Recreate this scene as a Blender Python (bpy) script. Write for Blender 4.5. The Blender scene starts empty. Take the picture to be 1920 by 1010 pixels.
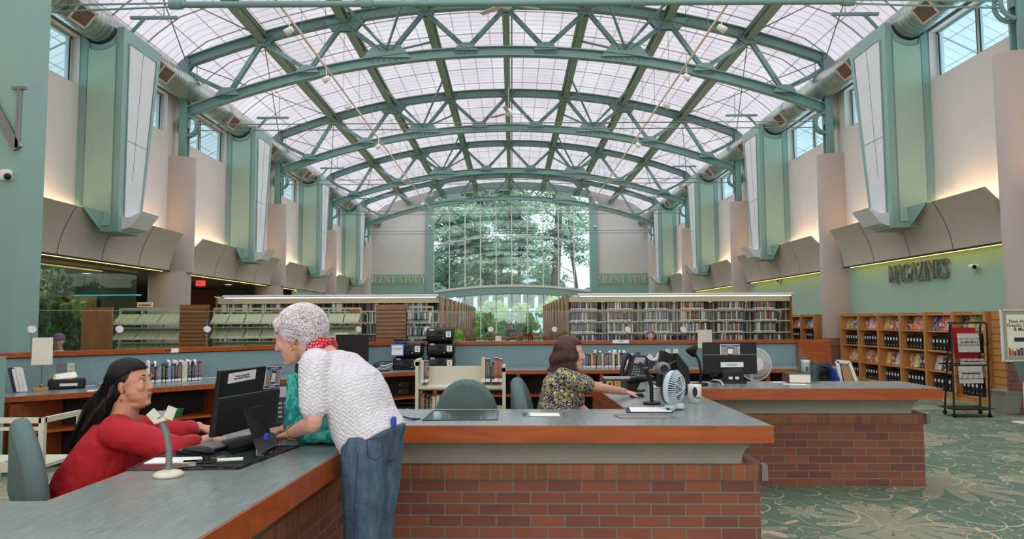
import bpy, bmesh, math, random
from mathutils import Vector, Matrix, Euler
random.seed(7)
PI = math.pi
S = bpy.context.scene
COL = S.collection
# ------------------------------------------------------------------ camera
F = 1350.0; TH = math.atan(95.0/F); CT, ST = math.cos(TH), math.sin(TH); H = 1.49; RO = math.radians(0.3)
def ray(px, py):
    dx, v = px-960.0, 505.0-py
    a = dx*math.cos(RO)+v*math.sin(RO); b = -dx*math.sin(RO)+v*math.cos(RO)
    return a, F*CT-b*ST, F*ST+b*CT
def P(px, py, Y):                       # point seen at a pixel, at depth Y
    a, b, c = ray(px, py); return Vector((a/b*Y, Y, H+c/b*Y))
def G(px, py, z=0.0):                   # point seen at a pixel, on the level z
    a, b, c = ray(px, py); t = (z-H)/c; return Vector((a*t, b*t, z))
cam = bpy.data.objects.new('camera', bpy.data.cameras.new('camera')); COL.objects.link(cam)
cam.data.sensor_width = 36.0; cam.data.lens = 36.0*F/1920.0; cam.data.clip_start = 0.05; cam.data.clip_end = 400
cam.matrix_world = Matrix.Translation((0,0,H)) @ Matrix.Rotation(PI/2+TH,4,'X') @ Matrix.Rotation(-RO,4,'Z')
S.camera = cam
# ------------------------------------------------------------------ world, exposure
W = bpy.data.worlds.new('sky'); S.world = W; W.use_nodes = True
bg = W.node_tree.nodes['Background']; bg.inputs[0].default_value = (0.80,0.92,1.0,1); bg.inputs[1].default_value = 1.9
S.view_settings.view_transform = 'Standard'; S.view_settings.look = 'None'; S.view_settings.gamma = 1
S.view_settings.exposure = 0.36; S.view_settings.use_curve_mapping = False
S.cycles.max_bounces = 7; S.cycles.diffuse_bounces = 4; S.cycles.glossy_bounces = 3; S.cycles.transmission_bounces = 4
S.cycles.transparent_max_bounces = 12; S.cycles.sample_clamp_indirect = 4.0
S.cycles.caustics_reflective = False; S.cycles.caustics_refractive = False
def area(name, loc, sx, sy, power, col, rot=(0,0,0), spread=PI):
    l = bpy.data.lights.new(name, 'AREA'); l.shape = 'RECTANGLE'; l.size = sx; l.size_y = sy
    l.energy = power; l.color = col; l.spread = spread
    o = bpy.data.objects.new(name, l); o.location = loc; o.rotation_euler = rot; COL.objects.link(o); return o
CX = -0.13; HW = 8.63                   # nave centre line, half width to the walls
TY = [11.35, 18.4, 25.9, 33.4, 41.0]; BY = [14.3, 21.85, 29.4, 36.95]; GY = 45.0
BAYS = [(4.3,10.75),(11.95,17.85),(19.0,25.3),(26.5,32.8),(34.0,40.4)]
for i, (y0, y1) in enumerate(BAYS):     # warm cove lamps in the troughs, and strips under the fascias
    for s in (-1, 1):
        area('cove_light', (CX+s*8.42, (y0+y1)/2, 3.55), 0.12, y1-y0-0.3, 34.0*(y1-y0)/6.0, (1.0,0.66,0.36), (PI,0,0))
        area('soffit_light', (CX+s*8.46, (y0+y1)/2, 2.755), 0.06, y1-y0-0.3, (20.0 if s > 0 else 9)*(y1-y0)/6.0, (1.0,0.80,0.38), (0,0,0))
for i, (y0, y1) in enumerate([(-2.8,4.2),(4.5,11.2),(11.6,18.2),(18.6,25.7),(26.1,33.2),(33.6,44.6)]):   # fill lamps added under the roof, standing in for daylight
    area('roof_fill', (CX,(y0+y1)/2,8.75), 14.5, y1-y0-.4, 31.0*(y1-y0), (.97,.98,1.0), (0,0,0))
area('front_fill', (0,-3.05,3.2), 13.0, 4.6, 330, (1.0,.98,.95), (PI/2,0,0))   # unseen fill lamp added behind the camera to brighten the foreground
sun = bpy.data.objects.new('sun', bpy.data.lights.new('sun','SUN')); sun.data.energy = 3.4; sun.data.angle = .05; sun.data.color = (1,.96,.88); sun.rotation_euler = (math.radians(28),math.radians(14),0); COL.objects.link(sun)
# ------------------------------------------------------------------ materials
MATS = {}
def lin(c): return tuple(((v/255.0)/12.92 if v <= 10 else (((v/255.0)+0.055)/1.055)**2.4) for v in c)
class NT:
    def __init__(s, name):
        s.m = bpy.data.materials.new(name); s.m.use_nodes = True; s.t = s.m.node_tree; s.n = s.t.nodes
        s.b = s.n['Principled BSDF']; s.out = s.n['Material Output']
    def new(s, ty, **kw):
        n = s.n.new(ty)
        for k, v in kw.items(): setattr(n, k, v)
        return n
    def link(s, a, b): s.t.links.new(a, b)
    def set(s, n, **kw):
        for k, v in kw.items(): n.inputs[k.replace('_',' ')].default_value = v
        return n
    def coord(s, which='UV', scale=(1,1,1), rot=(0,0,0)):
        tc = s.new('ShaderNodeTexCoord'); mp = s.new('ShaderNodeMapping')
        mp.inputs['Scale'].default_value = scale; mp.inputs['Rotation'].default_value = rot
        s.link(tc.outputs[which], mp.inputs[0]); return mp.outputs[0]
    def noise(s, vec, scale, detail=3, rough=.5, dist=0.0):
        n = s.new('ShaderNodeTexNoise'); n.inputs['Scale'].default_value = scale; n.inputs['Detail'].default_value = detail
        n.inputs['Roughness'].default_value = rough; n.inputs['Distortion'].default_value = dist
        if vec: s.link(vec, n.inputs['Vector'])
        return n.outputs['Fac']
    def math(s, op, a, b=None, c=None):
        n = s.new('ShaderNodeMath', operation=op)
        for i, v in enumerate((a, b, c)):
            if v is None: continue
            if isinstance(v, (int, float)): n.inputs[i].default_value = v
            else: s.link(v, n.inputs[i])
        return n.outputs[0]
    def ramp(s, fac, stops, interp='LINEAR'):
        r = s.new('ShaderNodeValToRGB'); r.color_ramp.interpolation = interp; e = r.color_ramp.elements
        while len(e) < len(stops): e.new(0.5)
        for i, (p, c) in enumerate(stops): e[i].position = p; e[i].color = (*c[:3], 1)
        s.link(fac, r.inputs[0]); return r.outputs[0]
    def mix(s, fac, a, b):
        n = s.new('ShaderNodeMix', data_type='RGBA')
        for i, v in ((0, fac), (6, a), (7, b)):
            if isinstance(v, (int, float)): n.inputs[i].default_value = v
            elif isinstance(v, tuple): n.inputs[i].default_value = (*v[:3], 1)
            else: s.link(v, n.inputs[i])
        return n.outputs[2]
    def bump(s, h, dist=0.01, strength=1.0):
        b = s.new('ShaderNodeBump'); b.inputs['Distance'].default_value = dist; b.inputs['Strength'].default_value = strength
        s.link(h, b.inputs['Height']); s.link(b.outputs[0], s.b.inputs['Normal'])
    def base(s, v):
        if isinstance(v, tuple): s.b.inputs['Base Color'].default_value = (*v[:3], 1)
        else: s.link(v, s.b.inputs['Base Color'])
    def emit(s, col, k):
        if isinstance(col, tuple): s.b.inputs['Emission Color'].default_value = (*col[:3], 1)
        else: s.link(col, s.b.inputs['Emission Color'])
        s.b.inputs['Emission Strength'].default_value = k
def mat(name, rgb, rough=.5, metal=0.0, var=0.0, vscale=3.0, bump=0.0, bscale=200.0, spec=.5, coat=0.0, sheen=0.0):
    t = NT(name); c = lin(rgb); t.b.inputs['Roughness'].default_value = rough; t.b.inputs['Metallic'].default_value = metal
    t.b.inputs['Specular IOR Level'].default_value = spec; t.b.inputs['Coat Weight'].default_value = coat
    t.b.inputs['Sheen Weight'].default_value = sheen
    v = t.coord('Object')
    n = t.noise(v, vscale, 4)
    k = max(var, 0.02)
    t.base(t.ramp(n, [(.3, tuple(x*(1-k) for x in c)), (.7, tuple(min(1, x*(1+k)) for x in c))]))
    if bump: t.bump(t.noise(v, bscale, 2), bump)
    MATS[name] = t.m; return t.m
def wood(name, dark, light, rough=.35, stretch=(1,12,1), scale=3.0, coat=0.2):
    t = NT(name); v = t.coord('Object', stretch)
    n = t.noise(v, scale, 6, .6, 0.8); n2 = t.noise(t.coord('Object'), 2.3, 2)
    c = t.ramp(n, [(.25, lin(dark)), (.75, lin(light))])
    t.base(t.mix(t.math('MULTIPLY', n2, .45), c, lin(dark))); t.b.inputs['Roughness'].default_value = rough
    t.b.inputs['Coat Weight'].default_value = coat; t.bump(n, 0.0006)
    MATS[name] = t.m; return t.m
def emis(name, rgb, k):
    t = NT(name); t.base(lin(rgb)); t.emit(lin(rgb), k); MATS[name] = t.m; return t.m
def glass(name, tint, refl=.12, rough=0.02):      # thin clear sheet: tinted transparency plus a fresnel gloss
    t = NT(name); tr = t.new('ShaderNodeBsdfTransparent'); tr.inputs[0].default_value = (*tint, 1)
    gl = t.new('ShaderNodeBsdfGlossy'); gl.inputs['Roughness'].default_value = rough; gl.inputs[0].default_value = (.9,1,1,1)
    fr = t.new('ShaderNodeLayerWeight'); fr.inputs[0].default_value = .5
    fc = t.math('ADD', t.math('MULTIPLY', t.math('POWER', fr.outputs['Facing'], 3.0), refl*2), refl*.25)
    mx = t.new('ShaderNodeMixShader'); t.link(fc, mx.inputs[0]); t.link(tr.outputs[0], mx.inputs[1]); t.link(gl.outputs[0], mx.inputs[2])
    t.link(mx.outputs[0], t.out.inputs[0]); MATS[name] = t.m; return t.m
wood('cherry', (134,56,14), (188,92,32), stretch=(1.2,9,9), scale=2.2)       # red-orange counter edges, grain along x
wood('cherry_y', (134,56,14), (188,92,32), stretch=(9,1.2,9), scale=2.2)
wood('cabinet_wood', (108,48,22), (156,82,42), stretch=(8,8,1), scale=2.0, rough=.4)
wood('slat_wood', (128,74,40), (166,104,60), stretch=(1,8,10), scale=2.0, rough=.5)
wood('end_panel_wood', (136,84,48), (176,120,78), stretch=(8,8,1), scale=1.6, rough=.5)
wood('oak', (176,118,62), (208,150,88), stretch=(8,8,1), scale=1.6, rough=.5)
mat('wall_white', (220,213,209), .9, bump=.0006, bscale=90)
mat('wall_taupe', (180,166,158), .9, bump=.0006, bscale=90)
mat('fascia', (182,172,156), .55, var=.03)
mat('fascia_joint', (40,38,34), .8)
mat('green_paint', (136,170,162), .45, var=.02)
mat('green_panel', (164,192,176), .5, var=.02)
mat('green_wall', (152,186,172), .85, var=.02)
mat('purlin_green', (140,160,138), .5)
mat('steel_green', (118,152,146), .42, var=.05)
mat('bolt', (60,90,86), .5)
mat('rod', (112,122,120), .4)
mat('white_metal', (218,220,222), .35, var=.02)
mat('vent_frame', (222,200,180), .5)
mat('vent_dark', (84,66,56), .7)
mat('grille', (150,128,112), .6)
mat('aisle_ceiling', (150,118,100), .9)
mat('aisle_wall', (98,104,94), .9)
mat('aisle_red', (150,92,74), .9)
mat('teal_panel', (126,154,158), .9, var=.05, vscale=30, bump=.0004, bscale=400)
mat('laminate_dark', (84,104,106), .35)
mat('black_plastic', (18,18,20), .42, spec=.35)
mat('black_matte', (20,20,22), .7)
mat('black_metal', (24,22,22), .4)
mat('grey_plastic', (118,122,124), .45)
mat('white_plastic', (226,226,222), .35)
mat('cream_metal', (206,206,184), .45)
mat('shelf_metal', (196,190,164), .5)
mat('sage_metal', (176,182,146), .5, var=.03)
mat('paper', (236,236,234), .8)
mat('card', (238,234,214), .8)
mat('ink', (40,40,46), .8)
mat('blue_print', (40,70,130), .7)
mat('photo_grey', (150,146,150), .7)
mat('skin', (196,142,122), .5, var=.06, vscale=20)
mat('skin_pale', (214,160,142), .5, var=.08, vscale=25)
mat('skin_tan', (190,134,108), .45, var=.06, vscale=20)
mat('eye_white', (225,220,215), .2)
mat('iris', (50,34,26), .2)
mat('lip', (168,84,80), .4)
mat('hair_black', (20,17,17), .45, var=.3, vscale=60, spec=.3)
mat('hair_brown', (74,44,36), .42, var=.35, vscale=50)
mat('hair_white', (226,220,223), .6, var=.12, vscale=60)
mat('red_knit', (168,10,26), .8, var=.12, vscale=6, bump=.035, bscale=7)
mat('black_cloth', (20,20,24), .85)
mat('gold', (200,160,70), .25, 1.0)
mat('chair_fabric', (92,116,114), .95, var=.06, vscale=40, bump=.0006, bscale=700)
mat('chair_fabric_dark', (66,84,84), .95, var=.05)
mat('grout_metal', (120,118,112), .5)
mat('concrete_cove', (158,155,144), .3, 0.15, var=.05, vscale=8)
mat('tub_grey', (168,164,152), .5)
mat('blue_plastic', (36,120,200), .4)
mat('blue_cloth', (44,72,176), .9)
mat('navy', (40,52,84), .8)
mat('pale_blue', (186,204,212), .4)
mat('green_plastic', (60,150,100), .4)
mat('yellow_sticker', (236,182,34), .5)
mat('brown_box', (74,52,46), .6)
mat('cardboard', (176,140,104), .9)
mat('leaf_indoor', (84,118,66), .5, var=.4, vscale=8)
mat('leaf_lime', (160,180,96), .6, var=.3, vscale=8)
mat('bark', (74,62,54), .9, var=.2)
mat('lamp_shade', (226,220,204), .8)
mat('brass', (170,140,90), .35, 1.0)
mat('clear_edge', (150,190,180), .2)
mat('sign_gold', (228,214,172), .6)
mat('letter_metal', (126,132,130), .35, .5)
mat('dark_interior', (36,30,28), .9)
mat('red_plastic', (200,60,40), .5)
mat('chrome', (190,190,190), .2, 1.0)
mat('outdoor_ground', (70,100,50), .95, var=.3)
emis('lamp_glow', (255,246,232), 2.2)
emis('exit_red', (230,70,60), 1.0)
emis('cove_strip', (255,220,120), 3.2)
emis('screen_lit', (170,215,235), .5)
emis('aisle_strip_blue', (60,150,190), .9)
glass('glass_clear', (.93,.97,.95), .08)
glass('glass_green', (.84,.93,.88), .16)
glass('glass_window', (.90,.97,.96), .32)
glass('glass_cyan', (.80,.97,.98), .08)
glass('glass_smoke', (.35,.33,.32), .2)
glass('clear_plastic', (.85,.88,.90), .3)
def _custom():
    # laminate worktop, grey green with pale drag marks
    t = NT('laminate'); v = t.coord('Object'); v2 = t.coord('Object', (14,3,3), (0,0,.35))
    c = t.ramp(t.noise(v2, 3, 6, .7, .6), [(.3, lin((108,120,117))), (.56, lin((132,144,142))), (.75, lin((164,174,170)))])
    t.base(t.mix(t.noise(v, 2.2, 2), c, lin((116,128,125)))); t.b.inputs['Roughness'].default_value = .26; MATS['laminate'] = t.m
    # duct: spiral wound galvanised steel
    t = NT('duct_metal'); v = t.coord('UV'); w = t.new('ShaderNodeTexWave', wave_type='BANDS', bands_direction='X'); t.link(v, w.inputs[0]); w.inputs['Scale'].default_value = 2.2
    t.base(t.ramp(t.noise(v, 3, 3), [(.3, lin((150,160,156))), (.7, lin((190,194,188)))])); t.b.inputs['Metallic'].default_value = .85; t.b.inputs['Roughness'].default_value = .33
    t.bump(t.math('POWER', w.outputs[1], 8.0), .008); MATS['duct_metal'] = t.m
    # brick walls: uv in metres
    def brick(name, bw, rh, off, c1, c2, mortar=.0055, rot=(0,0,0)):
        t = NT(name); v = t.coord('UV', (1,1,1), rot); b = t.new('ShaderNodeTexBrick'); t.link(v, b.inputs['Vector'])
        b.offset = off; b.inputs['Scale'].default_value = 1; b.inputs['Brick Width'].default_value = bw; b.inputs['Row Height'].default_value = rh
        b.inputs['Mortar Size'].default_value = mortar; b.inputs['Mortar Smooth'].default_value = .15; b.inputs['Bias'].default_value = -.1
        b.inputs['Color1'].default_value = (*lin(c1),1); b.inputs['Color2'].default_value = (*lin(c2),1); b.inputs['Mortar'].default_value = (*lin((126,116,106)),1)
        n = t.noise(v, 60, 3); n2 = t.noise(t.coord('UV', (3,9,1)), 1.3, 2)
        c = t.mix(t.math('MULTIPLY', n2, .55), b.outputs[0], lin((92,62,64))); t.base(t.mix(b.outputs[1], c, lin((126,116,106))))
        t.b.inputs['Roughness'].default_value = .75
        h = t.math('ADD', t.math('MULTIPLY', t.math('SUBTRACT', 1.0, b.outputs[1]), 1.0), t.math('MULTIPLY', n, .12)); t.bump(h, .004); MATS[name] = t.m
    brick('brick', .2032, .0677, .5, (158,88,58), (118,70,56))
    brick('brick_soldier', .0677, .22, 0.0, (168,100,62), (138,82,54), .0045)
    # skylight: panels given a daylight glow by emission, with glazing bars, uv.x along the nave, uv.y across the arc
    t = NT('skylight_panel'); v = t.coord('UV'); sp = t.new('ShaderNodeSeparateXYZ'); t.link(v, sp.inputs[0]); X, Y = sp.outputs[0], sp.outputs[1]
    def lines(c, step, w):
        f = t.math('FRACT', t.math('DIVIDE', c, step)); return t.math('LESS_THAN', f, w/step)
    m1 = lines(X, .305, .03); m2 = lines(X, 1.525, .065); m3 = lines(Y, .535, .03)
    n = t.noise(t.coord('UV', (.5,.5,1)), 1.1, 3)
    glow = t.ramp(n, [(.3, lin((222,216,226))), (.55, lin((233,230,240))), (.75, lin((246,245,252)))])
    c = t.mix(t.math('MULTIPLY', m1, .55), glow, lin((120,104,112))); c = t.mix(t.math('MULTIPLY', m3, .7), c, lin((130,118,116))); c = t.mix(t.math('MULTIPLY', m2, .9), c, lin((84,74,78)))
    t.base(lin((120,120,125))); t.emit(c, SKY_K); t.b.inputs['Roughness'].default_value = .6; MATS['skylight_panel'] = t.m
    # carpet: green with tan line flowers
    t = NT('carpet'); v = t.coord('Object'); TAU = 6.28318
    def flowers(scale, petals, R, w, seed, fill):
        mp = t.new('ShaderNodeMapping'); mp.inputs['Location'].default_value = (seed, seed*1.7, 0); t.link(v, mp.inputs[0])
        vo = t.new('ShaderNodeTexVoronoi', voronoi_dimensions='2D'); vo.inputs['Scale'].default_value = scale; t.link(mp.outputs[0], vo.inputs['Vector'])
        sb = t.new('ShaderNodeVectorMath', operation='SUBTRACT'); t.link(mp.outputs[0], sb.inputs[0]); t.link(vo.outputs['Position'], sb.inputs[1])
        q = t.new('ShaderNodeSeparateXYZ'); t.link(sb.outputs[0], q.inputs[0])
        cs = t.new('ShaderNodeSeparateColor'); t.link(vo.outputs['Color'], cs.inputs[0])
        an = t.math('ADD', t.math('ARCTAN2', q.outputs[1], q.outputs[0]), t.math('MULTIPLY', cs.outputs[0], TAU))
        r = t.math('SQRT', t.math('ADD', t.math('MULTIPLY', q.outputs[0], q.outputs[0]), t.math('MULTIPLY', q.outputs[1], q.outputs[1])))
        size = t.math('MULTIPLY', t.math('ADD', cs.outputs[1], .55), R)
        pet = t.math('ABSOLUTE', t.math('SINE', t.math('MULTIPLY', an, petals/2.0)))
        rr = t.math('MULTIPLY', size, t.math('ADD', .18, t.math('MULTIPLY', t.math('POWER', pet, .7), .9)))
        d = t.math('ABSOLUTE', t.math('SUBTRACT', r, rr)); line = t.math('LESS_THAN', d, w)
        inside = t.math('MULTIPLY', t.math('LESS_THAN', r, rr), t.math('GREATER_THAN', cs.outputs[2], fill))
        return line, inside
    L1, I1 = flowers(.75, 5, .62, .010, 3.1, .62); L2, I2 = flowers(1.0, 14, .50, .008, 8.3, .75)
    L3, I3 = flowers(1.6, 9, .26, .005, 14.9, .8); L4, I4 = flowers(.9, 3, .55, .008, 23.0, .75); L5, I5 = flowers(1.1, 22, .50, .0075, 31.0, 1.5)
    wv = t.noise(v, .9, 1, .5, 1.5); L6 = t.math('LESS_THAN', t.math('ABSOLUTE', t.math('SUBTRACT', t.math('FRACT', t.math('MULTIPLY', wv, 4.0)), .5)), .014)
    ln = L1
    for q in (L2, L3, L4, L5, L6): ln = t.math('MAXIMUM', ln, q)
    ins = I1
    for q in (I2, I3, I4): ins = t.math('MAXIMUM', ins, q)
    n = t.noise(v, 260, 2)
    g = t.ramp(n, [(.3, lin((84,108,90))), (.7, lin((104,130,108)))]); tn = t.ramp(n, [(.3, lin((128,134,112))), (.7, lin((150,152,128)))])
    c = t.mix(ins, g, tn); c = t.mix(ln, c, lin((196,178,148))); t.base(c); t.b.inputs['Roughness'].default_value = .95
    t.bump(t.math('ADD', n, t.math('MULTIPLY', ln, .8)), .003); MATS['carpet'] = t.m
    # white puckered top
    t = NT('white_pucker'); v = t.coord('Object'); sp = t.new('ShaderNodeSeparateXYZ'); t.link(v, sp.inputs[0])
    zig = t.math('PINGPONG', t.math('ADD', sp.outputs[0], t.math('MULTIPLY', t.noise(v, 14, 3), .07)), .016)
    wv = t.math('SINE', t.math('MULTIPLY', t.math('ADD', t.math('ADD', sp.outputs[2], t.math('MULTIPLY', sp.outputs[1], .4)), zig), 330.0))
    t.base(lin((218,216,223))); t.b.inputs['Roughness'].default_value = .85; t.bump(t.math('ADD', t.math('MULTIPLY', wv, .5), t.noise(v, 60, 3)), .0030); MATS['white_pucker'] = t.m
    # jeans
    t = NT('denim'); v = t.coord('Object'); n = t.noise(t.coord('Object', (5,5,1.5)), 6, 4, .6)
    t.base(t.ramp(n, [(.3, lin((62,84,108))), (.55, lin((82,106,130))), (.8, lin((112,134,156)))])); t.b.inputs['Roughness'].default_value = .9
    t.bump(t.math('ADD', t.noise(v, 500, 2), t.math('MULTIPLY', t.noise(t.coord('Object', (6,6,12)), 3, 3), 3.0)), .004); MATS['denim'] = t.m
    # red bandana with white dots
    t = NT('bandana'); v = t.coord('Object'); vo = t.new('ShaderNodeTexVoronoi'); vo.inputs['Scale'].default_value = 75; vo.inputs['Randomness'].default_value = .25; t.link(v, vo.inputs['Vector'])
    t.base(t.mix(t.math('LESS_THAN', vo.outputs['Distance'], .28), lin((186,32,44)), lin((240,210,210)))); t.b.inputs['Roughness'].default_value = .9; MATS['bandana'] = t.m
    # teal batik bag
    t = NT('teal_batik'); v = t.coord('Object'); n = t.noise(v, 16, 4, .6, 1.2)
    t.base(t.ramp(n, [(.3, lin((14,96,96))), (.5, lin((20,146,140))), (.62, lin((90,196,184))), (.75, lin((24,120,116)))])); t.b.inputs['Roughness'].default_value = .85; MATS['teal_batik'] = t.m
    # black shirt, white scrolls and yellow blossoms
    t = NT('floral'); v = t.coord('Object'); n = t.noise(v, 24, 2, .5, 2.2)
    sc = t.math('LESS_THAN', t.math('ABSOLUTE', t.math('SUBTRACT', t.math('FRACT', t.math('MULTIPLY', n, 5.0)), .5)), .12)
    vo = t.new('ShaderNodeTexVoronoi'); vo.inputs['Scale'].default_value = 24; t.link(v, vo.inputs['Vector']); cc = t.new('ShaderNodeSeparateColor'); t.link(vo.outputs['Color'], cc.inputs[0])
    fl = t.math('MULTIPLY', t.math('LESS_THAN', vo.outputs['Distance'], .40), t.math('GREATER_THAN', cc.outputs[0], .45))
    c = t.mix(sc, lin((20,20,26)), lin((222,220,208))); c = t.mix(fl, c, lin((168,156,66))); c = t.mix(t.math('MULTIPLY', fl, t.math('LESS_THAN', vo.outputs['Distance'], .16)), c, lin((236,232,214)))
    t.base(c); t.b.inputs['Roughness'].default_value = .8; MATS['floral'] = t.m
    # foliage (two sided, lets light through)
    for nm, a, b in (('pine_leaf', (98,122,106), (158,184,156)), ('broad_leaf', (90,132,60), (170,205,96))):
        t = NT(nm); oi = t.new('ShaderNodeNewGeometry'); t.base(t.ramp(oi.outputs['Random Per Island'], [(.1, lin(a)), (.9, lin(b))])); t.b.inputs['Roughness'].default_value = .8
        tr = t.new('ShaderNodeBsdfTranslucent'); tr.inputs[0].default_value = (*lin(b),1); mx = t.new('ShaderNodeMixShader'); mx.inputs[0].default_value = .4
        t.link(t.b.outputs[0], mx.inputs[1]); t.link(tr.outputs[0], mx.inputs[2]); t.link(mx.outputs[0], t.out.inputs[0]); MATS[nm] = t.m
    # book cloth: colour from the object, title marks and a white spine label
    t = NT('book_cover'); oi = t.new('ShaderNodeObjectInfo'); tc = t.new('ShaderNodeTexCoord'); sp = t.new('ShaderNodeSeparateXYZ'); t.link(tc.outputs['Generated'], sp.inputs[0])
    ad = t.new('ShaderNodeVectorMath', operation='ADD'); t.link(tc.outputs['Object'], ad.inputs[0]); cb = t.new('ShaderNodeCombineXYZ'); t.link(t.math('MULTIPLY', oi.outputs['Random'], 50.0), cb.inputs[0]); t.link(cb.outputs[0], ad.inputs[1])
    mp = t.new('ShaderNodeMapping'); mp.inputs['Scale'].default_value = (150,1,55); t.link(ad.outputs[0], mp.inputs[0]); n = t.noise(mp.outputs[0], 2.0, 2)
    mid = t.math('MULTIPLY', t.math('GREATER_THAN', sp.outputs[2], .3), t.math('LESS_THAN', sp.outputs[2], .88)); mk = t.math('MULTIPLY', mid, t.math('GREATER_THAN', n, .56))
    lab = t.math('LESS_THAN', t.math('ABSOLUTE', t.math('SUBTRACT', sp.outputs[2], .10)), .07)
    c = t.mix(t.math('MULTIPLY', mk, .75), oi.outputs['Color'], lin((226,214,190))); c = t.mix(lab, c, lin((232,232,228))); t.base(c); t.b.inputs['Roughness'].default_value = .5; MATS['book_cover'] = t.m
    # far rows of books, one object: colour per island
    t = NT('book_mass'); g = t.new('ShaderNodeNewGeometry'); cols = [(34,35,42),(64,82,118),(200,197,188),(128,58,58),(112,112,116),(78,112,106),(206,188,160),(40,40,46),(104,72,88),(222,220,215)]
    t.base(t.ramp(g.outputs['Random Per Island'], [(i/10.0, lin(c)) for i, c in enumerate(cols)], 'CONSTANT')); t.b.inputs['Roughness'].default_value = .6; MATS['book_mass'] = t.m
    # magazine covers: object colour broken by blocks of print
    t = NT('magazine_cover'); oi = t.new('ShaderNodeObjectInfo'); v = t.coord('Generated'); ad = t.new('ShaderNodeVectorMath', operation='ADD'); t.link(v, ad.inputs[0]); cb = t.new('ShaderNodeCombineXYZ'); t.link(t.math('MULTIPLY', oi.outputs['Random'], 31.0), cb.inputs[0]); t.link(cb.outputs[0], ad.inputs[1])
    n = t.noise(ad.outputs[0], 3.2, 3, .7); c = t.mix(t.math('GREATER_THAN', n, .54), oi.outputs['Color'], lin((236,226,214))); c = t.mix(t.math('GREATER_THAN', n, .66), c, lin((50,60,100))); t.base(c); t.b.inputs['Roughness'].default_value = .35; MATS['magazine_cover'] = t.m
    # newsprint
    t = NT('newsprint'); v = t.coord('Object', (30,30,160)); n = t.noise(v, 3, 2); t.base(t.mix(t.math('GREATER_THAN', n, .55), lin((214,210,206)), lin((140,138,138)))); t.b.inputs['Roughness'].default_value = .9; MATS['newsprint'] = t.m
SKY_K = 0.71
_custom()
def C(rgb): return (*lin(rgb), 1)
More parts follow.
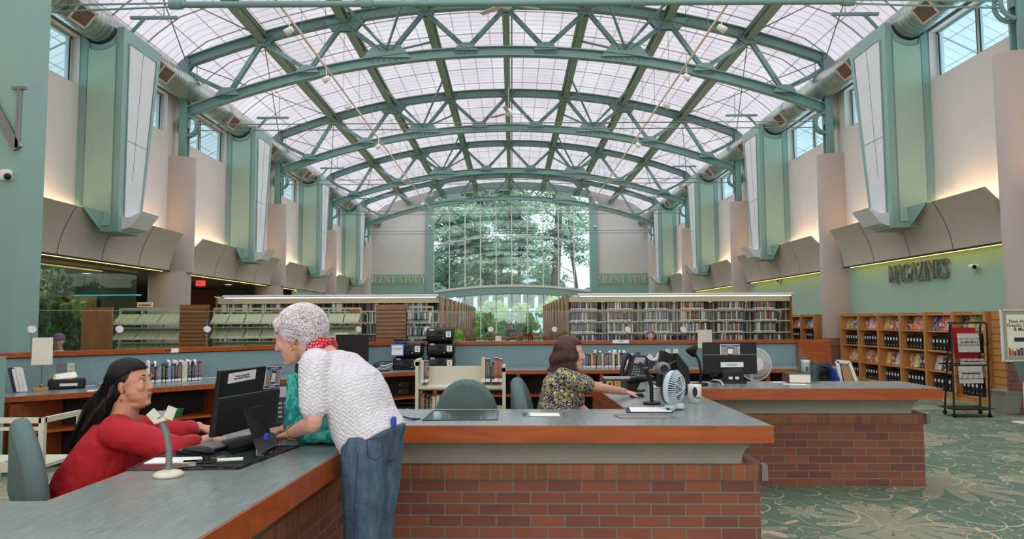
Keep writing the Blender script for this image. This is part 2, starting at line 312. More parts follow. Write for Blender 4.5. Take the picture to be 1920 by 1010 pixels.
# ------------------------------------------------------------------ mesh builder
class MB:
    def __init__(s): s.v=[]; s.f=[]; s.mi=[]; s.sm=[]; s.mats=[]; s.T=None
    def _m(s, m):
        if m not in s.mats: s.mats.append(m)
        return s.mats.index(m)
    def add(s, vs, fs, m, smooth=False):
        o = len(s.v); T = s.T
        s.v.extend([tuple(T @ Vector(p)) for p in vs] if T is not None else [tuple(p) for p in vs])
        k = s._m(m)
        for f in fs: s.f.append([i+o for i in f]); s.mi.append(k); s.sm.append(smooth)
        return s
    def box(s, x0, x1, y0, y1, z0, z1, m):
        return s.add([(x0,y0,z0),(x1,y0,z0),(x1,y1,z0),(x0,y1,z0),(x0,y0,z1),(x1,y0,z1),(x1,y1,z1),(x0,y1,z1)],
                     [(3,2,1,0),(4,5,6,7),(0,1,5,4),(1,2,6,5),(2,3,7,6),(3,0,4,7)], m)
    def cbox(s, c, d, m, R=None, bev=0.0):      # centred box, optional rotation matrix, chamfered along all edges
        x, y, z = d[0]/2, d[1]/2, d[2]/2; M = Matrix.Translation(c) @ (R.to_4x4() if R is not None else Matrix.Identity(4))
        if bev <= 0:
            vs = [(a*x,b*y,e*z) for e in (-1,1) for a,b in ((-1,-1),(1,-1),(1,1),(-1,1))]
            return s.add([M @ Vector(p) for p in vs], [(3,2,1,0),(4,5,6,7),(0,1,5,4),(1,2,6,5),(2,3,7,6),(3,0,4,7)], m)
        bm = bmesh.new(); bmesh.ops.create_cube(bm, size=1.0)
        for v in bm.verts: v.co = Vector((v.co.x*2*x, v.co.y*2*y, v.co.z*2*z))
        bmesh.ops.bevel(bm, geom=list(bm.edges), offset=min(bev, x*.95, y*.95, z*.95), segments=2, affect='EDGES', profile=.6)
        bm.verts.index_update(); vs = [M @ v.co for v in bm.verts]; fs = [[v.index for v in f.verts] for f in bm.faces]; bm.free()
        return s.add(vs, fs, m, False)
    def tube(s, pts, r, m, n=8, cap=True, smooth=True):
        pts = [Vector(p) for p in pts]; k = len(pts); rs = r if isinstance(r, (list, tuple)) else [r]*k
        vs = []; up = None
        for i, p in enumerate(pts):
            d = (pts[min(i+1,k-1)]-pts[max(i-1,0)]).normalized()
            if up is None: up = d.cross(Vector((0,0,1))) if abs(d.z) < .95 else d.cross(Vector((1,0,0)))
            up = (up - d*up.dot(d)); up.normalize(); w = d.cross(up)
            for j in range(n):
                a = 2*PI*j/n; vs.append(p + (up*math.cos(a)+w*math.sin(a))*rs[i])
        fs = [(i*n+j, i*n+(j+1)%n, (i+1)*n+(j+1)%n, (i+1)*n+j) for i in range(k-1) for j in range(n)]
        s.add(vs, fs, m, smooth)
        if cap: s.add(vs[:n], [list(range(n))], m); s.add(vs[-n:], [list(range(n))[::-1]], m)
        return s
    def bar(s, p0, p1, w, h, m, up=(0,0,1)):    # rectangular bar between two points; h along up
        p0, p1 = Vector(p0), Vector(p1); d = (p1-p0).normalized(); u = Vector(up); sd = d.cross(u)
        if sd.length < 1e-4: sd = d.cross(Vector((1,0,0)))
        sd.normalize(); u = sd.cross(d); vs = []
        for p in (p0, p1):
            for a, b in ((-1,-1),(1,-1),(1,1),(-1,1)): vs.append(p + sd*a*w/2 + u*b*h/2)
        return s.add(vs, [(3,2,1,0),(4,5,6,7),(0,1,5,4),(1,2,6,5),(2,3,7,6),(3,0,4,7)], m)
    def lathe(s, prof, m, c=(0,0,0), n=24, M=None, smooth=True, a0=0.0, a1=2*PI):
        full = abs(a1-a0-2*PI) < 1e-6; k = n if full else n+1; vs = []
        for r, z in prof:
            for j in range(k):
                a = a0+(a1-a0)*j/n; p = Vector((r*math.cos(a), r*math.sin(a), z))
                vs.append((M @ p if M is not None else p)+Vector(c))
        fs = [(i*k+j, i*k+(j+1)%k, (i+1)*k+(j+1)%k, (i+1)*k+j) for i in range(len(prof)-1) for j in range(n)]
        return s.add(vs, fs, m, smooth)
    def prism(s, poly, z0, z1, m, M=None, mside=None):
        n = len(poly); q = [Vector((x,y,z)) for z in (z0,z1) for x,y in poly]
        if M is not None: q = [M @ p for p in q]
        s.add(q, [list(range(n))[::-1], list(range(n,2*n))], m)
        return s.add(q, [(i,(i+1)%n,n+(i+1)%n,n+i) for i in range(n)], mside or m)
    def loft(s, rings, m, n=20, cap=True, smooth=True, power=2.0):   # rings: (centre, vector a, vector b)
        vs = []
        for c, a, b in rings:
            c, a, b = Vector(c), Vector(a), Vector(b)
            for j in range(n):
                t = 2*PI*j/n; ct, st = math.cos(t), math.sin(t)
                ct = math.copysign(abs(ct)**(2/power), ct); st = math.copysign(abs(st)**(2/power), st)
                vs.append(c+a*ct+b*st)
        k = len(rings); fs = [(i*n+j, i*n+(j+1)%n, (i+1)*n+(j+1)%n, (i+1)*n+j) for i in range(k-1) for j in range(n)]
        s.add(vs, fs, m, smooth)
        if cap: s.add(vs[:n], [list(range(n))[::-1]], m, smooth); s.add(vs[-n:], [list(range(n))], m, smooth)
        return s
    def ball(s, c, r, m, n=16, k=10, R=None):
        rx, ry, rz = r if isinstance(r, (tuple, list)) else (r,r,r); vs = []; c = Vector(c)
        for i in range(k+1):
            p = PI*i/k
            for j in range(n):
                a = 2*PI*j/n; q = Vector((rx*math.sin(p)*math.cos(a), ry*math.sin(p)*math.sin(a), -rz*math.cos(p)))
                vs.append(c+(R @ q if R is not None else q))
        fs = [(i*n+j, i*n+(j+1)%n, (i+1)*n+(j+1)%n, (i+1)*n+j) for i in range(k) for j in range(n)]
        return s.add(vs, fs, m, True)
    def ribbon(s, path, prof, m, closed=False, smooth=False, pc=True):  # profile (outward offset, z) swept on a plan path; outward = right of travel
        n = len(path); vs = []; nor = []
        for i in range(n):
            ps = []
            if i > 0 or closed: a = Vector(path[i])-Vector(path[i-1]); ps.append(Vector((a.y,-a.x)).normalized())
            if i < n-1 or closed: a = Vector(path[(i+1)%n])-Vector(path[i]); ps.append(Vector((a.y,-a.x)).normalized())
            q = sum(ps, Vector((0,0)))/len(ps); q = q/max(q.length_squared, .2) if len(ps) > 1 else q; nor.append(q)
        for p, q in zip(path, nor):
            for o, z in prof: vs.append((p[0]+q.x*o, p[1]+q.y*o, z))
        k = len(prof); rng = k if pc else k-1; fs = []
        for i in range(n if closed else n-1):
            for j in range(rng): a, b = i*k, ((i+1)%n)*k; fs.append((a+j, a+(j+1)%k, b+(j+1)%k, b+j))
        s.add(vs, fs, m, smooth)
        if pc and not closed: s.add(vs[:k], [list(range(k))[::-1]], m); s.add(vs[-k:], [list(range(k))], m)
        return s
    def build(s, name, parent=None, label=None, cat=None, group=None, kind=None, uv=True, bevel=0.0, recalc=True, origin=None, subsurf=0):
        me = bpy.data.meshes.new(name); me.from_pydata(s.v, [], s.f)
        for m in s.mats: me.materials.append(MATS[m])
        me.polygons.foreach_set('material_index', s.mi); me.polygons.foreach_set('use_smooth', s.sm)
        me.validate(clean_customdata=False)
        if recalc:
            bm = bmesh.new(); bm.from_mesh(me); bmesh.ops.recalc_face_normals(bm, faces=bm.faces[:]); bm.to_mesh(me); bm.free()
        if uv:
            me.update(); L = me.uv_layers.new(name='UVMap'); co = [v.co for v in me.vertices]; d = L.data
            for p in me.polygons:
                n = p.normal; a = (abs(n.x), abs(n.y), abs(n.z))
                for li in p.loop_indices:
                    c = co[me.loops[li].vertex_index]
                    d[li].uv = (c.y, c.z) if a[0] > a[1] and a[0] > a[2] else ((c.x, c.z) if a[1] >= a[2] else (c.x, c.y))
        o = bpy.data.objects.new(name, me); COL.objects.link(o)
        if parent is not None:
            me.transform(wmat(parent).inverted()); o.parent = parent
        else:
            if origin is None:
                xs, ys, zs = zip(*s.v); origin = ((min(xs)+max(xs))/2, (min(ys)+max(ys))/2, min(zs))
            me.transform(Matrix.Translation(-Vector(origin))); o.location = origin
        if label: o['label'] = label
        if cat: o['category'] = cat
        if group: o['group'] = group
        if kind: o['kind'] = kind
        if bevel:
            b = o.modifiers.new('bevel', 'BEVEL'); b.width = bevel; b.segments = 2; b.limit_method = 'ANGLE'
        if subsurf:
            b = o.modifiers.new('subsurf', 'SUBSURF'); b.levels = subsurf; b.render_levels = subsurf
        return o
def wmat(o):
    m = Matrix.LocRotScale(o.location, o.rotation_euler, o.scale)
    return wmat(o.parent) @ m if o.parent else m
def thing(name, label, cat, loc=(0,0,0), rz=0.0, group=None):
    o = bpy.data.objects.new(name, None); COL.objects.link(o); o.location = loc; o.rotation_euler = (0,0,rz); o.empty_display_size = .1
    o['label'] = label; o['category'] = cat
    if group: o['group'] = group
    return o
def struct(mb, name, **k): return mb.build(name, kind='structure', **k)
def dup(o, label=None, loc=None, rz=None, parent=None, group=None):
    c = o.copy(); COL.objects.link(c); c.parent = parent
    if label: c['label'] = label
    if group: c['group'] = group
    if loc is not None: c.location = loc
    if rz is not None: c.rotation_euler = (0,0,rz)
    for ch in list(o.children): dup(ch, parent=c)
    return c
def Rz(a): return Matrix.Rotation(a, 3, 'Z')
def Rx(a): return Matrix.Rotation(a, 3, 'X')
def Ry(a): return Matrix.Rotation(a, 3, 'Y')
ORD = ['first','second','third','fourth','fifth','sixth','seventh','eighth','ninth','tenth','eleventh','twelfth','thirteenth','fourteenth','fifteenth','sixteenth','seventeenth','eighteenth','nineteenth','twentieth','twenty-first','twenty-second','twenty-third','twenty-fourth','twenty-fifth','twenty-sixth']
SIDE = {-1:'left', 1:'right'}
# ------------------------------------------------------------------ lettering: stroke letters with serifs, unit height
def _arc(cx, cy, rx, ry, a0, a1, n=8): return [(cx+rx*math.cos(math.radians(a0+(a1-a0)*i/n)), cy+ry*math.sin(math.radians(a0+(a1-a0)*i/n))) for i in range(n+1)]
LET = {  # width, strokes [(points, thickness)], serifs [(x, y, width)]
 'M': (.86, [([(.12,0),(.12,1)],.05),([(.12,1),(.43,.08)],.13),([(.43,.08),(.74,1)],.05),([(.74,0),(.74,1)],.13)], [(.12,0,.24),(.74,0,.28),(.08,1,.16),(.78,1,.16)]),
 'A': (.78, [([(.12,0),(.38,1)],.05),([(.38,1),(.66,0)],.13),([(.2,.34),(.56,.34)],.05)], [(.12,0,.24),(.66,0,.26)]),
 'G': (.80, [(_arc(.42,.5,.34,.48,50,330,14),.11),([(.70,.04),(.70,.42)],.12)], [(.68,.42,.24)]),
 'Z': (.66, [([(.08,.97),(.58,.97)],.06),([(.56,.96),(.1,.04)],.13),([(.08,.03),(.6,.03)],.06),([(.09,.97),(.09,.80)],.05),([(.59,.03),(.59,.2)],.05)], []),
 'I': (.36, [([(.18,0),(.18,1)],.14)], [(.18,0,.3),(.18,1,.3)]),
 'N': (.84, [([(.13,0),(.13,1)],.05),([(.13,1),(.70,0)],.14),([(.70,0),(.70,1)],.05)], [(.13,0,.24),(.70,1,.24),(.09,1,.14)]),
 'E': (.64, [([(.16,0),(.16,1)],.14),([(.1,.97),(.56,.97)],.06),([(.16,.5),(.46,.5)],.05),([(.1,.03),(.6,.03)],.06),([(.56,.97),(.56,.8)],.05),([(.6,.03),(.6,.22)],.05),([(.46,.4),(.46,.6)],.04)], []),
 'S': (.58, [([(.48,.80),(.44,.93),(.30,.97),(.15,.90),(.12,.76),(.18,.63),(.32,.53),(.44,.42),(.48,.27),(.42,.1),(.27,.03),(.14,.08),(.09,.24)],.11)], []),
 'L': (.62, [([(.16,0),(.16,1)],.14),([(.1,.03),(.56,.03)],.06),([(.56,.03),(.56,.24)],.05)], [(.16,1,.3)]),
 'T': (.70, [([(.35,0),(.35,1)],.14),([(.05,.97),(.65,.97)],.06),([(.06,.97),(.06,.78)],.05),([(.64,.97),(.64,.78)],.05)], [(.35,0,.3)]),
 'U': (.80, [([(.16,1),(.16,.34)]+_arc(.4,.34,.24,.31,180,360,8)+[(.64,1)],.10)], [(.16,1,.28),(.64,1,.24)]),
 'D': (.80, [([(.16,0),(.16,1)],.14),([(.16,.97)]+_arc(.34,.5,.36,.47,85,-85,10)+[(.16,.03)],.08)], [(.14,0,.22),(.14,1,.22)]),
 'Y': (.76, [([(.08,1),(.38,.46)],.13),([(.38,.46),(.68,1)],.05),([(.38,.46),(.38,0)],.13)], [(.1,1,.24),(.68,1,.2),(.38,0,.3)]),
 ' ': (.34, [], [])}
def letter(mb, ch, h, M, m, dep=.03):      # local x along, y up, z out
    w, strokes, ser = LET[ch]
    for pts, th in strokes:
        for a, b in zip(pts, pts[1:]):
            A, B = Vector((a[0]*h,a[1]*h,0)), Vector((b[0]*h,b[1]*h,0)); d = (B-A); L = d.length
            if L < 1e-5: continue
            d = d/L; nn = Vector((-d.y,d.x,0))*th*h/2; e = d*th*h*.12
            A = A-e; B = B+e; q = [A-nn, B-nn, B+nn, A+nn]
            vs = [M @ Vector((p.x,p.y,z)) for z in (0,dep) for p in q]
            mb.add(vs, [(3,2,1,0),(4,5,6,7),(0,1,5,4),(1,2,6,5),(2,3,7,6),(3,0,4,7)], m)
    for x, y, sw in ser:
        y = y*h+(.02*h if y == 0 else -.02*h); q = [((x-sw/2)*h,y-.022*h),((x+sw/2)*h,y-.022*h),((x+sw/2)*h,y+.022*h),((x-sw/2)*h,y+.022*h)]
        vs = [M @ Vector((p[0],p[1],z)) for z in (0,dep*1.02) for p in q]
        mb.add(vs, [(3,2,1,0),(4,5,6,7),(0,1,5,4),(1,2,6,5),(2,3,7,6),(3,0,4,7)], m)
    return w*h
def lettering(word, h, M, m, name, label, parts=True, gap=.06, dep=.03):
    t = thing(name, label, 'sign', (M @ Vector((0,0,0)))[:]); x = 0
    for ch in word:
        if ch != ' ':
            mb = MB(); letter(mb, ch, h, M @ Matrix.Translation((x,0,0)), m, dep); mb.build('letter', t, uv=False)
        x += LET[ch][0]*h+gap*h
    return t, x
def font_text(txt, size, M, m, name, parent=None, align='CENTER', ext=.0006, bold=0.0):
    c = bpy.data.curves.new(name, 'FONT'); c.body = txt; c.size = size; c.align_x = align; c.align_y = 'CENTER'; c.extrude = ext; c.resolution_u = 2; c.offset = bold; c.space_line = .85
    o = bpy.data.objects.new(name, c); dg = bpy.context.evaluated_depsgraph_get()
    COL.objects.link(o); dg.update(); me = bpy.data.meshes.new_from_object(o.evaluated_get(dg)); bpy.data.objects.remove(o); bpy.data.curves.remove(c)
    me.name = name; me.materials.clear(); me.materials.append(MATS[m]); me.transform(M)
    o = bpy.data.objects.new(name, me); COL.objects.link(o)
    if parent is not None: me.transform(wmat(parent).inverted()); o.parent = parent
    return o
def frameM(o, x, y):            # matrix from origin, x axis and y axis (z = outward)
    x = Vector(x).normalized(); y = Vector(y); z = x.cross(y).normalized(); y = z.cross(x); o = Vector(o)
    return Matrix(((x.x,y.x,z.x,o.x),(x.y,y.y,z.y,o.y),(x.z,y.z,z.z,o.z),(0,0,0,1)))
# ================================================================== THE HALL
def arcz(x, end, apex, half=8.63):      # height of a circular arc: z(x) with z(0)=apex, z(half)=end
    r = apex-end; R = (half*half+r*r)/(2*r); return apex-R+math.sqrt(R*R-x*x)
ROOF = lambda x: arcz(x, 8.45, 10.22)-min(.45, max(0, abs(x)-8.1)*.85)
# floor, staff area included
b = MB(); b.box(-16,CX+HW+.1,-3.2,GY+.2,-.12,0,'carpet'); struct(b,'floor')
# glazed barrel roof: thin curved panels, uv along / across
def roof():
    xs = [(-10.4+20.8*i/40) for i in range(41)]; me = bpy.data.meshes.new('ceiling'); vs=[]; fs=[]
    for y in (-3.2, GY+.3):
        for x in xs: vs.append((CX+x, y, ROOF(x)))
    for y in (-3.2, GY+.3):
        for x in xs: vs.append((CX+x, y, ROOF(x)+.07))
    n = 41
    for i in range(40): fs.append((i,i+1,n+i+1,n+i)); fs.append((2*n+i,3*n+i,3*n+i+1,2*n+i+1))
    me.from_pydata(vs,[],fs); L = me.uv_layers.new(name='UVMap')
    for p in me.polygons:
        for li in p.loop_indices: v = me.vertices[me.loops[li].vertex_index].co; L.data[li].uv = (v.y, (v.x-CX)*1.0+10.7)
        p.use_smooth = True
    me.materials.append(MATS['skylight_panel']); o = bpy.data.objects.new('ceiling', me); COL.objects.link(o); o['kind'] = 'structure'
roof()
# long walls above the fascias with clerestory openings
ZS, ZH = 6.28, 7.28
wins = []; pier = []
for i in range(5):
    wins.append((TY[i]+.38, BY[i]-.02) if i < 4 else (TY[i]+.38, GY-.5))
    if i < 4: wins.append((BY[i]+1.62, TY[i+1]-.38))
wins.insert(0, (7.0, TY[0]-.38))
for s in (-1, 1):
    xi, xo = CX+s*HW, CX+s*(HW+.3); a, c = min(xi,xo), max(xi,xo)
    b = MB(); b.box(a,c,-3.2,GY,2.78,ZS,'wall_white'); b.box(a,c,-3.2,GY,ZH,ROOF(HW)-.02,'wall_white')
    y = -3.2
    for w0, w1 in sorted(wins):
        if w0 > y: b.box(a,c,y,w0,ZS,ZH,'wall_white')
        y = w1
    b.box(a,c,y,GY,ZS,ZH,'wall_white')
    struct(b, 'wall_'+SIDE[s])
b = MB(); b.box(-16,CX+HW+.3,-3.3,-3.2,0,9.9,'wall_white'); struct(b,'wall_front')
b = MB(); [b.box(x-.04,x+.04,-3.2,-3.12,.9,5.5,'white_metal') for x in (-6.5,-3.9,-1.3,1.3,3.9,6.5)]; b.box(-6.5,6.5,-3.2,-3.12,.86,.94,'white_metal'); b.box(-6.5,6.5,-3.2,-3.12,5.46,5.54,'white_metal'); b.box(-6.5,6.5,-3.2,-3.12,3.0,3.06,'white_metal'); struct(b,'trim_2')
b = MB(); b.box(CX+HW,CX+HW+.3,-3.2,GY,0,2.78,'green_wall'); struct(b,'wall_lower_right')
k = 0
for s in (-1, 1):
    for w0, w1 in sorted(wins):
        k += 1; x = CX+s*(HW+.2); t = MB(); fw = .05
        b = MB()
        for yy in (w0, w1-fw): b.box(x-.04,x+.04,yy,yy+fw,ZS,ZH,'white_metal')
        b.box(x-.04,x+.04,w0,w1,ZS,ZS+fw,'white_metal'); b.box(x-.04,x+.04,w0,w1,ZH-fw,ZH,'white_metal')
        m = (w0+w1)/2; b.box(x-.035,x+.035,m-.04,m+.04,ZS+fw,ZH-fw,'white_metal')
        for q in (w0+fw, m-.055, m+.04, w1-fw-.015): b.box(x-.042,x-.02,q,q+.015,ZS+fw,ZH-fw,'black_plastic') if s > 0 else b.box(x+.02,x+.042,q,q+.015,ZS+fw,ZH-fw,'black_plastic')
        o = struct(b, 'window_%d' % k)
        g = MB(); g.box(x-.004,x+.004,w0+fw,m-.04,ZS+fw,ZH-fw,'glass_cyan'); g.box(x-.004,x+.004,m+.04,w1-fw,ZS+fw,ZH-fw,'glass_cyan'); g.build('pane', o)
# far gable wall with the great window
gw = 4.90; z_arc = lambda x: arcz(x, 9.22, 9.76, gw)
b = MB()
for s in (-1, 1):
    top = [(gw+(HW+.3-gw)*i/12) for i in range(13)]; poly = [(CX+.12*(s>0)+s*gw if False else CX+.12+s*gw, 0)]+[(CX+(.12 if i==0 else 0)+s*x, ROOF(x)-.01) for i, x in enumerate(top)]+[(CX+s*(HW+.3),0)]
    n = len(poly); vs = [(x,y,z) for y in (GY,GY+.3) for x,z in poly]; b.add(vs, [list(range(n)), list(range(n,2*n))[::-1]]+[(j,(j+1)%n,n+(j+1)%n,n+j) for j in range(n)], 'wall_white')
for i in range(16):
    x0, x1 = -gw+2*gw*i/16, -gw+2*gw*(i+1)/16
    vs = [(CX+.12+x0,GY,z_arc(x0)),(CX+.12+x1,GY,z_arc(x1)),(CX+.12+x1,GY,ROOF(x1)-.01),(CX+.12+x0,GY,ROOF(x0)-.01)]; vs += [(p[0],GY+.3,p[2]) for p in vs]
    b.add(vs, [(0,1,2,3),(7,6,5,4),(0,4,5,1),(3,2,6,7)], 'green_paint')
struct(b,'wall_back')
b = MB()
for s in (-1, 1):
    x0 = CX+.12+s*gw; b.box(min(x0,x0+s*.5),max(x0,x0+s*.5),GY-.18,GY,0,9.25,'green_paint')
    b.box(min(x0+s*.5,CX+s*HW),max(x0+s*.5,CX+s*HW),GY-.12,GY,0,4.38,'green_wall')
struct(b,'trim_1')
b = MB(); XM = [CX+.12-gw+2*gw*i/10 for i in range(11)]; zb = lambda x: arcz(x, 2.75, 3.15, 4.9)
for x in XM: u = abs(x-CX-.12); b.box(x-.03,x+.03,GY+.02,GY+.14,0,z_arc(min(u,gw)),'white_metal')
def hband(f, th, m='white_metal', y0=GY+.02, y1=GY+.14, x0=-gw, x1=gw, n=24):
    for i in range(n):
        a, c = x0+(x1-x0)*i/n, x0+(x1-x0)*(i+1)/n
        vs = [(CX+.12+a,y0,f(a)),(CX+.12+c,y0,f(c)),(CX+.12+c,y0,f(c)+th),(CX+.12+a,y0,f(a)+th)]; vs += [(p[0],y1,p[2]) for p in vs]
        b.add(vs, [(0,1,2,3),(7,6,5,4),(0,4,5,1),(3,2,6,7),(0,3,7,4),(1,5,6,2)], m)
hband(lambda x: z_arc(x)-.08, .08); hband(lambda x: arcz(x, 6.15, 6.72, gw), .07); hband(lambda x: 2.0, .05); hband(lambda x: 0.0, .08)
wn = struct(b,'window_%d' % (k+1))
g = MB(); g.box(CX+.12-gw,CX+.12+gw,GY+.07,GY+.08,0,9.2,'glass_window'); g.build('pane', wn, uv=False)
b = MB()
hband(lambda x: arcz(x, 3.0, 3.55, 6.0)-.42, .42, 'green_paint', GY-.5, GY+.0, -4.8, 4.8, 30); hband(lambda x: arcz(x, 3.0, 3.55, 6.0), .14, 'white_metal', GY-.55, GY+.0, -4.8, 4.8, 30)
b.build('arched_beam', label='shallow green arched beam with white top crossing the tall end window', cat='beam')
# front return wall behind the camera side (left pilaster with raised letter)
b = MB(); b.box(-8.8,-6.5,9.4,9.9,0,8.6,'green_paint'); struct(b,'wall_return_left')
lx = P(17,222,9.4); M = frameM((lx.x-.43,9.4,lx.z-.40),(1,0,0),(0,0,1)); mb = MB(); letter(mb,'N',.82,M,'letter_metal',.05)
mb.build('wall_letter', label='large grey metal letter N on the green pilaster at left edge', cat='letter')
# engaged round columns, posts
for i in range(5):
    for s in (-1, 1):
        r = .52 if i else .62; q = ['nearest','second nearest','third nearest','fourth nearest','farthest'][i]
        if i == 0 and s < 0: continue
        t = thing('column', 'round taupe plaster column on the %s side, %s to the camera' % (SIDE[s], q), 'column', (CX+s*HW, TY[i], 0), group='columns along the walls')
        El = Matrix.Diagonal((1.15,.5,1)).to_3x3(); c = MB(); c.lathe([(.0,5.72),(r-.02,5.72),(r,5.70),(r,2.76 if s<0 else 1.07),(r+.001,2.75 if s<0 else 0)], 'wall_taupe', (CX+s*HW,TY[i],0), 32, El)
        if s < 0: c.lathe([(.5,2.76),(.5,0)], 'wall_taupe', (CX+s*HW,TY[i],0), 32)
        c.build('shaft', t)
        if s > 0: c = MB(); c.lathe([(r,1.0),(r+.03,1.0),(r+.03,.0)], 'brick', (CX+s*HW,TY[i],0), 32, El, smooth=False); c.lathe([(r,1.0),(r+.05,1.0),(r+.05,.80),(r,.80)], 'brick_soldier', (CX+s*HW,TY[i],0), 32, El, smooth=False); c.build('brick_base', t)
        px = CX+s*(HW-.27); c = MB(); c.box(px-.10,px+.10,TY[i]-.11,TY[i]-.07,5.72,8.3,'steel_green'); c.box(px-.10,px+.10,TY[i]+.07,TY[i]+.11,5.72,8.3,'steel_green'); c.box(px-.012,px+.012,TY[i]-.07,TY[i]+.07,5.72,8.3,'steel_green'); c.build('post', t)
# concave fascias with troughs
prof = [(-.06,3.70)]+[(-.05-.28*(1-math.cos(u)), 3.68-.90*math.sin(u)) for u in [PI/2*j/8 for j in range(9)]]   # offset from the top edge towards the wall
for i, (y0, y1) in enumerate(BAYS):
    for s in (-1, 1):
        if s < 0 and i == 0: y0 = 9.95
        if s > 0 and i == 0: y0 = 4.3
        q = ['closest bay','second bay','third bay','fourth bay','farthest bay'][i]
        t = thing('trough_fascia', 'curved beige fascia panels with light trough, %s wall, %s' % (SIDE[s], q), 'fascia', (CX+s*8.3, y0, 2.75), group='curved fascias below the clerestory')
        front = [(CX+s*(8.05+.34*(1-(1-u)**1.7)), 3.68-.92*u) for u in [j/10 for j in range(11)]]
        back = [(CX+s*(HW-.005), 2.76),(CX+s*(HW-.005), 3.45),(CX+s*8.3,3.45),(CX+s*8.08,3.68)]
        pts = front+back; n = len(pts); vs = [(x,y,z) for y in (y0,y1) for x,z in pts]; c = MB()
        fs = [(j,(j+1)%n,n+(j+1)%n,n+j) for j in range(n)]
        c.add(vs, fs+[list(range(n)), list(range(n,2*n))], 'fascia'); c.build('panel', t)
        c = MB(); nj = 4
        for j in range(1, nj):
            y = y0+(y1-y0)*j/nj; c.add([(x-s*.003,yy,z) for yy in (y-.008,y+.008) for x,z in front], [(a,a+1,12+a,11+a) for a in range(10)], 'fascia_joint')
        c.box(min(CX+s*8.36,CX+s*8.40),max(CX+s*8.36,CX+s*8.40),y0,y1,2.73,2.765,'fascia_joint'); c.build('joint', t)
        c = MB(); c.box(min(CX+s*8.42,CX+s*8.50),max(CX+s*8.42,CX+s*8.50),y0+.2,y1-.2,2.735,2.757,'cove_strip'); c.build('light_strip', t)
        c = MB(); c.box(min(CX+s*8.36,CX+s*8.44),max(CX+s*8.36,CX+s*8.44),y0+.15,y1-.15,3.452,3.49,'white_metal'); c.build('lamp_housing', t)
# magazines lettering on the right wall, cameras, alarm
XR = CX+HW-.002
A = P(1671,530,1.0); kx = XR/A.x; p0 = Vector((XR, kx, H+(A.z-H)*kx)); Bp = P(1783,520,1.0); kb = XR/Bp.x
M = frameM((XR,kx,H+(A.z-H)*kx),(0,-1,0),(0,0,1)); hgt = .37
tot = sum(LET[c][0] for c in 'MAGAZINES')*hgt; gp = (kx-kb-tot)/(9*hgt)
lettering('MAGAZINES', hgt, M @ Matrix.Translation((0,0,.03)), 'letter_metal', 'wall_sign', 'raised metal letters MAGAZINES on the green right wall', gap=gp, dep=.04)
def on_wall(px, py, x=XR):
    a = P(px, py, 1.0); k = x/a.x; return Vector((x, k, H+(a.z-H)*k))
def bullet_cam(p, label):
    t = thing('security_camera', label, 'camera', p); c = MB(); c.tube([p,p+Vector((-.05,0,0))],.045,'white_plastic',12); c.build('mount', t)
    c = MB(); q = p+Vector((-.08,0,.0)); c.tube([q+Vector((.02,.08,0)),q+Vector((-.06,-.14,-.02))],.045,'white_plastic',14); c.build('housing', t)
    c = MB(); c.tube([q+Vector((-.06,-.141,-.02)),q+Vector((-.063,-.15,-.021))],.036,'black_plastic',14); c.build('lens', t)
bullet_cam(on_wall(1832,499), 'small white bullet camera on the green wall right of the metal letters')
bullet_cam(on_wall(1463,525), 'small white bullet camera on the green wall beyond the right column')
p = on_wall(1891,512); c = MB(); c.cbox(p+Vector((-.03,0,0)),(.05,.09,.14),'white_plastic',bev=.01); c.box(p.x-.058,p.x-.05,p.y-.02,p.y+.02,p.z-.02,p.z+.03,'grey_plastic'); c.build('motion_sensor', label='small white wall sensor beside the near right column', cat='sensor')
p = P(15,328,9.38); t = thing('dome_camera','white dome security camera on the green left pilaster','camera',p)
c = MB(); c.cbox(p+Vector((-.02,0,0)),(.15,.10,.15),'white_plastic',bev=.04); c.build('housing', t)
c = MB(); c.ball(p+Vector((.03,-.05,-.03)),.045,'black_plastic'); c.build('lens', t)
# silent study lettering at the far end, left and right
for s, (xa, xb), lab in ((-1,(688,800),'left'),(1,(1121,1228),'right')):
    a = P(xa,530,GY-.3); e = P(xb,530,GY-.3); hgt = .44; tot = sum(LET[c][0] for c in 'SILENT STUDY')*hgt; gp = (e.x-a.x-tot)/(12*hgt)
    lettering('SILENT STUDY', hgt, frameM(a+Vector((0,0,0)),(1,0,0),(0,0,1)), 'sign_gold', 'wall_sign', 'gold letters SILENT STUDY standing on the %s green end wall' % lab, gap=gp, dep=.05)
    p = P(806 if s < 0 else 1116, 426, GY-.2); c = MB(); c.cbox(p,(.16,.10,.26),'white_plastic',bev=.02); c.box(p.x-.05,p.x+.05,p.y-.06,p.y-.05,p.z-.08,p.z+.02,'black_plastic'); c.build('wall_horn', label='small white speaker strobe on the end wall %s of the window' % lab, cat='alarm')
# ------------------------------------------------------------------ roof steel
BC = lambda x: arcz(x, 6.87, 8.50, 8.45); TC = lambda x: arcz(x, 8.2, 9.80, 8.45)
NODE = [2.12*i for i in range(-4,5)]; BN = [2.07*(i+.5) for i in range(-4,4)]
def arcbeam(c, f, y, h, w, m, x0=-8.45, x1=8.45, n=36):       # I section arc: web and two flanges
    for (a0, a1, ww) in ((-h/2,-h/2+.025,w),(h/2-.025,h/2,w),(-h/2+.02,h/2-.02,.02)):
        vs = []
        for i in range(n+1):
            x = x0+(x1-x0)*i/n; z = f(x)
            for dy, dz in ((-ww/2,a0),(ww/2,a0),(ww/2,a1),(-ww/2,a1)): vs.append((CX+x,y+dy,z+dz))
        fs = [(i*4+j,i*4+(j+1)%4,(i+1)*4+(j+1)%4,(i+1)*4+j) for i in range(n) for j in range(4)]
        c.add(vs, fs+[(0,1,2,3),(n*4+3,n*4+2,n*4+1,n*4)], m)
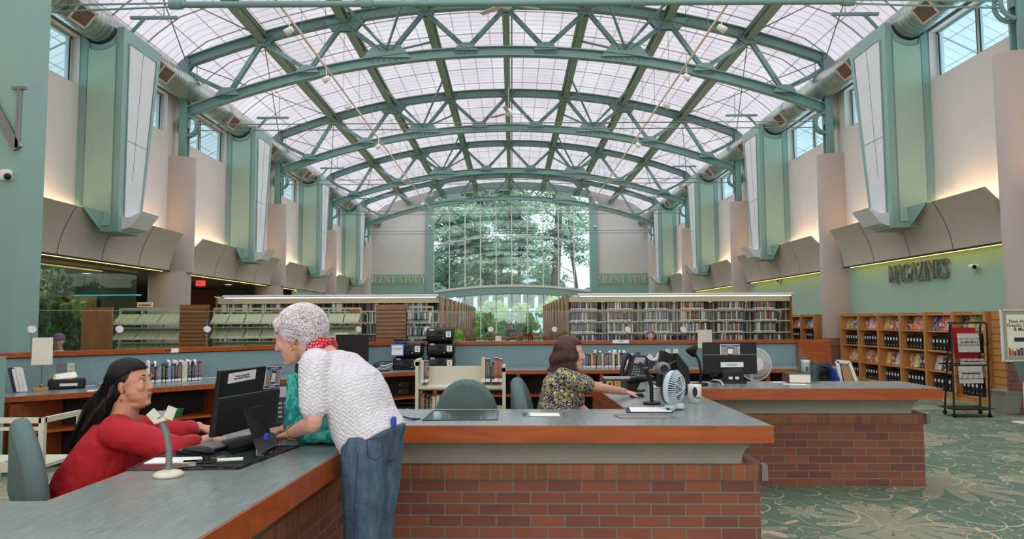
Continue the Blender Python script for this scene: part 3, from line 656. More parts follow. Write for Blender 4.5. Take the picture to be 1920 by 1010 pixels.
def truss(i):
    y = TY[i]; q = ['nearest to the camera','second from the camera','third from the camera','fourth from the camera','farthest, at the end window'][i]
    t = thing('roof_truss','curved green steel roof truss, %s' % q,'truss',(CX,y,6.8),group='green arched roof trusses')
    c = MB(); arcbeam(c,BC,y,.25,.20,'steel_green'); c.build('bottom_chord', t, uv=False)
    c = MB(); arcbeam(c,TC,y,.27,.20,'steel_green'); c.build('top_chord', t, uv=False)
    def gus(x, z, w, h, up):
        c = MB(); d = .012
        for yy in (-.06,.06):
            poly = [(-w/2,0),(w/2,0),(w/2*.55,h*up),(-w/2*.55,h*up)]; vs = [(CX+x+a,y+yy-d,z+e) for a,e in poly]+[(CX+x+a,y+yy+d,z+e) for a,e in poly]
            c.add(vs, [(0,1,2,3),(7,6,5,4),(0,4,5,1),(3,2,6,7),(0,3,7,4),(1,5,6,2)], 'steel_green')
        if i < 4:
            for a in range(8):
                for e in (.25,.6): c.cbox((CX+x-w*.42+w*.84*a/7,y-.075,z-up*.05+ (e-.5)*.10),(.032,.02,.032),'bolt')
        c.build('gusset_plate', t, uv=False)
    for x in BN: big = abs(abs(x)-3.1) < .3; gus(x, BC(x)+.05, 1.25 if big else .62, .34 if big else .2, 1)
    for x in NODE: big = abs(abs(x)-4.24) < .3; gus(x, TC(x)-.05, 1.1 if big else .6, .30 if big else .2, -1)
    for x in BN:
        for dx in (-1.035, 1.035):
            xt = min(max(x+dx, -8.4), 8.4); nx = min(NODE, key=lambda a: abs(a-xt)); a = (CX+x+(nx-x)*.10,y,BC(x)+.20); e = (CX+x+(nx-x)*.92,y,TC(nx)-.20)
            c = MB()
            for yy in (-.045,.045): c.bar((a[0],y+yy,a[2]),(e[0],y+yy,e[2]),.05,.11,'steel_green',(0,1,0)) if False else c.bar((a[0],y+yy,a[2]),(e[0],y+yy,e[2]),.045,.10,'steel_green')
            A, E = Vector(a), Vector(e); d = (E-A).normalized()
            if i < 4:
                for f in (.05,.12,.19,.26):
                    for ee in (A+d*(f+.02), E-d*(f+.02)): c.cbox((ee.x,y-.075,ee.z),(.03,.02,.03),'bolt')
            c.build('web_member', t, uv=False)
    for s in (-1, 1):                         # end brackets and pulley-like tie anchors
        c = MB(); X = CX+s*8.28; ring = [(X+.26*math.cos(u), y, 6.55+.26*math.sin(u)) for u in [PI*2*j/24 for j in range(25)]]
        for yy in (-.08,.08): c.tube([(p[0],y+yy,p[2]) for p in ring], .035, 'steel_green', 6, False)
        for k in range(0,24,4): p = ring[k]; c.bar((p[0],y-.1,p[2]),(p[0],y+.1,p[2]),.03,.03,'steel_green')
        c.box(X-.04,X+.04,y-.07,y+.07,6.5,6.85,'steel_green'); c.build('tie_anchor', t, uv=False)
        c = MB(); c.bar((CX+s*8.45,y,TC(8.45)-.12),(CX+s*8.0,y,TC(8.0)-.55),.05,.12,'steel_green'); c.box(min(CX+s*8.3,CX+s*8.62),max(CX+s*8.3,CX+s*8.62),y-.1,y+.1,8.0,8.44,'steel_green'); c.build('end_bracket', t, uv=False)
    c = MB()
    if i == 0:
        c.tube([(CX-5.3,y,6.62),(CX+5.6,y,6.62)],.055,'steel_green',8)
        for xx in (-5.3,-2.2,2.2,5.6): c.tube([(CX+xx-.1,y,6.62),(CX+xx+.1,y,6.62)],.08,'steel_green',8)
        for yy in (-.05,.05): c.tube([(CX-8.1,y,6.55+yy*1.2),(CX-5.2,y,6.62+yy*.6)],.016,'steel_green',6); c.tube([(CX+5.5,y,6.62+yy*.6),(CX+8.1,y,6.55+yy*1.2)],.016,'steel_green',6)
    else:
        for zz in (6.44,6.60): c.tube([(CX-8.1,y,zz),(CX+8.1,y,zz)],.014,'rod',6)
    c.build('tie_rod', t, uv=False)
    # raking struts from the big lower nodes to the purlins either side
    for x in BN:
        if abs(abs(x)-3.1) < .3 and i < 4:
            for nx in (x-1.0, x+1.0):
                nn = min(NODE, key=lambda a: abs(a-nx))
                for dy in (-2.2, 2.2):
                    c = MB(); c.bar((CX+x,y+.1*(1 if dy>0 else -1),BC(x)+.25),(CX+nn,y+dy,TC(nn)-.05),.05,.06,'steel_green'); c.build('raking_strut', t, uv=False)
for i in range(5): truss(i)
for j, x in enumerate(NODE):
    if abs(x) > 8.3: continue
    c = MB(); z = TC(x)-.02; y0, y1 = -3.0, GY
    c.box(CX+x-.10,CX+x+.10,y0,y1,z-.13,z-.10,'purlin_green'); c.box(CX+x-.10,CX+x+.10,y0,y1,z+.12,z+.15,'purlin_green'); c.box(CX+x-.012,CX+x+.012,y0,y1,z-.1,z+.12,'purlin_green')
    c.tube([(CX+x-.16*(1 if x>0 else -1),y0,z-.02),(CX+x-.16*(1 if x>0 else -1),y1,z-.02)],.022,'purlin_green',6)
    lab = 'green steel purlin running down the roof, %s' % (['outermost left','second from left','third from left','','third from right','second from right','outermost right'][j-1] if x else 'on the ridge')
    if abs(abs(x)-2.12)<.1: lab = 'green steel purlin running down the roof, just %s of the ridge' % ('left' if x<0 else 'right')
    c.build('roof_purlin', label=lab, cat='beam', group='roof purlins', uv=False)
# glazing ribs under the panels: one curved rib object per bay counted individually would be hundreds, so they are drawn in the panel itself
# thin cross bracing at the eaves
for i in range(4):
    for s in (-1, 1):
        t = thing('cross_brace','thin crossed steel rods under the glazing, %s side, %s roof bay' % (SIDE[s], ['nearest','second','third','farthest'][i]),'brace',(CX+s*7.4,(TY[i]+TY[i+1])/2,8.3),group='roof cross bracing')
        for a, e in (((8.35,TY[i]),(6.36,TY[i+1])),((6.36,TY[i]),(8.35,TY[i+1]))):
            c = MB(); c.tube([(CX+s*a[0],a[1],TC(min(a[0],8.45))),(CX+s*e[0],e[1],TC(min(e[0],8.45)))],.014,'rod',6); c.build('rod', t, uv=False)
        c = MB(); y = BY[i]+.5; c.bar((CX+s*7.9,y,7.9),(CX+s*6.9,y,7.9),.06,.06,'steel_green'); c.bar((CX+s*7.6,y,7.9),(CX+s*7.9,y,7.55),.05,.05,'steel_green'); c.tube([(CX+s*7.2,y,7.9),(CX+s*7.2,y,8.6)],.01,'rod',5); c.build('outrigger', t, uv=False)
# spiral ducts
for s in (-1, 1):
    X = CX+s*8.25; Z = 7.50; r = .33; t = thing('air_duct','round spiral galvanised duct along the %s clerestory' % SIDE[s],'duct',(X,5,Z-r))
    me_v = []; n = 28; ys = [4.0+(GY-.6-4.0)*j/40 for j in range(41)]
    c = MB(); c.tube([(X,y,Z) for y in ys], r, 'duct_metal', 28); o = c.build('duct_body', t, uv=False)
    me = o.data; L = me.uv_layers.new(name='UVMap')
    for p in me.polygons:
        for li in p.loop_indices:
            v = me.vertices[me.loops[li].vertex_index].co; a = math.atan2(v.z-r, v.x)/(2*PI); L.data[li].uv = (v.y+a*.12, a)
    c = MB()
    for y in [TY[i]+1.0 for i in range(5)]+[BY[i]-1.4 for i in range(4)]: c.tube([(X,y-.03,Z),(X,y+.03,Z)],r+.012,'duct_metal',28,False)
    for y in TY: c.tube([(X,y+.4,Z+r),(X,y+.4,8.4)],.01,'rod',5)
    c.build('coupling_band', t)
    for k, y in enumerate([BY[0]-1.15]+[v for i in range(4) for v in (BY[i]+2.1, BY[i]+6.2)]):
        ang = math.radians(-38); d = Vector((-s*math.cos(ang),0,math.sin(ang))); uy = Vector((0,1,0)); uz = d.cross(uy)
        cc = Vector((X,y,Z))+d*(r+.05); g = MB()
        R = Matrix((d, uy, uz)).transposed(); w, h = .52, .36
        g.cbox(cc-d*.03,(.14,w+.02,h+.02),'duct_metal',R); fo = None
        g.cbox(cc+d*.05+uz*(h/2-.012),(.03,w,.03),'vent_frame',R); g.cbox(cc+d*.05-uz*(h/2-.012),(.03,w,.03),'vent_frame',R)
        g.cbox(cc+d*.05+uy*(w/2-.012),(.03,.03,h),'vent_frame',R); g.cbox(cc+d*.05-uy*(w/2-.012),(.03,.03,h),'vent_frame',R)
        g.cbox(cc+d*.042,(.004,w-.03,h-.03),'vent_dark',R)
        for a in range(1,16): g.cbox(cc+d*.05+uy*(-w/2+w*a/16),(.008,.007,h-.03),'grille',R)
        for a in range(1,11): g.cbox(cc+d*.05+uz*(-h/2+h*a/11),(.008,w-.03,.007),'grille',R)
        g.build('supply_grille', t, uv=False)
# ------------------------------------------------------------------ green duct boxes on the walls
def duct_box(i, s):
    y0 = BY[i]; q = ['nearest','second nearest','third nearest','farthest'][i]
    xw = CX+s*(HW-.005); xf = CX+s*7.75; zt, zb = 7.50, 3.30; ytop, ybot = y0+1.55, y0+.85
    t = thing('duct_enclosure','tall tapering green duct enclosure on the %s wall, %s' % (SIDE[s], q),'enclosure',(xw,y0,zb),group='green duct enclosures between windows')
    # body as polygon prism between the near face and the far face (slanting far side)
    r = .37; X = CX+s*8.25; Z = 7.50; arc = [(X+s*r*math.cos(u), Z-r*math.sin(u)) for u in [PI*j/14 for j in range(15)]]
    near = [(xf,zb),(xf,zt)]+[p for p in reversed(arc)]+[(xw,zt),(xw,zb)]
    def ydep(z): return ybot+(ytop-ybot)*(z-zb)/(zt-zb)
    n = len(near); vs = [(x,y0,z) for x,z in near]+[(x,ydep(z),z) for x,z in near]; c = MB()
    c.add(vs, [list(range(n)), list(range(n,2*n))[::-1]]+[(j,(j+1)%n,n+(j+1)%n,n+j) for j in range(n)], 'green_paint'); c.build('casing', t)
    # raised moulding and inset panel on the near side face
    ins = .14; c = MB(); xa, xb = xf+s*ins, xw-s*.16
    arc2 = [(X+s*(r+.12)*math.cos(u), Z-(r+.12)*math.sin(u)) for u in [PI*(.17+.66*j/12) for j in range(13)]]
    pan = [(xa,zb+.12),(xa,Z-.22)]+[p for p in reversed(arc2) if (p[0]-xa)*s > 0 and (xb-p[0])*s > 0]+[(xb,Z-.22),(xb,zb+.12)]
    m = len(pan); vs = [(x,y0-.012,z) for x,z in pan]+[(x,y0+.0,z) for x,z in pan]
    c.add(vs, [list(range(m)), list(range(m,2*m))[::-1]]+[(j,(j+1)%m,m+(j+1)%m,m+j) for j in range(m)], 'green_panel'); c.build('side_panel', t)
    c = MB(); c.tube([(x,y0-.014,z) for x,z in pan]+[(pan[0][0],y0-.014,pan[0][1])], .007, 'steel_green', 4, False); c.build('bead', t)
    # front: white metal panel within a green frame
    c = MB(); xo = xf-s*.012; fr = [(y0+.20,zb+.25),(y0+.20,zt-.28),(ydep(zt-.28)-.20,zt-.28),(ydep(zb+.25)-.10,zb+.25)]
    vs = [(xo,y,z) for y,z in fr]+[(xf+s*.002,y,z) for y,z in fr]; c.add(vs, [(0,1,2,3),(7,6,5,4),(0,4,5,1),(1,5,6,2),(2,6,7,3),(3,7,4,0)], 'white_metal'); c.build('front_panel', t)
    c = MB(); c.tube([(xo-s*.004,y,z) for y,z in fr+fr[:1]], .012, 'green_paint', 4, False)
    c.tube([(xo,(fr[0][0]+fr[3][0])/2-.02,zb+1.1),(xo,(fr[1][0]+fr[2][0])/2,zt-.3)],.005,'fascia_joint',4); c.tube([(xo,fr[0][0],zb+1.9),(xo,ydep(zb+1.9)-.17,zb+1.9)],.005,'fascia_joint',4); c.build('panel_frame', t)
    # angled light scoop at the foot, and the green corner wedge on the trough
    c = MB(); ya, ye = y0+.12, ybot-.02; a = [(xf,zb+.05),(xf,zb+.33),(xf-s*.16,zb+.30),(xf-s*.42,zb+.42),(xf-s*.18,zb+.10)]
    k = len(a); vs = [(x,y,z) for y in (ya,ye) for x,z in a]; c.add(vs, [list(range(k))[::-1], list(range(k,2*k))]+[(j,(j+1)%k,k+(j+1)%k,k+j) for j in range(k)], 'white_metal'); c.build('light_scoop', t)
    c = MB(); A = (CX+s*8.03,y0-.75,3.70); B = (CX+s*8.03,y0,3.70); D = (CX+s*8.08,y0,3.30); E = (CX+s*8.5,y0,3.72)
    c.add([A,B,D,E,(CX+s*8.5,y0-.7,3.72)], [(0,1,2),(0,2,3,4),(1,3,2),(0,4,3,1)], 'green_paint'); c.build('corner_wedge', t)
for i in range(4):
    for s in (-1, 1): duct_box(i, s)
# ------------------------------------------------------------------ track lights, fans
for s in (-1, 1):
    X = CX+s*4.5; Z = 7.82; t = thing('light_track','long thin lighting track hung under the trusses, %s of centre' % SIDE[s],'track light',(X,12,Z))
    c = MB(); c.box(X-.02,X+.02,9,GY-2,Z-.02,Z+.02,'vent_frame'); c.build('track', t)
    for y in [9.5+2.0*j for j in range(17)]: c = MB(); c.tube([(X,y,Z),(X,y,ROOF(X-CX)-.02)],.006,'rod',4); c.build('hanger', t, uv=False)
    for k, y in enumerate((10.6,12.4,14.6,17.6,20.0,24.6,30.5,37.0,42.0)):
        h = MB(); p = Vector((X+.02,y,Z-.03)); h.tube([p,p-Vector((0,0,.22))],.012,'white_plastic',6); q = p-Vector((0,0,.27))
        h.lathe([(.0,.10),(.05,.10),(.075,-.02),(.075,-.10),(.06,-.10),(.0,-.07)],'white_plastic',q,14,Matrix.Rotation(math.radians(55)*(-s),3,'Y')); hd = h.build('spotlight_head', t)
        h = MB(); h.lathe([(.0,-.075),(.058,-.098)],'vent_dark',q,14,Matrix.Rotation(math.radians(55)*(-s),3,'Y')); h.build('lens', hd)
def fan(y, zr, label):
    X = CX+.05; t = thing('ceiling_fan',label,'ceiling fan',(X,y,zr),group='ceiling fans under the ridge')
    c = MB(); c.tube([(X,y,9.6),(X,y,zr+.1)],.018,'steel_green',8); c.build('downrod', t)
    c = MB(); c.lathe([(0,.14),(.07,.13),(.13,.06),(.13,-.02),(.08,-.08),(0,-.09)],'white_plastic',(X,y,zr),18); c.build('motor', t)
    for k in range(3):
        a = .35+k*2*PI/3; c = MB(); R = Rz(a) @ Rx(.2); c.cbox(Vector((X,y,zr))+Rz(a) @ Vector((.42,0,0)),(.62,.12,.012),'vent_frame',R,.004); c.build('blade', t)
pf = P(952,212,22.0); fan(22.0, pf.z, 'white ceiling fan on a green rod, between the second and third trusses')
pf = P(975,8,14.6); fan(14.6, pf.z, 'white ceiling fan at the top edge, between the first two trusses')
# ================================================================== OUTSIDE THE END WINDOW
b = MB(); b.box(-40,40,GY+.4,120,-.3,-.15,'outdoor_ground'); struct(b,'ground')
def leaf_cloud(mb, c, r, n, size, m, flat=.5, wf=1.0):
    c = Vector(c)
    for _ in range(n):
        while True:
            p = Vector((random.uniform(-1,1),random.uniform(-1,1),random.uniform(-1,1)))
            if .1 < p.length < 1: break
        p = Vector((p.x*r[0],p.y*r[1],p.z*r[2])); R = Euler((random.uniform(-1,1)*flat*1.6,random.uniform(-1,1)*flat*1.6,random.uniform(0,6.28))).to_matrix(); s = size*random.uniform(.5,1.2)
        q = [c+p+R @ Vector(v) for v in ((-s,-s*.35*wf,0),(s*.2,-s*.5*wf,0),(s,0,s*.1),(s*.1,s*.5*wf,0),(-s*.8,s*.3*wf,0))]
        mb.add(q, [(0,1,2,3,4)], m)
def tree(name, x, y, h, lean, crown, label, m, n=260, size=.34, trunk=.35, cat='tree', flat=.5, spread=1.0):
    t = thing(name, label, cat, (x,y,-.15), group=None)
    c = MB(); pts = [(x+lean*k/6*(1 if k<3 else 1.4), y, -.15+h*k/6) for k in range(7)]; c.tube(pts, [trunk*(1-.11*k) for k in range(7)], 'bark', 8)
    f = MB(); random.seed(int(x*100+y))
    for k in range(crown):
        u = random.uniform(.22,1.0); base = Vector(pts[int(u*5.99)]).lerp(Vector(pts[int(u*5.99)+1]), (u*5.99)%1); a = random.uniform(0,6.28); L = random.uniform(1.0,3.2)*spread*(1.15-.6*u)
        e = base+Vector((math.cos(a)*L,math.sin(a)*L*.7,random.uniform(.1,.9))); c.tube([base,(base+e)/2+Vector((0,0,.2)),e],[trunk*.22,trunk*.15,.03],'bark',5)
        leaf_cloud(f, e, (random.uniform(1.1,1.9)*spread,random.uniform(.8,1.4),random.uniform(.5,1.0)), n, size*1.2, m, flat, .5)
    c.build('trunk', t, uv=False); f.build('foliage', t, uv=False, recalc=False)
tree('pine_tree', -5.2, 55, 15, .6, 44, 'dense dark pine outside, filling the left of the end window', 'pine_leaf', 430, .20, .2)
tree('pine_tree', -2.2, 60, 16, -.3, 40, 'tall pine outside, just left of the window centre', 'pine_leaf', 400, .20, .2)
tree('pine_tree', 3.25, 56, 16, .5, 22, 'pine outside with the thickest bare forking trunk', 'pine_leaf', 300, .19, .45, spread=1.2)
tree('pine_tree', 5.6, 60, 14, -.8, 17, 'slender pine outside near the right window jamb', 'pine_leaf', 300, .19, .2)
tree('pine_tree', .6, 66, 17, .2, 36, 'far pine outside behind the window centre', 'pine_leaf', 380, .23, .2)
tree('pine_tree', -8.5, 62, 17, .2, 36, 'far pine outside behind the left jamb', 'pine_leaf', 380, .23, .2)
for k, (x, y, s) in enumerate(((-4.0,50.5,1.5),(-1.6,51.5,1.3),(.4,50.2,1.35),(2.3,51.5,1.5),(4.3,50.0,1.5))):
    lab = ['leafy shrub outside at the left foot of the window','leafy shrub outside second from the left jamb','leafy shrub outside behind the reading tables','leafy shrub outside second from the right jamb','leafy shrub outside at the right foot of the window'][k]
    t = thing('shrub', lab, 'shrub', (x,y,-.15), group='shrubs outside the end window'); random.seed(k+50)
    c = MB(); [c.tube([(x,y,-.15),(x+random.uniform(-.8,.8)*s,y+random.uniform(-.4,.4),1.6*s)],[.05,.015],'bark',5) for _ in range(6)]; c.build('stem', t, uv=False)
    f = MB(); [leaf_cloud(f,(x+random.uniform(-.9,.9)*s,y+random.uniform(-.4,.4),.5+random.uniform(0,1.5)*s),(.7,.6,.5),170,.16,'broad_leaf',1.0) for _ in range(9)]; f.build('foliage', t, uv=False, recalc=False)
t = thing('glass_building','low pale blue building seen through the pines outside','building',(-.2,78,-.15))
c = MB(); c.box(-6,4.6,78,86,-.15,6.3,'glass_clear' if False else 'pale_blue'); c.build('wall', t)
c = MB(); c.prism([(-6.4,6.3),(5.0,6.3),(3.4,8.2),(-4.4,8.2)],0,8.5,'white_metal',Matrix.Translation((0,86.3,0)) @ Matrix.Rotation(PI/2,4,'X')); c.build('roof', t)
for k in range(6): c = MB(); c.box(-5.4+k*1.65,-4.2+k*1.65,77.94,78,2.8,5.4,'glass_smoke'); c.build('window', t)
# ================================================================== LEFT AISLE (beyond the columns)
b = MB(); b.box(-16,CX-HW+.12,-3.2,GY,2.76,2.9,'aisle_ceiling'); struct(b,'ceiling_aisle')
b = MB(); b.box(-16.2,-16,-3.2,GY,0,2.9,'aisle_wall'); struct(b,'wall_aisle_left')
b = MB(); b.box(-16,CX-HW-.9,27.0,27.2,0,2.76,'aisle_wall'); b.box(-12.4,-11.0,26.95,27.0,1.2,2.7,'aisle_red'); struct(b,'wall_aisle_back')
b = MB(); b.box(CX-HW,CX-HW+.2,28.6,GY,0,2.76,'green_wall'); struct(b,'wall_lower_left')
for k, (x, y) in enumerate(((-9.9,20.3),(-10.6,22.8),(-9.7,24.6),(-11.4,15.0),(-12.6,17.4),(-13.8,13.5),(-13.2,20.6),(-11.0,18.6))):
    t = thing('ceiling_downlight','round recessed downlight in the brown aisle ceiling, %s from the camera' % ['fourth','sixth','farthest','second nearest','third','nearest','fifth','third row'][k] if k != 7 else 'round recessed downlight in the aisle ceiling, just before the taupe column','downlight',(x,y,2.74),group='aisle downlights')
    c = MB(); c.lathe([(.15,0),(.15,-.012),(.12,-.012)],'white_plastic',(x,y,2.76),20); c.build('trim_ring', t, uv=False)
    c = MB(); c.lathe([(.0,0),(.12,0)],'lamp_glow',(x,y,2.752),20); c.build('lens', t, uv=False)
area('aisle_fill', (-12.2, 15.0, 2.7), 5.0, 9.0, 170, (1,.93,.84))  # fill lamp added under the closed ceiling to brighten the planting
# glass wall parallel to the hall and its return
gl = thing('glass_partition','tall frameless green tinted glass partition under the left soffit','partition',(-9.35,14.7,0))
for k in range(4): y = 11.4+k*1.63; c = MB(); c.cbox((-9.35,y+.81,1.37),(.012,1.61,2.74),'glass_green'); c.build('glass_pane', gl, uv=False)
for k in range(2): x = -9.36-k*1.3; c = MB(); c.cbox((x-.65,17.93,1.37),(1.28,.012,2.74),'glass_green'); c.build('glass_pane', gl, uv=False)
c = MB(); c.box(-9.38,-9.32,11.4,17.95,2.70,2.76,'fascia'); c.box(-9.38,-9.32,11.4,17.95,0,.06,'fascia_joint'); c.build('rail', gl)
def bush(x, y, h, w, label, m2='leaf_lime'):
    t = thing('indoor_tree', label, 'plant', (x,y,0), group=None); random.seed(int(-x*37+y))
    c = MB(); c.lathe([(0,0),(.2,0),(.26,.42),(.23,.42),(.2,.38),(0,.38)],'tub_grey',(x,y,0),20); c.build('planter', t)
    c = MB()
    for k in range(5): c.tube([(x,y,.38),(x+random.uniform(-.2,.2),y+random.uniform(-.2,.2),h*.5),(x+random.uniform(-w,w)*.6,y+random.uniform(-w,w)*.6,h*.9)],[.03,.02,.008],'bark',5)
    c.build('stem', t, uv=False); f = MB()
    for k in range(15): leaf_cloud(f,(x+random.uniform(-w,w)*.8,y+random.uniform(-w,w)*.8,random.uniform(.7,h)),(w*.55,w*.55,.3),95,.085,'leaf_indoor' if k%4 else m2,1.0)
    f.build('foliage', t, uv=False, recalc=False)
bush(-10.1,15.1,2.1,.6,'bushy indoor tree behind the glass, nearest the green pilaster')
bush(-10.15,16.1,2.45,.6,'tallest bushy indoor tree behind the glass partition')
bush(-10.2,17.2,1.9,.6,'bushy indoor tree behind the glass, beside the plain wooden end panel')
bush(-11.6,16.9,2.3,.6,'indoor tree at the back of the glazed planting area')
c = MB(); c.cbox((-11.3,18.2,1.98),(1.5,.18,.34),'oak'); c.build('bulkhead', label='orange wooden bulkhead glimpsed above the plants behind the glass', cat='bulkhead')
c = MB(); c.cbox((-13.0,19.4,2.22),(6.0,.04,.03),'aisle_strip_blue'); c.build('light_strip', label='thin blue light line across the dark aisle behind the glass', cat='light strip')
t = thing('exit_sign','small lit red exit sign under the left aisle ceiling','sign',P(376,531,22.0)); p = P(376,531,22.0)
c = MB(); c.cbox(p,(.28,.05,.17),'exit_red',bev=.01); c.box(p.x-.02,p.x+.02,p.y-.02,p.y+.02,p.z+.085,2.76,'white_plastic'); c.build('sign_box', t)
font_text('EXIT',.10,frameM(p+Vector((0,-.027,0)),(1,0,0),(0,0,1)),'paper','lettering',t,bold=.003)
p = P(272,571,16.6); c = MB(); c.cbox(p,(.36,.03,.12),'card'); c.cbox(p-Vector((0,.017,.01)),(.26,.004,.03),'red_plastic'); c.tube([p,(p.x,p.y,0.0)],.01,'grey_plastic'); c.build('shelf_sign', label='small cream card sign standing beside the left column', cat='sign')
# ================================================================== BOOK STACKS
NB = {'n':0}
bookcols = [(34, 36, 44),(62, 84, 124),(204, 199, 190),(132, 56, 56),(112, 113, 116),(72, 104, 102),(208, 190, 164),(30, 30, 36),(108, 66, 86),(226, 224, 219),(62, 62, 66),(104, 132, 160),(146, 66, 54),(200, 166, 86),(78, 92, 72)]
colname = ['black','blue','cream','red','grey','teal','tan','black','plum','white','charcoal','pale blue','brick red','yellow','olive']
def book_mesh(w, h, d):
    b = MB(); t = .0025
    b.box(-w/2,-w/2+t,0,d,0,h,'book_cover'); b.box(w/2-t,w/2,0,d,0,h,'book_cover'); b.box(-w/2,w/2,-.002,t,0,h,'book_cover')
    b.box(-w/2+t,w/2-t,t,d-.005,.004,h-.004,'paper'); return b
BOOKV = []
def book_sources():
    for w, h, d in ((.028,.225,.15),(.036,.24,.16),(.022,.20,.14),(.042,.23,.16),(.030,.215,.15)):
        b = book_mesh(w,h,d); me = bpy.data.meshes.new('book'); me.from_pydata(b.v,[],b.f)
        for m in b.mats: me.materials.append(MATS[m])
        me.polygons.foreach_set('material_index', b.mi); BOOKV.append((me,w,h,d))
book_sources()
def place_book(x, y, z, rz, label, group, k=None, tilt=0.0):   # spine towards local -y
    me, w, h, d = BOOKV[k if k is not None else random.randrange(5)]
    o = bpy.data.objects.new('book', me); COL.objects.link(o); o.location = (x,y,z); o.rotation_euler = (0,tilt,rz)
    ci = random.randrange(len(bookcols)); o.color = C(bookcols[ci]); o['label'] = label.replace('COL', colname[ci]); o['category'] = 'book'; o['group'] = group
    return w
def mass_row(mb, x0, x1, y, z, fill=1.0, hmax=.25, d=.15, dy=1, lean=0):   # a run of far books in one mesh
    x = x0
    while x < x0+(x1-x0)*fill-.03:
        w = random.uniform(.02,.042); h = random.uniform(.8,1.0)*hmax; ya, yb = sorted((y,y+d*dy)); mb.box(x,x+w-.0015,ya,yb,z,z+h,'book_mass'); x += w
SH = [2.13-.31*k for k in range(7)]     # shelf levels from the top
def book_range(x0, nb, y, label, front=False, mass=None, light=True):
    bw = .914; x1 = x0+nb*bw; t = thing('book_stack', label, 'bookshelf', ((x0+x1)/2,y+.3,0))
    c = MB()
    for k in range(nb+1):
        x = x0+k*bw; c.box(x-.02,x+.02,y+.26,y+.34,0,2.05,'shelf_metal'); c.box(x-.008,x+.008,y,y+.26,1.98,2.05,'shelf_metal')
    c.build('upright', t)
    for k in range(7):
        z = 1.74-.285*k
        if z < 0: break
        c = MB(); c.box(x0,x1,y,y+.25,z-.022,z,'shelf_metal'); c.box(x0,x1,y+.35,y+.6,z-.022,z,'shelf_metal'); c.build('shelf', t)
    c = MB(); c.box(x0,x1,y-.02,y+.62,2.03,2.07,'shelf_metal'); c.box(x0,x1,y-.02,y+.0,1.93,2.03,'shelf_metal'); c.build('canopy', t)
    c = MB(); c.box(x0,x1,y+.27,y+.33,.0,.1,'shelf_metal'); c.build('base', t)
    for xx in (x0-.05, x1+.01): c = MB(); c.box(xx,xx+.04,y-.02,y+.62,0,2.12,'end_panel_wood'); c.build('end_panel', t)
    if light:
        c = MB(); c.tube([(x0+.2,y-.22,2.10),(x1,y-.22,2.10)],.035,'white_metal',8); c.build('light_housing', t, uv=False)
        c = MB(); c.box(x0+.25,x1-.05,y-.20,y-.05,2.072,2.076,'lamp_glow') if False else c.box(x0+.25,x1-.05,y-.245,y-.195,2.055,2.066,'lamp_glow')
        n = int((x1-x0)/.12)
        c.build('lamp_tube', t, uv=False)
        c = MB(); [c.box(x0+.25+j*.12,x0+.30+j*.12,y-.19,y-.02,2.075,2.095,'vent_frame') for j in range(n)]; c.build('louvre', t)
        for k in range(0,nb+1,2): c = MB(); c.bar((x0+k*bw,y+.1,2.07),(x0+k*bw,y-.22,2.10),.02,.02,'white_metal'); c.build('bracket', t)
    return t
RY = 17.9; RX0 = 1.41
book_range(RX0, 6, RY, 'cream metal book stack full of books right of the central aisle, front row')
ranges_y = [RY+1.5*k for k in range(1,10)]
for k, y in enumerate(ranges_y):
    book_range(RX0, 6, y, 'cream metal book stack right of the central aisle, %s row back from the front' % ORD[k], light=(k<3))
LX1 = -1.82
for k, y in enumerate([RY]+ranges_y+[RY+1.5*10, RY+1.5*11]):
    book_range(LX1-6*.914, 6, y, ('cream metal book stack left of the central aisle, front row with lit canopy' if k == 0 else 'cream metal book stack left of the central aisle, %s row back from the front' % ORD[k-1]), light=(k<4))
# books: the front right stack, three upper rows as individuals
random.seed(11); mass = MB(); cnt = 0
for r in range(7):
    z = 1.74-.285*r
    if z < .0: break
    for bay in range(6):
        x = RX0+.04+bay*.914; k = 0; lim = x+(.62 if bay < 5 else .5)*random.uniform(.9,1.12); maxn = 15
        if r < 3:
            while x < lim and k < maxn:
                w = place_book(x+.02, RY+.02, z, 0, 'COL spined library book, %s from left, %s shelf, %s bay, right front stack' % (ORD[k], ['top','second','third'][r], ORD[bay]), 'library books in the front right stack', tilt=random.choice((0,0,0,.04)) )
                x += w+.010; k += 1; cnt += 1
            # rest of the run and the reverse side books
            mass_row(mass, x+.01, lim+.02, RY+.02, z)
        else: mass_row(mass, x, x+.86, RY+.02, z, .8)
        mass_row(mass, RX0+.04+bay*.914, RX0+.9+bay*.914, RY+.58, z, .96, .24, .16, -1)
print('stack books', cnt)
for k, y in enumerate(ranges_y):
    for r in range(0,4):
        for bay in range(6): mass_row(mass, RX0+.04+bay*.914, RX0+.9+bay*.914, y+.02, 1.74-.285*r, random.uniform(.6,1)) if (k < 1 or bay < 1) else None
mass.build('book_row', label='many further library books filling the stacks right of the aisle', cat='books', kind='stuff')
mass = MB()
for k, y in enumerate([RY]+ranges_y):
    for r in range(0,6):
        for bay in range(6):
            if k < 2 or bay == 5: mass_row(mass, LX1-6*.914+.04+bay*.914, LX1-6*.914+.9+bay*.914, y+.02, 1.74-.285*r, random.choice((.35,.7,.9)))
            if k == 0: mass_row(mass, LX1-6*.914+.04+bay*.914, LX1-6*.914+.9+bay*.914, y+.58, 1.74-.285*r, .96, .24,.16,-1)
mass.build('book_row', label='many library books filling the stacks left of the aisle', cat='books', kind='stuff')
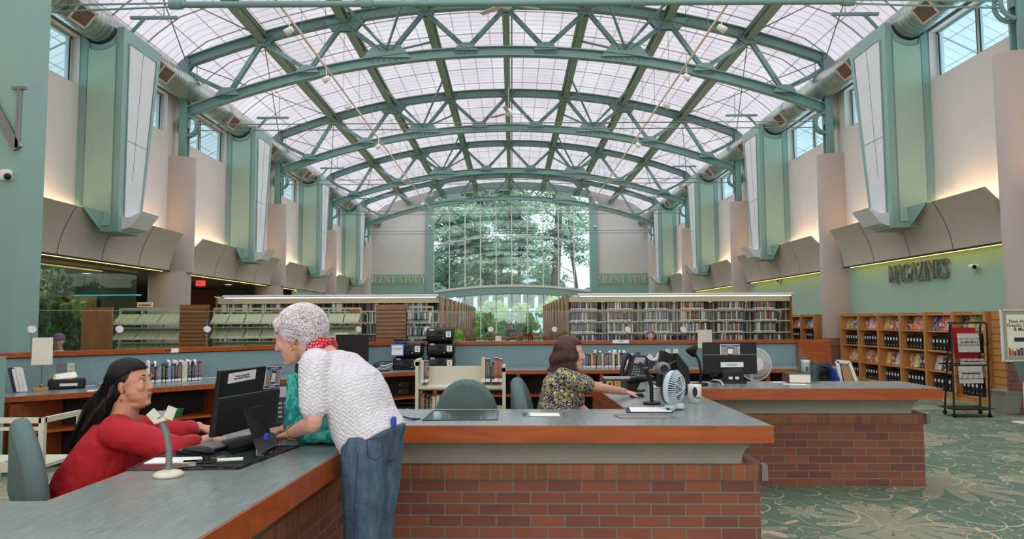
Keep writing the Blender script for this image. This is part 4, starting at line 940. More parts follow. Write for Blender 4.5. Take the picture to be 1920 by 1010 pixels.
# ================================================================== LOW DISPLAY SHELVES LEFT (sage metal, slatted ends)
def slat_panel(px0, px1, y, zt, label, slats=True, m='slat_wood'):
    x0, x1 = P(px0,600,y).x, P(px1,600,y).x; t = thing('end_panel_stand', label, 'end panel', ((x0+x1)/2,y,0))
    c = MB(); c.box(x0,x1,y,y+.05,0,zt,'dark_interior' if slats else 'end_panel_wood'); c.build('board', t)  # board behind slats coloured dark, standing in for shade in the gaps
    if slats:
        n = 23; hh = (zt-.06)/n
        for k in range(n): c = MB(); c.cbox(((x0+x1)/2,y-.012,.03+hh*(k+.5)),(x1-x0-.01,.026,hh*.86),m,bev=.004); c.build('slat', t)
        c = MB(); c.box(x0,x1,y-.02,y,zt-.05,zt,m); c.build('top_rail', t)
DY = 14.4
slat_panel(153,210,DY,1.79,'plain brown wooden end panel, farthest left of the low shelves',False)
slat_panel(337,392,DY,1.83,'slatted brown end panel between the two empty sage shelf units')
slat_panel(705,762,DY-.6,1.80,'slatted brown end panel left of the wrapped discs')
slat_panel(510,585,16.6,1.80,'plain brown end panel just behind the standing woman',False)
slat_panel(655,676,16.6,1.78,'narrow brown end panel right of the sage shelves',False)
def display(px0, px1, y, nb, label, zt=1.78, ang=0.0):
    a = P(px0,600,y); w = P(px1,600,y).x-a.x; t = thing('display_shelf', label, 'bookshelf', (a.x,y,0), ang); R = Matrix.Translation((a.x,y,0)) @ Matrix.Rotation(ang,4,'Z')
    w = w/math.cos(ang); bw = w/nb
    c = MB(); c.T = R
    for k in range(nb+1): c.box(k*bw-.015,k*bw+.015,.28,.32,0,zt,'sage_metal'); 
    c.box(0,w,.27,.33,zt-.04,zt,'sage_metal'); c.box(0,w,.27,.33,zt-.2,zt-.17,'sage_metal'); c.build('frame', t)
    for k in range(4):
        z = zt-.29-.30*k; 
        for j in range(nb):
            c = MB(); c.T = R; x0, x1 = j*bw+.012, (j+1)*bw-.012
            c.add([(x0,.26,z+.16),(x1,.26,z+.16),(x1,.0,z-.02),(x0,.0,z-.02),(x0,.26,z+.14),(x1,.26,z+.14),(x1,.0,z-.04),(x0,.0,z-.04)],[(0,1,2,3),(7,6,5,4),(0,3,7,4),(1,5,6,2),(0,4,5,1),(3,2,6,7)],'sage_metal')
            c.box(x0,x1,-.02,0,z-.05,z-.005,'cream_metal'); c.box(x1,x1+.024,-.02,.28,z-.06,z-.03,'sage_metal')
            for q in range(3): xx = x0+(x1-x0)*(q+.5)/3; c.bar((xx,.26,z+.165),(xx,.0,z-.015),.008,.01,'cream_metal',(0,0,1))
            c.build('sloping_shelf', t)
        c = MB(); c.T = R; c.box(.02,w-.02,.1,.28,z-.13,z-.11,'sage_metal'); c.build('flat_shelf', t)
    return t
display(210,336,DY+.1,3,'empty sage green metal display shelves between plain and slatted end panels')
display(393,668,DY+.5,9,'long empty sage green metal display shelves behind the divider',ang=.10)
display(764,808,DY-.4,2,'short sage shelf unit of wrapped discs right of the slatted panel')
m = MB(); random.seed(5); a = P(766,600,DY-.44); e = P(806,600,DY-.44)
k = 0
for r, z in enumerate((1.47,1.17)):
    x = a.x
    while x < e.x-.02:
        d = MB(); R = Rx(-.5) @ Rz(random.uniform(-.15,.15)); d.cbox((x,DY-.42,z+.10),(.014,.13,.18),'book_cover',R); d.cbox((x,DY-.49,z+.18),(.016,.012,.02),'blue_plastic',R)
        o = d.build('disc_case', label='wrapped disc case, %s from the left on the %s sloping shelf' % (ORD[k], ['upper','lower'][r]), cat='disc case', group='wrapped discs on the short sage shelf', uv=False); o.color = C(random.choice(((190,196,200),(120,130,140),(214,210,200),(70,80,90)))); x += .034; k += 1
    k = 0
# ================================================================== MAGAZINE SHELVING, right wall
XF = 8.08
def mag_unit(y0, nb, label, slat=1.0, rows=(1.25,.87,.49,.11)):
    bw = .905; y1 = y0+nb*bw; t = thing('magazine_shelf', label, 'magazine shelf', (XF+.2,(y0+y1)/2,0))
    for k in range(nb+1): c = MB(); y = y0+k*bw; c.box(XF,8.47,y-.035,y+.035,0,1.60,'oak'); c.build('divider', t)
    for z in rows+(1.57,): c = MB(); c.box(XF+.02,8.47,y0,y1,z-.03,z,'oak'); c.build('shelf', t)
    c = MB(); c.box(8.44,8.47,y0,y1,.05,1.6,'tub_grey'); c.box(XF+.03,8.46,y0,y1,0,.08,'oak'); c.build('back_panel', t)
    if slat:
        c = MB(); c.box(XF+.1,8.47,y0-slat,y0-.04,0,1.6,'oak'); c.build('end_cabinet', t)
        for k in range(13): c = MB(); c.box(XF+.085,XF+.1,y0-slat+.02,y0-.06,.02+.12*k,.125+.12*k,'oak'); c.build('slat', t)
    return y0, bw
my0, bw = mag_unit(12.37, 6, 'oak magazine shelving with six bays along the green right wall')
mag_unit(19.35, 4, 'oak magazine shelving beyond the right column', .0)
magc = [(170,60,60),(60,90,150),(220,190,90),(60,60,70),(200,200,205),(120,160,120),(190,110,60),(230,120,80)]; magn = ['red','blue','yellow','dark','pale','green','orange','salmon']
proto = None
def binder(y, z, lab, grp, x=XF+.12):
    global proto
    if proto is None:
        t = thing('magazine_file', lab, 'magazine file', (0,0,0)); c = MB(); c.box(0,.24,-.045,.045,0,.27,'black_matte'); c.box(-.004,0,-.045,.045,0,.20,'black_matte'); c.build('case', t)
        c = MB(); c.box(-.007,-.004,-.025,.025,.15,.21,'paper'); c.build('spine_label', t); c = MB(); c.lathe([(0,0),(.012,0)],'white_metal',(-.0045,0,.05),8,Ry(-PI/2)); c.build('finger_ring', t); proto = t; t['group'] = grp; t.location = (x,y,z); t.rotation_euler = (0,0,0); return
    o = dup(proto, lab, (x,y,z), 0.0, group=grp)
random.seed(3)
def mag(y, z, lab, h=.28, w=.215, x=XF+.17):
    ci = random.randrange(8); c = MB(); R = Ry(.22); 
    c.cbox(Vector((x,y,z+h/2+.003)),(.006,w,h),'magazine_cover',R); c.cbox(Vector((x+.006,y,z+h/2)),(.004,w-.006,h-.006),'paper',R)
    o = c.build('magazine', label=magn[ci]+lab, cat='magazine', group='magazines on the oak shelves', uv=False); o.color = C(magc[ci])
for bay in range(6):
    yb = my0+bay*bw; far = ORD[5-bay] if False else ORD[bay]
    for r, z in ((0,1.25),(2,.49)):
        n = 3 if (bay+r) % 3 else 4
        if r == 2 and bay == 0: n = 0
        if r == 2 and bay == 1: n = 2
        for k in range(n): mag(yb+.78-k*.185 if n > 2 else yb+.74-k*.24, z, ' covered magazine, %s from far side, %s row, %s oak bay from near end' % (ORD[k], 'top' if r == 0 else 'third', ORD[bay]))
    for r, z in ((1,.87),(3,.11)):
        for k in range(5): binder(yb+.80-k*.115, z, 'black magazine file, %s from far side, %s row, %s oak bay from near end' % (ORD[k], 'second' if r == 1 else 'bottom', ORD[bay]), 'black magazine files')
for bay in range(3):
    yb = 19.35+bay*bw
    for k in range(2): mag(yb+.75-k*.26, 1.25, ' covered magazine %s in the %s shelf bay beyond the right column' % (['far side','near side'][k], ORD[bay]))
    for k in range(4): binder(yb+.78-k*.115, .87, 'black magazine file beyond the right column, %s from far side, %s bay' % (ORD[k], ORD[bay]), 'black magazine files beyond the column')
# ================================================================== SERVICE DESKS
ZT = .89
def ccw(p): return p
def desk_top(t, poly, z, th, edge='cherry', top='laminate', lip=.009):
    a = sum(poly[i][0]*poly[(i+1)%len(poly)][1]-poly[(i+1)%len(poly)][0]*poly[i][1] for i in range(len(poly)))
    if a < 0: poly = poly[::-1]
    n = len(poly); b = MB(); b.prism(poly, z-th, z-.001, edge); o = b.build('wood_edge', t, recalc=False)
    ins = []
    for i in range(n):
        p, c, q = Vector(poly[i-1]), Vector(poly[i]), Vector(poly[(i+1)%n]); d1 = (c-p).normalized(); d2 = (q-c).normalized()
        n1 = Vector((-d1.y,d1.x)); n2 = Vector((-d2.y,d2.x)); m = (n1+n2); m = m/m.length_squared*2*lip; ins.append(tuple(c+m))
    b = MB(); b.prism(ins, z-.002, z+.0008, top); b.build('worktop', t, recalc=False)
BZ = [(.0,0),(.0,.545)]
def desk_base(t, path, cpath):     # path on the public side, outward = right of travel
    b = MB(); b.ribbon(path, [(0,0),(0,.548),(-.13,.548),(-.13,0)], 'brick'); b.build('brick_wall', t)
    b = MB(); b.ribbon(path, [(.006,.548),(.03,.552),(.034,.60),(.030,.635),(.0,.648),(-.03,.648),(-.13,.640),(-.13,.548)], 'brick_soldier'); b.build('brick_ledge', t)
    pr = [(.012,.640)]+[(.012+.125*(1-math.cos(u)), .645+.152*math.sin(u)) for u in [PI/2*j/8 for j in range(1,9)]]+[(-.06,.797),(-.06,.645)]
    b = MB(); b.ribbon([Vector(p) for p in cpath], pr, 'concrete_cove', smooth=False); b.build('cove', t)
nd = thing('service_desk','large near service desk with cherry edge, grey top and brick base','service desk',(0,3.0,0))
FL = (-.735,4.18)
desk_top(nd, [(-.893,1.62),FL,(1.468,4.10),(1.49,7.05),(.72,7.05),(.757,4.90),(-1.50,4.99),(-1.58,2.48),(-4.2,2.49),(-4.2,1.62)], ZT, .095)
desk_base(nd, [(-4.2,1.80),(-1.10,1.80),(-.955,4.385),(1.45,4.31),(1.46,6.42)], [(-4.2,1.80),(-1.10,1.80),(-.955,4.385),(1.33,4.314),(1.34,6.42)])
b = MB()
b.add([(-1.52,2.6,.0),(-1.50,4.9,0),(-1.50,4.9,.79),(-1.52,2.6,.79),(-1.50,2.6,.0),(-1.48,4.9,0),(-1.48,4.9,.79),(-1.50,2.6,.79)],[(0,1,2,3),(7,6,5,4),(0,4,5,1),(3,2,6,7),(0,3,7,4),(1,5,6,2)],'cherry_y')
b.box(-1.46,.74,4.86,4.88,.0,.79,'cherry'); b.box(.77,.79,4.95,7.0,.0,.79,'cherry_y'); b.box(-4.1,-1.6,2.40,2.42,0,.79,'cherry'); b.build('inner_panel', nd)
c = MB(); c.cbox((1.462,4.275,.60),(.035,.05,.09),'grout_metal'); c.build('corner_guard', nd)
fd = thing('service_desk','far service desk at right, cherry edge over brick, ending beside the carpet','service desk',(2.6,6.5,0))
desk_top(fd, [(1.492,6.30),(3.67,6.20),(3.72,6.95),(1.492,7.05)], ZT, .095)
desk_base(fd, [(1.48,6.60),(3.66,6.50),(3.70,6.93)], [(1.48,6.60),(3.54,6.506),(3.58,6.93)])
c = MB(); c.cbox((3.672,6.46,.60),(.035,.05,.09),'grout_metal'); c.build('corner_guard', fd)
b = MB(); b.box(1.5,3.66,6.88,6.90,0,.79,'cherry'); b.build('inner_panel', fd)
# flush glass screens and openings let into the near top
def inset(px, name, label, m, frame='black_metal'):
    q = [G(x,y,ZT+.0012) for x,y in px]; t = thing(name, label, 'desk screen', q[0])
    c = MB(); vs = [(p.x,p.y,ZT+.001) for p in q]+[(p.x,p.y,ZT+.0035) for p in q]; c.add(vs, [(3,2,1,0),(4,5,6,7),(0,1,5,4),(1,2,6,5),(2,3,7,6),(3,0,4,7)], m); c.build('glass', t)
    c = MB()
    for i in range(4): a, e = q[i], q[(i+1)%4]; c.bar((a.x,a.y,ZT+.003),(e.x,e.y,ZT+.003),.012,.006,frame)
    c.build('frame', t)
MATS['screen_glass'] = mat('screen_glass', (52,66,66), .06)
inset([(793,788),(932,787),(934,770),(813,770)],'recessed_screen','dark glass panel let into the near desk in front of the empty chair','screen_glass')
inset([(1165,784),(1271,784),(1250,778),(1152,778)],'cable_grommet','long brushed metal slot plate in the near desk below the clipboard','grout_metal','grout_metal')
inset([(240,882),(445,880),(560,837),(330,838)],'recessed_screen','black glass cutout in the desk under the big monitor','screen_glass')
# ------------------------------------------------------------------ divider wall and back counter
ZC, ZB = 1.155, .75
DIV = [(-6.6,7.15),(-5.66,8.05),(-2.15,11.35),(-1.6,11.62),(5.0,11.62)]
bc = thing('back_counter','long grey back counter with cherry edge running below the divider','counter',(0,10.9,0))
CF = [(-5.75,6.55),(-5.03,7.25),(-1.98,10.18),(-1.15,10.72),(5.02,10.72)]
desk_top(bc, CF+[(5.02,11.60),(-1.62,11.60),(-2.17,11.32),(-5.68,8.03),(-6.4,7.30)], ZB, .055)
b = MB(); b.ribbon([(p[0],p[1]) for p in CF], [(-.42,.0),(-.42,.68),(-.46,.68),(-.46,0)], 'dark_interior'); b.build('back_board', bc)
b = MB(); b.ribbon(CF, [(-.03,.36),(-.03,.385),(-.42,.385),(-.42,.36)], 'cherry'); b.build('shelf', bc)
b = MB(); b.ribbon(CF, [(-.03,.04),(-.03,.07),(-.42,.07),(-.42,.04)], 'cherry'); b.build('bottom_shelf', bc)
segs = []
for i in range(len(CF)-1):
    a, e = Vector(CF[i]), Vector(CF[i+1]); L = (e-a).length; n = max(1, round(L/1.15)); d = (e-a)/L; nn = Vector((-d.y,d.x))
    for k in range(n+(1 if i == len(CF)-2 else 0)):
        p = a+d*(L*k/n); c = MB(); q = p-nn*(-.03); c.bar((q.x,q.y,.35),((p+nn*.42).x,(p+nn*.42).y,.35),.055,.69,'cabinet_wood'); c.build('upright', bc)
        segs.append((p,d,nn))
c = MB(); a, e = Vector(CF[0]), Vector(CF[1]); d = (e-a).normalized()
c = MB(); p0, p1 = P(12,780,7.2), P(112,780,7.85); c.bar((p0.x,p0.y+.03,.35),(p1.x,p1.y+.03,.35),.02,.66,'cabinet_wood'); c.build('door', bc)
dv = thing('divider_wall','low teal fabric divider with cherry cap behind the staff area','divider',(0,11.7,0))
b = MB(); b.ribbon(DIV, [(0,0),(0,ZC-.05),(-.10,ZC-.05),(-.10,0)], 'teal_panel'); b.build('fabric_panel', dv)
b = MB(); b.ribbon(DIV, [(.03,ZC-.055),(.03,ZC),(-.13,ZC),(-.13,ZC-.055)], 'cherry'); b.build('cap_rail', dv)
b = MB(); b.ribbon(DIV, [(.012,ZC-.065),(.012,ZC-.055),(-.1,ZC-.055),(-.1,ZC-.065)], 'black_matte'); b.build('shadow_gap', dv)
c = MB(); c.box(4.55,5.06,11.50,11.78,0,ZC,'cherry'); c.build('end_post', dv)
# glass screens clipped on the divider
gi = 0
for (px, Yk) in ((60,8.2),(225,9.3),(390,10.2),(540,11.0),(675,11.55),(800,11.68),(920,11.68),(1040,11.68),(1178,11.68),(1282,11.68)):
    gi += 1; p = P(px,617,Yk)
    def on_div(px):
        for i in range(len(DIV)-1):
            a, e = Vector(DIV[i]), Vector(DIV[i+1]); r = P(px,640,1.0); rd = Vector((r.x,1.0)); d = e-a; den = rd.x*d.y-rd.y*d.x
            if abs(den) < 1e-9: continue
            t = (a.x*d.y-a.y*d.x)/den; u = (rd.x*t-a.x)/d.x
            if -1e-6 <= u <= 1+1e-6: return rd*t, d.normalized()
        return Vector(DIV[-1]), Vector((1,0))
    q, d = on_div(px); nx = [225,390,540,675,800,920,1040,1178,1282,1480][gi-1]; q2, d2 = on_div(nx)
    nn = Vector((-d.y,d.x))*.05; t = thing('glass_screen','clear glass screen clipped on the divider cap, %s from the left' % ORD[gi-1],'glass screen',(q.x+nn.x,q.y+nn.y,ZC),group='glass screens on the divider')
    a, e = q+nn, q2+nn; dd = (e-a).normalized(); a2 = a+dd*.012; e2 = e-dd*.012; c = MB()
    c.add([(a2.x,a2.y,ZC),(e2.x,e2.y,ZC),(e2.x,e2.y,1.63),(a2.x,a2.y,1.63)], [(0,1,2,3)], 'glass_clear'); c.build('pane', t, uv=False)
    c = MB(); c.bar((a2.x,a2.y,1.632),(e2.x,e2.y,1.632),.008,.004,'clear_edge'); c.build('pane_edge', t, uv=False)
    zk = P(px,617,(q+nn).y).z; c = MB(); kn = Vector((dd.y,-dd.x)); k0 = Vector((a.x,a.y,zk)); k1 = k0+Vector((kn.x,kn.y,0))*.03; c.tube([k0-(k1-k0)*.5,k1],.042,'white_plastic',20); c.build('clamp_disc', t, uv=False)
    c = MB(); c.tube([(a.x,a.y,ZC),(a.x,a.y,1.50)],.006,'grey_plastic',6); c.build('clamp_rod', t, uv=False)
# little letter cards
def edge_card(px, py, Y, w, h, txt, label, rz=0.0, blue=False):
    p = P(px,py,Y); t = thing('shelf_card', label, 'card', p, rz); M = Matrix.Translation(p) @ Matrix.Rotation(rz,4,'Z') @ Matrix.Rotation(PI/2,4,'X')
    c = MB(); c.T = M; c.cbox((0,0,0),(w,h,.003),'paper'); 
    if blue: c.cbox((0,-h*.36,.001),(w,h*.2,.003),'blue_print')
    c.build('card', t); font_text(txt, h*.62, M @ Matrix.Translation((0,h*.04,.003)), 'ink', 'lettering', t, bold=.0022)
def div_front(px): q, d = on_div(px); return q.y-.035*1.45 if q.x < -2.2 else q.y-.035
for (px,py,txt,lab,rz) in ((315,657,'A - H','white letter card A - H on the left divider cap',math.radians(43)),(1164,640,'I - Z','white letter card I - Z on the divider cap right of centre',0)):
    q, d = on_div(px); nrm = Vector((d.y,-d.x))*.034; p = q+nrm; edge_card(px,py,p.y,.26,.055,txt,lab,rz)
edge_card(182,735,7.83,.19,.06,'H I','white and blue letter card on the left counter edge',math.radians(43),True)
# ================================================================== FURNITURE AND EQUIPMENT
def dome_back(mb, w, h, d, m, n=26, z0=0.0, flat=.0):       # upright upholstered shell: rounded top, domed rear; local: faces +y, back -y
    prof = []
    K = 9
    rings = []
    for i in range(K+1):
        u = i/K; off = -d/2+d*u; sc = 1-.10*abs(2*u-1)**3; rings.append((off, sc))
    vs = []; out = [(-w/2,0)]+[(-w/2*(1-.04*t), h*.45*t) for t in (.5,1)]+[(-w/2*.96*math.cos(a), h*.45+h*.55*math.sin(a)) for a in [PI/2*j/8 for j in range(1,8)]]
    out = out+[(0,h)]+[(-x,z) for x,z in reversed(out)]
    k = len(out)
    for off, sc in rings:
        for x, z in out: vs.append((x*sc, off+.05*(x/(w/2))**2, z0+z*(1-(1-sc)*.6)))
    fs = [(i*k+j,i*k+(j+1)%k,(i+1)*k+(j+1)%k,(i+1)*k+j) for i in range(K) for j in range(k)]
    mb.add(vs, fs, m, True)
    for base, rev in ((0,False),(K*k,True)):
        c = len(out)//2; cen = (0, rings[0 if not rev else -1][0]+(-.015 if not rev else .015), z0+h*.5)
        mb.add(vs[base:base+k]+[cen], [(j,(j+1)%k,k) if rev else ((j+1)%k,j,k) for j in range(k)], m, True)
def chair(x, y, rz, label, w=.47, h=.50, zt=1.07, m='chair_fabric', seat=.47):
    t = thing('office_chair', label, 'office chair', (x,y,0), rz); R = Matrix.Translation((x,y,0)) @ Matrix.Rotation(rz,4,'Z')
    c = MB(); c.T = R @ Matrix.Translation((0,-.24,0)) @ Matrix.Rotation(.06,4,'X'); dome_back(c, w, h, .09, m, z0=zt-h); c.build('backrest', t)
    c = MB(); c.T = R; c.cbox((0,.02,seat),(.50,.50,.09),m,bev=.04); c.build('seat', t)
    c = MB(); c.T = R; c.bar((0,-.25,zt-h+.12),(0,-.27,seat-.02),.07,.02,'black_metal',(0,1,0)); c.bar((0,-.27,seat-.05),(0,0,seat-.05),.07,.02,'black_metal'); c.build('back_bracket', t)
    c = MB(); c.T = R; c.tube([(0,0,seat-.05),(0,0,.10)],.028,'black_metal',12); c.build('gas_lift', t)
    for k in range(5):
        a = 2*PI*k/5+.3; p = (.29*math.cos(a), .29*math.sin(a)); c = MB(); c.T = R; c.bar((0,0,.11),(p[0],p[1],.08),.05,.03,'black_plastic'); lg = c.build('leg', t)
        c = MB(); c.T = R; c.tube([(p[0]-.018,p[1],.03),(p[0]+.018,p[1],.03)],.03,'black_plastic',12); c.build('caster', lg)
    return t
p = P(879,750,5.75); chair(p.x,5.75,0,'empty grey green office chair seen from behind at centre desk',w=.50,h=.56,zt=1.055)
p = P(990,740,5.30); chair(p.x+.22,5.28,-PI/2-.12,'grey green office chair behind the woman in the floral shirt',w=.44,h=.52,zt=1.075)
p = P(66,860,3.60); chair(p.x+.27,3.62,-PI/2+.65,'grey green office chair at the left edge behind the woman in red',w=.56,h=.66,zt=1.045)
# ---- monitors
def monitor_back(org, R, w, h, t, stand=True, th=.05):       # local: screen faces +y, back face at -y, origin bottom centre
    T = Matrix.Translation(org) @ R
    c = MB(); c.T = T; c.cbox((0,0,h/2),(w,th*.5,h),'black_plastic',bev=.006); c.cbox((0,-th*.35,h*.30),(w*.98,th*.35,h*.60),'black_matte',bev=.008); c.build('housing', t)
    c = MB(); c.T = T; c.cbox((0,-.004-th*.25,h*.61),(w*.98,.004,.006),'grey_plastic'); c.build('seam', t)
    c = MB(); c.T = T; c.cbox((0,th*.25+.001,h/2),(w-.03,.002,h-.03),'screen_lit'); c.build('screen', t)
    return T
def poster(T, x, z, w, h, t, y, rot=0.0, name='poster'):     # printed flyer with a hand holding a phone
    M = T @ Matrix.Translation((x,y,z)) @ Matrix.Rotation(PI/2,4,'X') @ Matrix.Rotation(rot,4,'Z')
    c = MB(); c.T = M; c.cbox((0,0,0),(w,h,.001),'paper'); s = c.build('sheet', t)
    c = MB(); c.T = M; c.cbox((0,0,.001),(w*.9,h*.66,.001),'photo_grey'); c.cbox((0,h*.40,.001),(w*.94,h*.12,.001),'blue_print'); c.cbox((0,-h*.42,.001),(w*.94,h*.10,.001),'blue_print'); c.build('printed_picture', s)
    c = MB(); c.T = M; R = Matrix.Rotation(-.12,3,'Z'); c.cbox((0,.0,.002),(w*.30,h*.54,.001),'black_matte',R); c.cbox((.001,-.002,.0028),(w*.25,h*.40,.001),'paper',R); c.build('printed_phone', s)
    c = MB(); c.T = M; c.cbox((-w*.22,-h*.22,.0035),(w*.2,h*.16,.001),'skin',Matrix.Rotation(-.8,3,'Z')); c.cbox((w*.18,-h*.14,.0035),(w*.16,h*.08,.001),'skin'); c.build('printed_hand', s)
    font_text('Your Digital Library Card', h*.062, M @ Matrix.Translation((0,h*.40,.0022)), 'paper', 'lettering', s)
    font_text('Ask us how to get started', h*.05, M @ Matrix.Translation((0,-h*.42,.0022)), 'paper', 'lettering', s)
def notice(T, x, z, w, h, t, y, txt, rot=0.0):
    M = T @ Matrix.Translation((x,y,z)) @ Matrix.Rotation(PI/2,4,'X') @ Matrix.Rotation(rot,4,'Z')
    c = MB(); c.T = M; c.cbox((0,0,0),(w,h,.001),'paper'); s = c.build('sheet', t); font_text(txt, h*.26, M @ Matrix.Translation((0,0,.0012)), 'ink', 'lettering', s)
# big left monitor: corners from the photo
Ym = 3.70
tl, tr = P(412,697,Ym-.32), P(528,684,Ym+.22); bl = P(392,834,Ym-.32); br = P(515,778,Ym+.22)
t = thing('computer_monitor','large black monitor seen from behind on the left desk, with notice and flyer','monitor',(tl.x+.1,Ym-.1,ZT))
xa = (tr-tl); w = xa.length; xz = Vector((xa.x,xa.y,0)).normalized(); h = ((tl-bl).length+(tr-br).length)/2*1.02
yz = ((tl-bl)+(tr-br)).normalized(); M = frameM((bl+br)/2-Vector((0,0,.0)), xa, yz)        # x along, y up, z outward (towards viewer)
T = M @ Matrix.Rotation(-PI/2,4,'X')                                                       # local z up, local -y towards the viewer
monitor_back((0,0,0), T, w, h, t) if False else None
c = MB(); c.T = T; c.cbox((0,0,h/2),(w,.022,h),'black_plastic',bev=.005); c.cbox((0,-.012,h*.285),(w*.99,.012,h*.56),'black_matte',bev=.004); c.build('housing', t)
c = MB(); c.T = T; c.cbox((0,-.0125,h*.585),(w*.98,.003,.004),'grey_plastic'); c.build('seam', t)
c = MB(); c.T = T; c.cbox((0,.0125,h/2),(w-.03,.002,h-.03),'screen_lit'); c.build('screen', t)
notice(T, -w*.18, h*.88, w*.42, h*.155, t, -.0135, 'We do not accept bills\nlarger than $20. Thank you', .03)
poster(T, w*.335, h*.80, w*.28, h*.38, t, -.0135, -.03)
ph = G(468,838,ZT+.004); base = Vector((ph.x,ph.y,ZT+.004))
top = P(440,770,3.62)
A = P(455,768,3.42); B2 = P(492,760,3.50)
c = MB(); fr = [A,B2,P(508,812,3.48),P(474,823,3.42)]; bk = [v+Vector((-.02,.05,0)) for v in fr]; c.add(fr+bk, [(0,1,2,3),(7,6,5,4),(0,4,5,1),(1,5,6,2),(2,6,7,3),(3,7,4,0)], 'black_plastic'); c.build('stand_arm', t)
zz = ZT+.004
q = [G(436,852,zz),G(522,830,zz),G(500,818,zz),G(415,838,zz)]; tops = [Vector((v.x,v.y,zz+.03)) for v in q]
c = MB(); c.add(q+tops, [(3,2,1,0),(4,5,6,7),(0,1,5,4),(1,2,6,5),(2,3,7,6),(3,0,4,7)], 'black_plastic'); c.build('stand_base', t)
c = MB(); a = [P(474,824,3.40),P(510,812,3.46),G(522,832,zz+.03),G(484,853,zz+.03)]; bk = [v+Vector((-.01,.04,0)) for v in a]; c.add(a+bk, [(0,1,2,3),(7,6,5,4),(0,4,5,1),(1,5,6,2),(2,6,7,3),(3,7,4,0)], 'black_matte'); c.build('port_bay', t)
for px, py, w_, h_, m_ in ((500,818,.018,.030,'blue_cloth'),(500,834,.024,.02,'paper'),(486,842,.024,.02,'paper')):
    p = P(px,py,3.37); c = MB(); c.cbox(p,(w_,.02,h_),m_,bev=.003); c.build('plug', t)
def cable(pts, r, m, label, name='cable', group=None):
    c = MB(); P3 = [Vector(p) for p in pts]; out = []
    for i in range(len(P3)-1):
        p0, p1, p2, p3 = P3[max(i-1,0)], P3[i], P3[i+1], P3[min(i+2,len(P3)-1)]
        for k in range(6):
            u = k/6; out.append(.5*((2*p1)+(p2-p0)*u+(2*p0-5*p1+4*p2-p3)*u*u+(3*p1-p0-3*p2+p3)*u*u*u))
    out.append(P3[-1]); c.tube(out, r, m, 6); return c.build(name, label=label, cat='cable', group=group, uv=False)
zc = ZT+.008
cable([P(500,842,3.47),G(490,856,zc+.03),G(460,872,zc),G(446,876,zc),G(428,876,zc),G(410,872,zc)],.004,'black_plastic','black cable curling from the big monitor into the desk grommet')
cable([G(296,884,zc),G(340,877,zc),G(385,874,zc),G(430,874,zc),G(446,877,zc)],.004,'black_plastic','black cable lying along the desk left of the grommet')
p = G(432,875,ZT+.002); c = MB(); c.lathe([(0,.004),(.05,.004),(.052,0)],'black_matte',p,20); c.build('cable_grommet', label='round black cable hole in the desk below the big monitor', cat='grommet')
# scanner stands: (base pixel, height, colour)
def stand(px, py, label, m='cream_metal', s=1.0, lean=-1, cradle=True, flex='grey_plastic'):
    p = G(px,py,ZT+.002); t = thing('scanner_stand', label, 'scanner stand', p)
    c = MB(); c.lathe([(0,.0),(.055*s,0),(.056*s,.010),(.045*s,.018),(.02*s,.024),(0,.026)],m,p,24); c.build('base', t)
    c = MB(); pts = [p+Vector((0,0,.02*s)),p+Vector((.0,0,.10*s)),p+Vector((lean*.012*s,0,.16*s)),p+Vector((lean*.03*s,0,.205*s))]; c.tube(pts,.0115*s,flex,10)
    for k in range(14): u = k/14*3; i = int(u); f = u-i; q = pts[i].lerp(pts[i+1],f); d = (pts[i+1]-pts[i]).normalized()*.003; c.tube([q-d,q+d],.0135*s,flex,10)
    c.build('flexible_neck', t); e = pts[-1]
    c = MB(); s *= .8; c.cbox(e+Vector((lean*.004,0,.012*s)),(.06*s,.055*s,.02*s),m,Ry(lean*.3),.006)
    for a in (-1,1): c.bar(e+Vector((a*.028*s,0,.018*s)),e+Vector((a*.055*s-.005,0,.075*s if a>0 else .055*s)),.045*s,.010*s,m,(0,1,0))
    c.build('cradle', t); return t
stand(316,892,'cream scanner stand with ribbed grey neck on the left desk')
stand(1222,757,'black scanner stand left of the round desk fan','black_plastic',1.15,-1,flex='black_plastic')
stand(1236,727,'pale grey scanner stand behind the round desk fan','white_plastic',1.15,-1,flex='grey_plastic')
def gun(p, rz, label, s=1.0):
    t = thing('barcode_scanner', label, 'barcode scanner', p, rz); R = Matrix.Translation(p) @ Matrix.Rotation(rz,4,'Z')
    c = MB(); c.T = R; c.loft([((-.08*s,0,.075*s),(0,.012*s,0),(0,0,.008*s)),((-.05*s,0,.075*s),(0,.033*s,0),(0,0,.018*s)),((.0,0,.07*s),(0,.036*s,0),(0,0,.022*s)),((.05*s,0,.06*s),(0,.030*s,0),(0,0,.022*s)),((.08*s,0,.05*s),(0,.012*s,0),(0,0,.012*s))],'black_plastic',16); c.build('head', t)
    c = MB(); c.T = R; c.loft([((.02*s,0,.06*s),(.02*s,0,0),(0,.016*s,0)),((.05*s,0,.0*s),(.018*s,0,0),(0,.015*s,0))],'black_matte',12); c.build('handle', t)
    c = MB(); c.T = R; c.cbox((.04*s,0,.006),(.10*s,.07*s,.012),'black_plastic',bev=.005); c.build('base', t); return t
p = G(372,868,ZT+.002); gun(p,.3,'black barcode scanner lying on the desk by the red sleeved woman',.8)
p = G(1203,733,ZT+.002); gun(p,2.6,'black barcode scanner resting in front of the brown box',1.5)
p = G(1340,716,ZT+.002); gun(p,1.4,'black barcode scanner standing left of the far desk monitor',1.0)
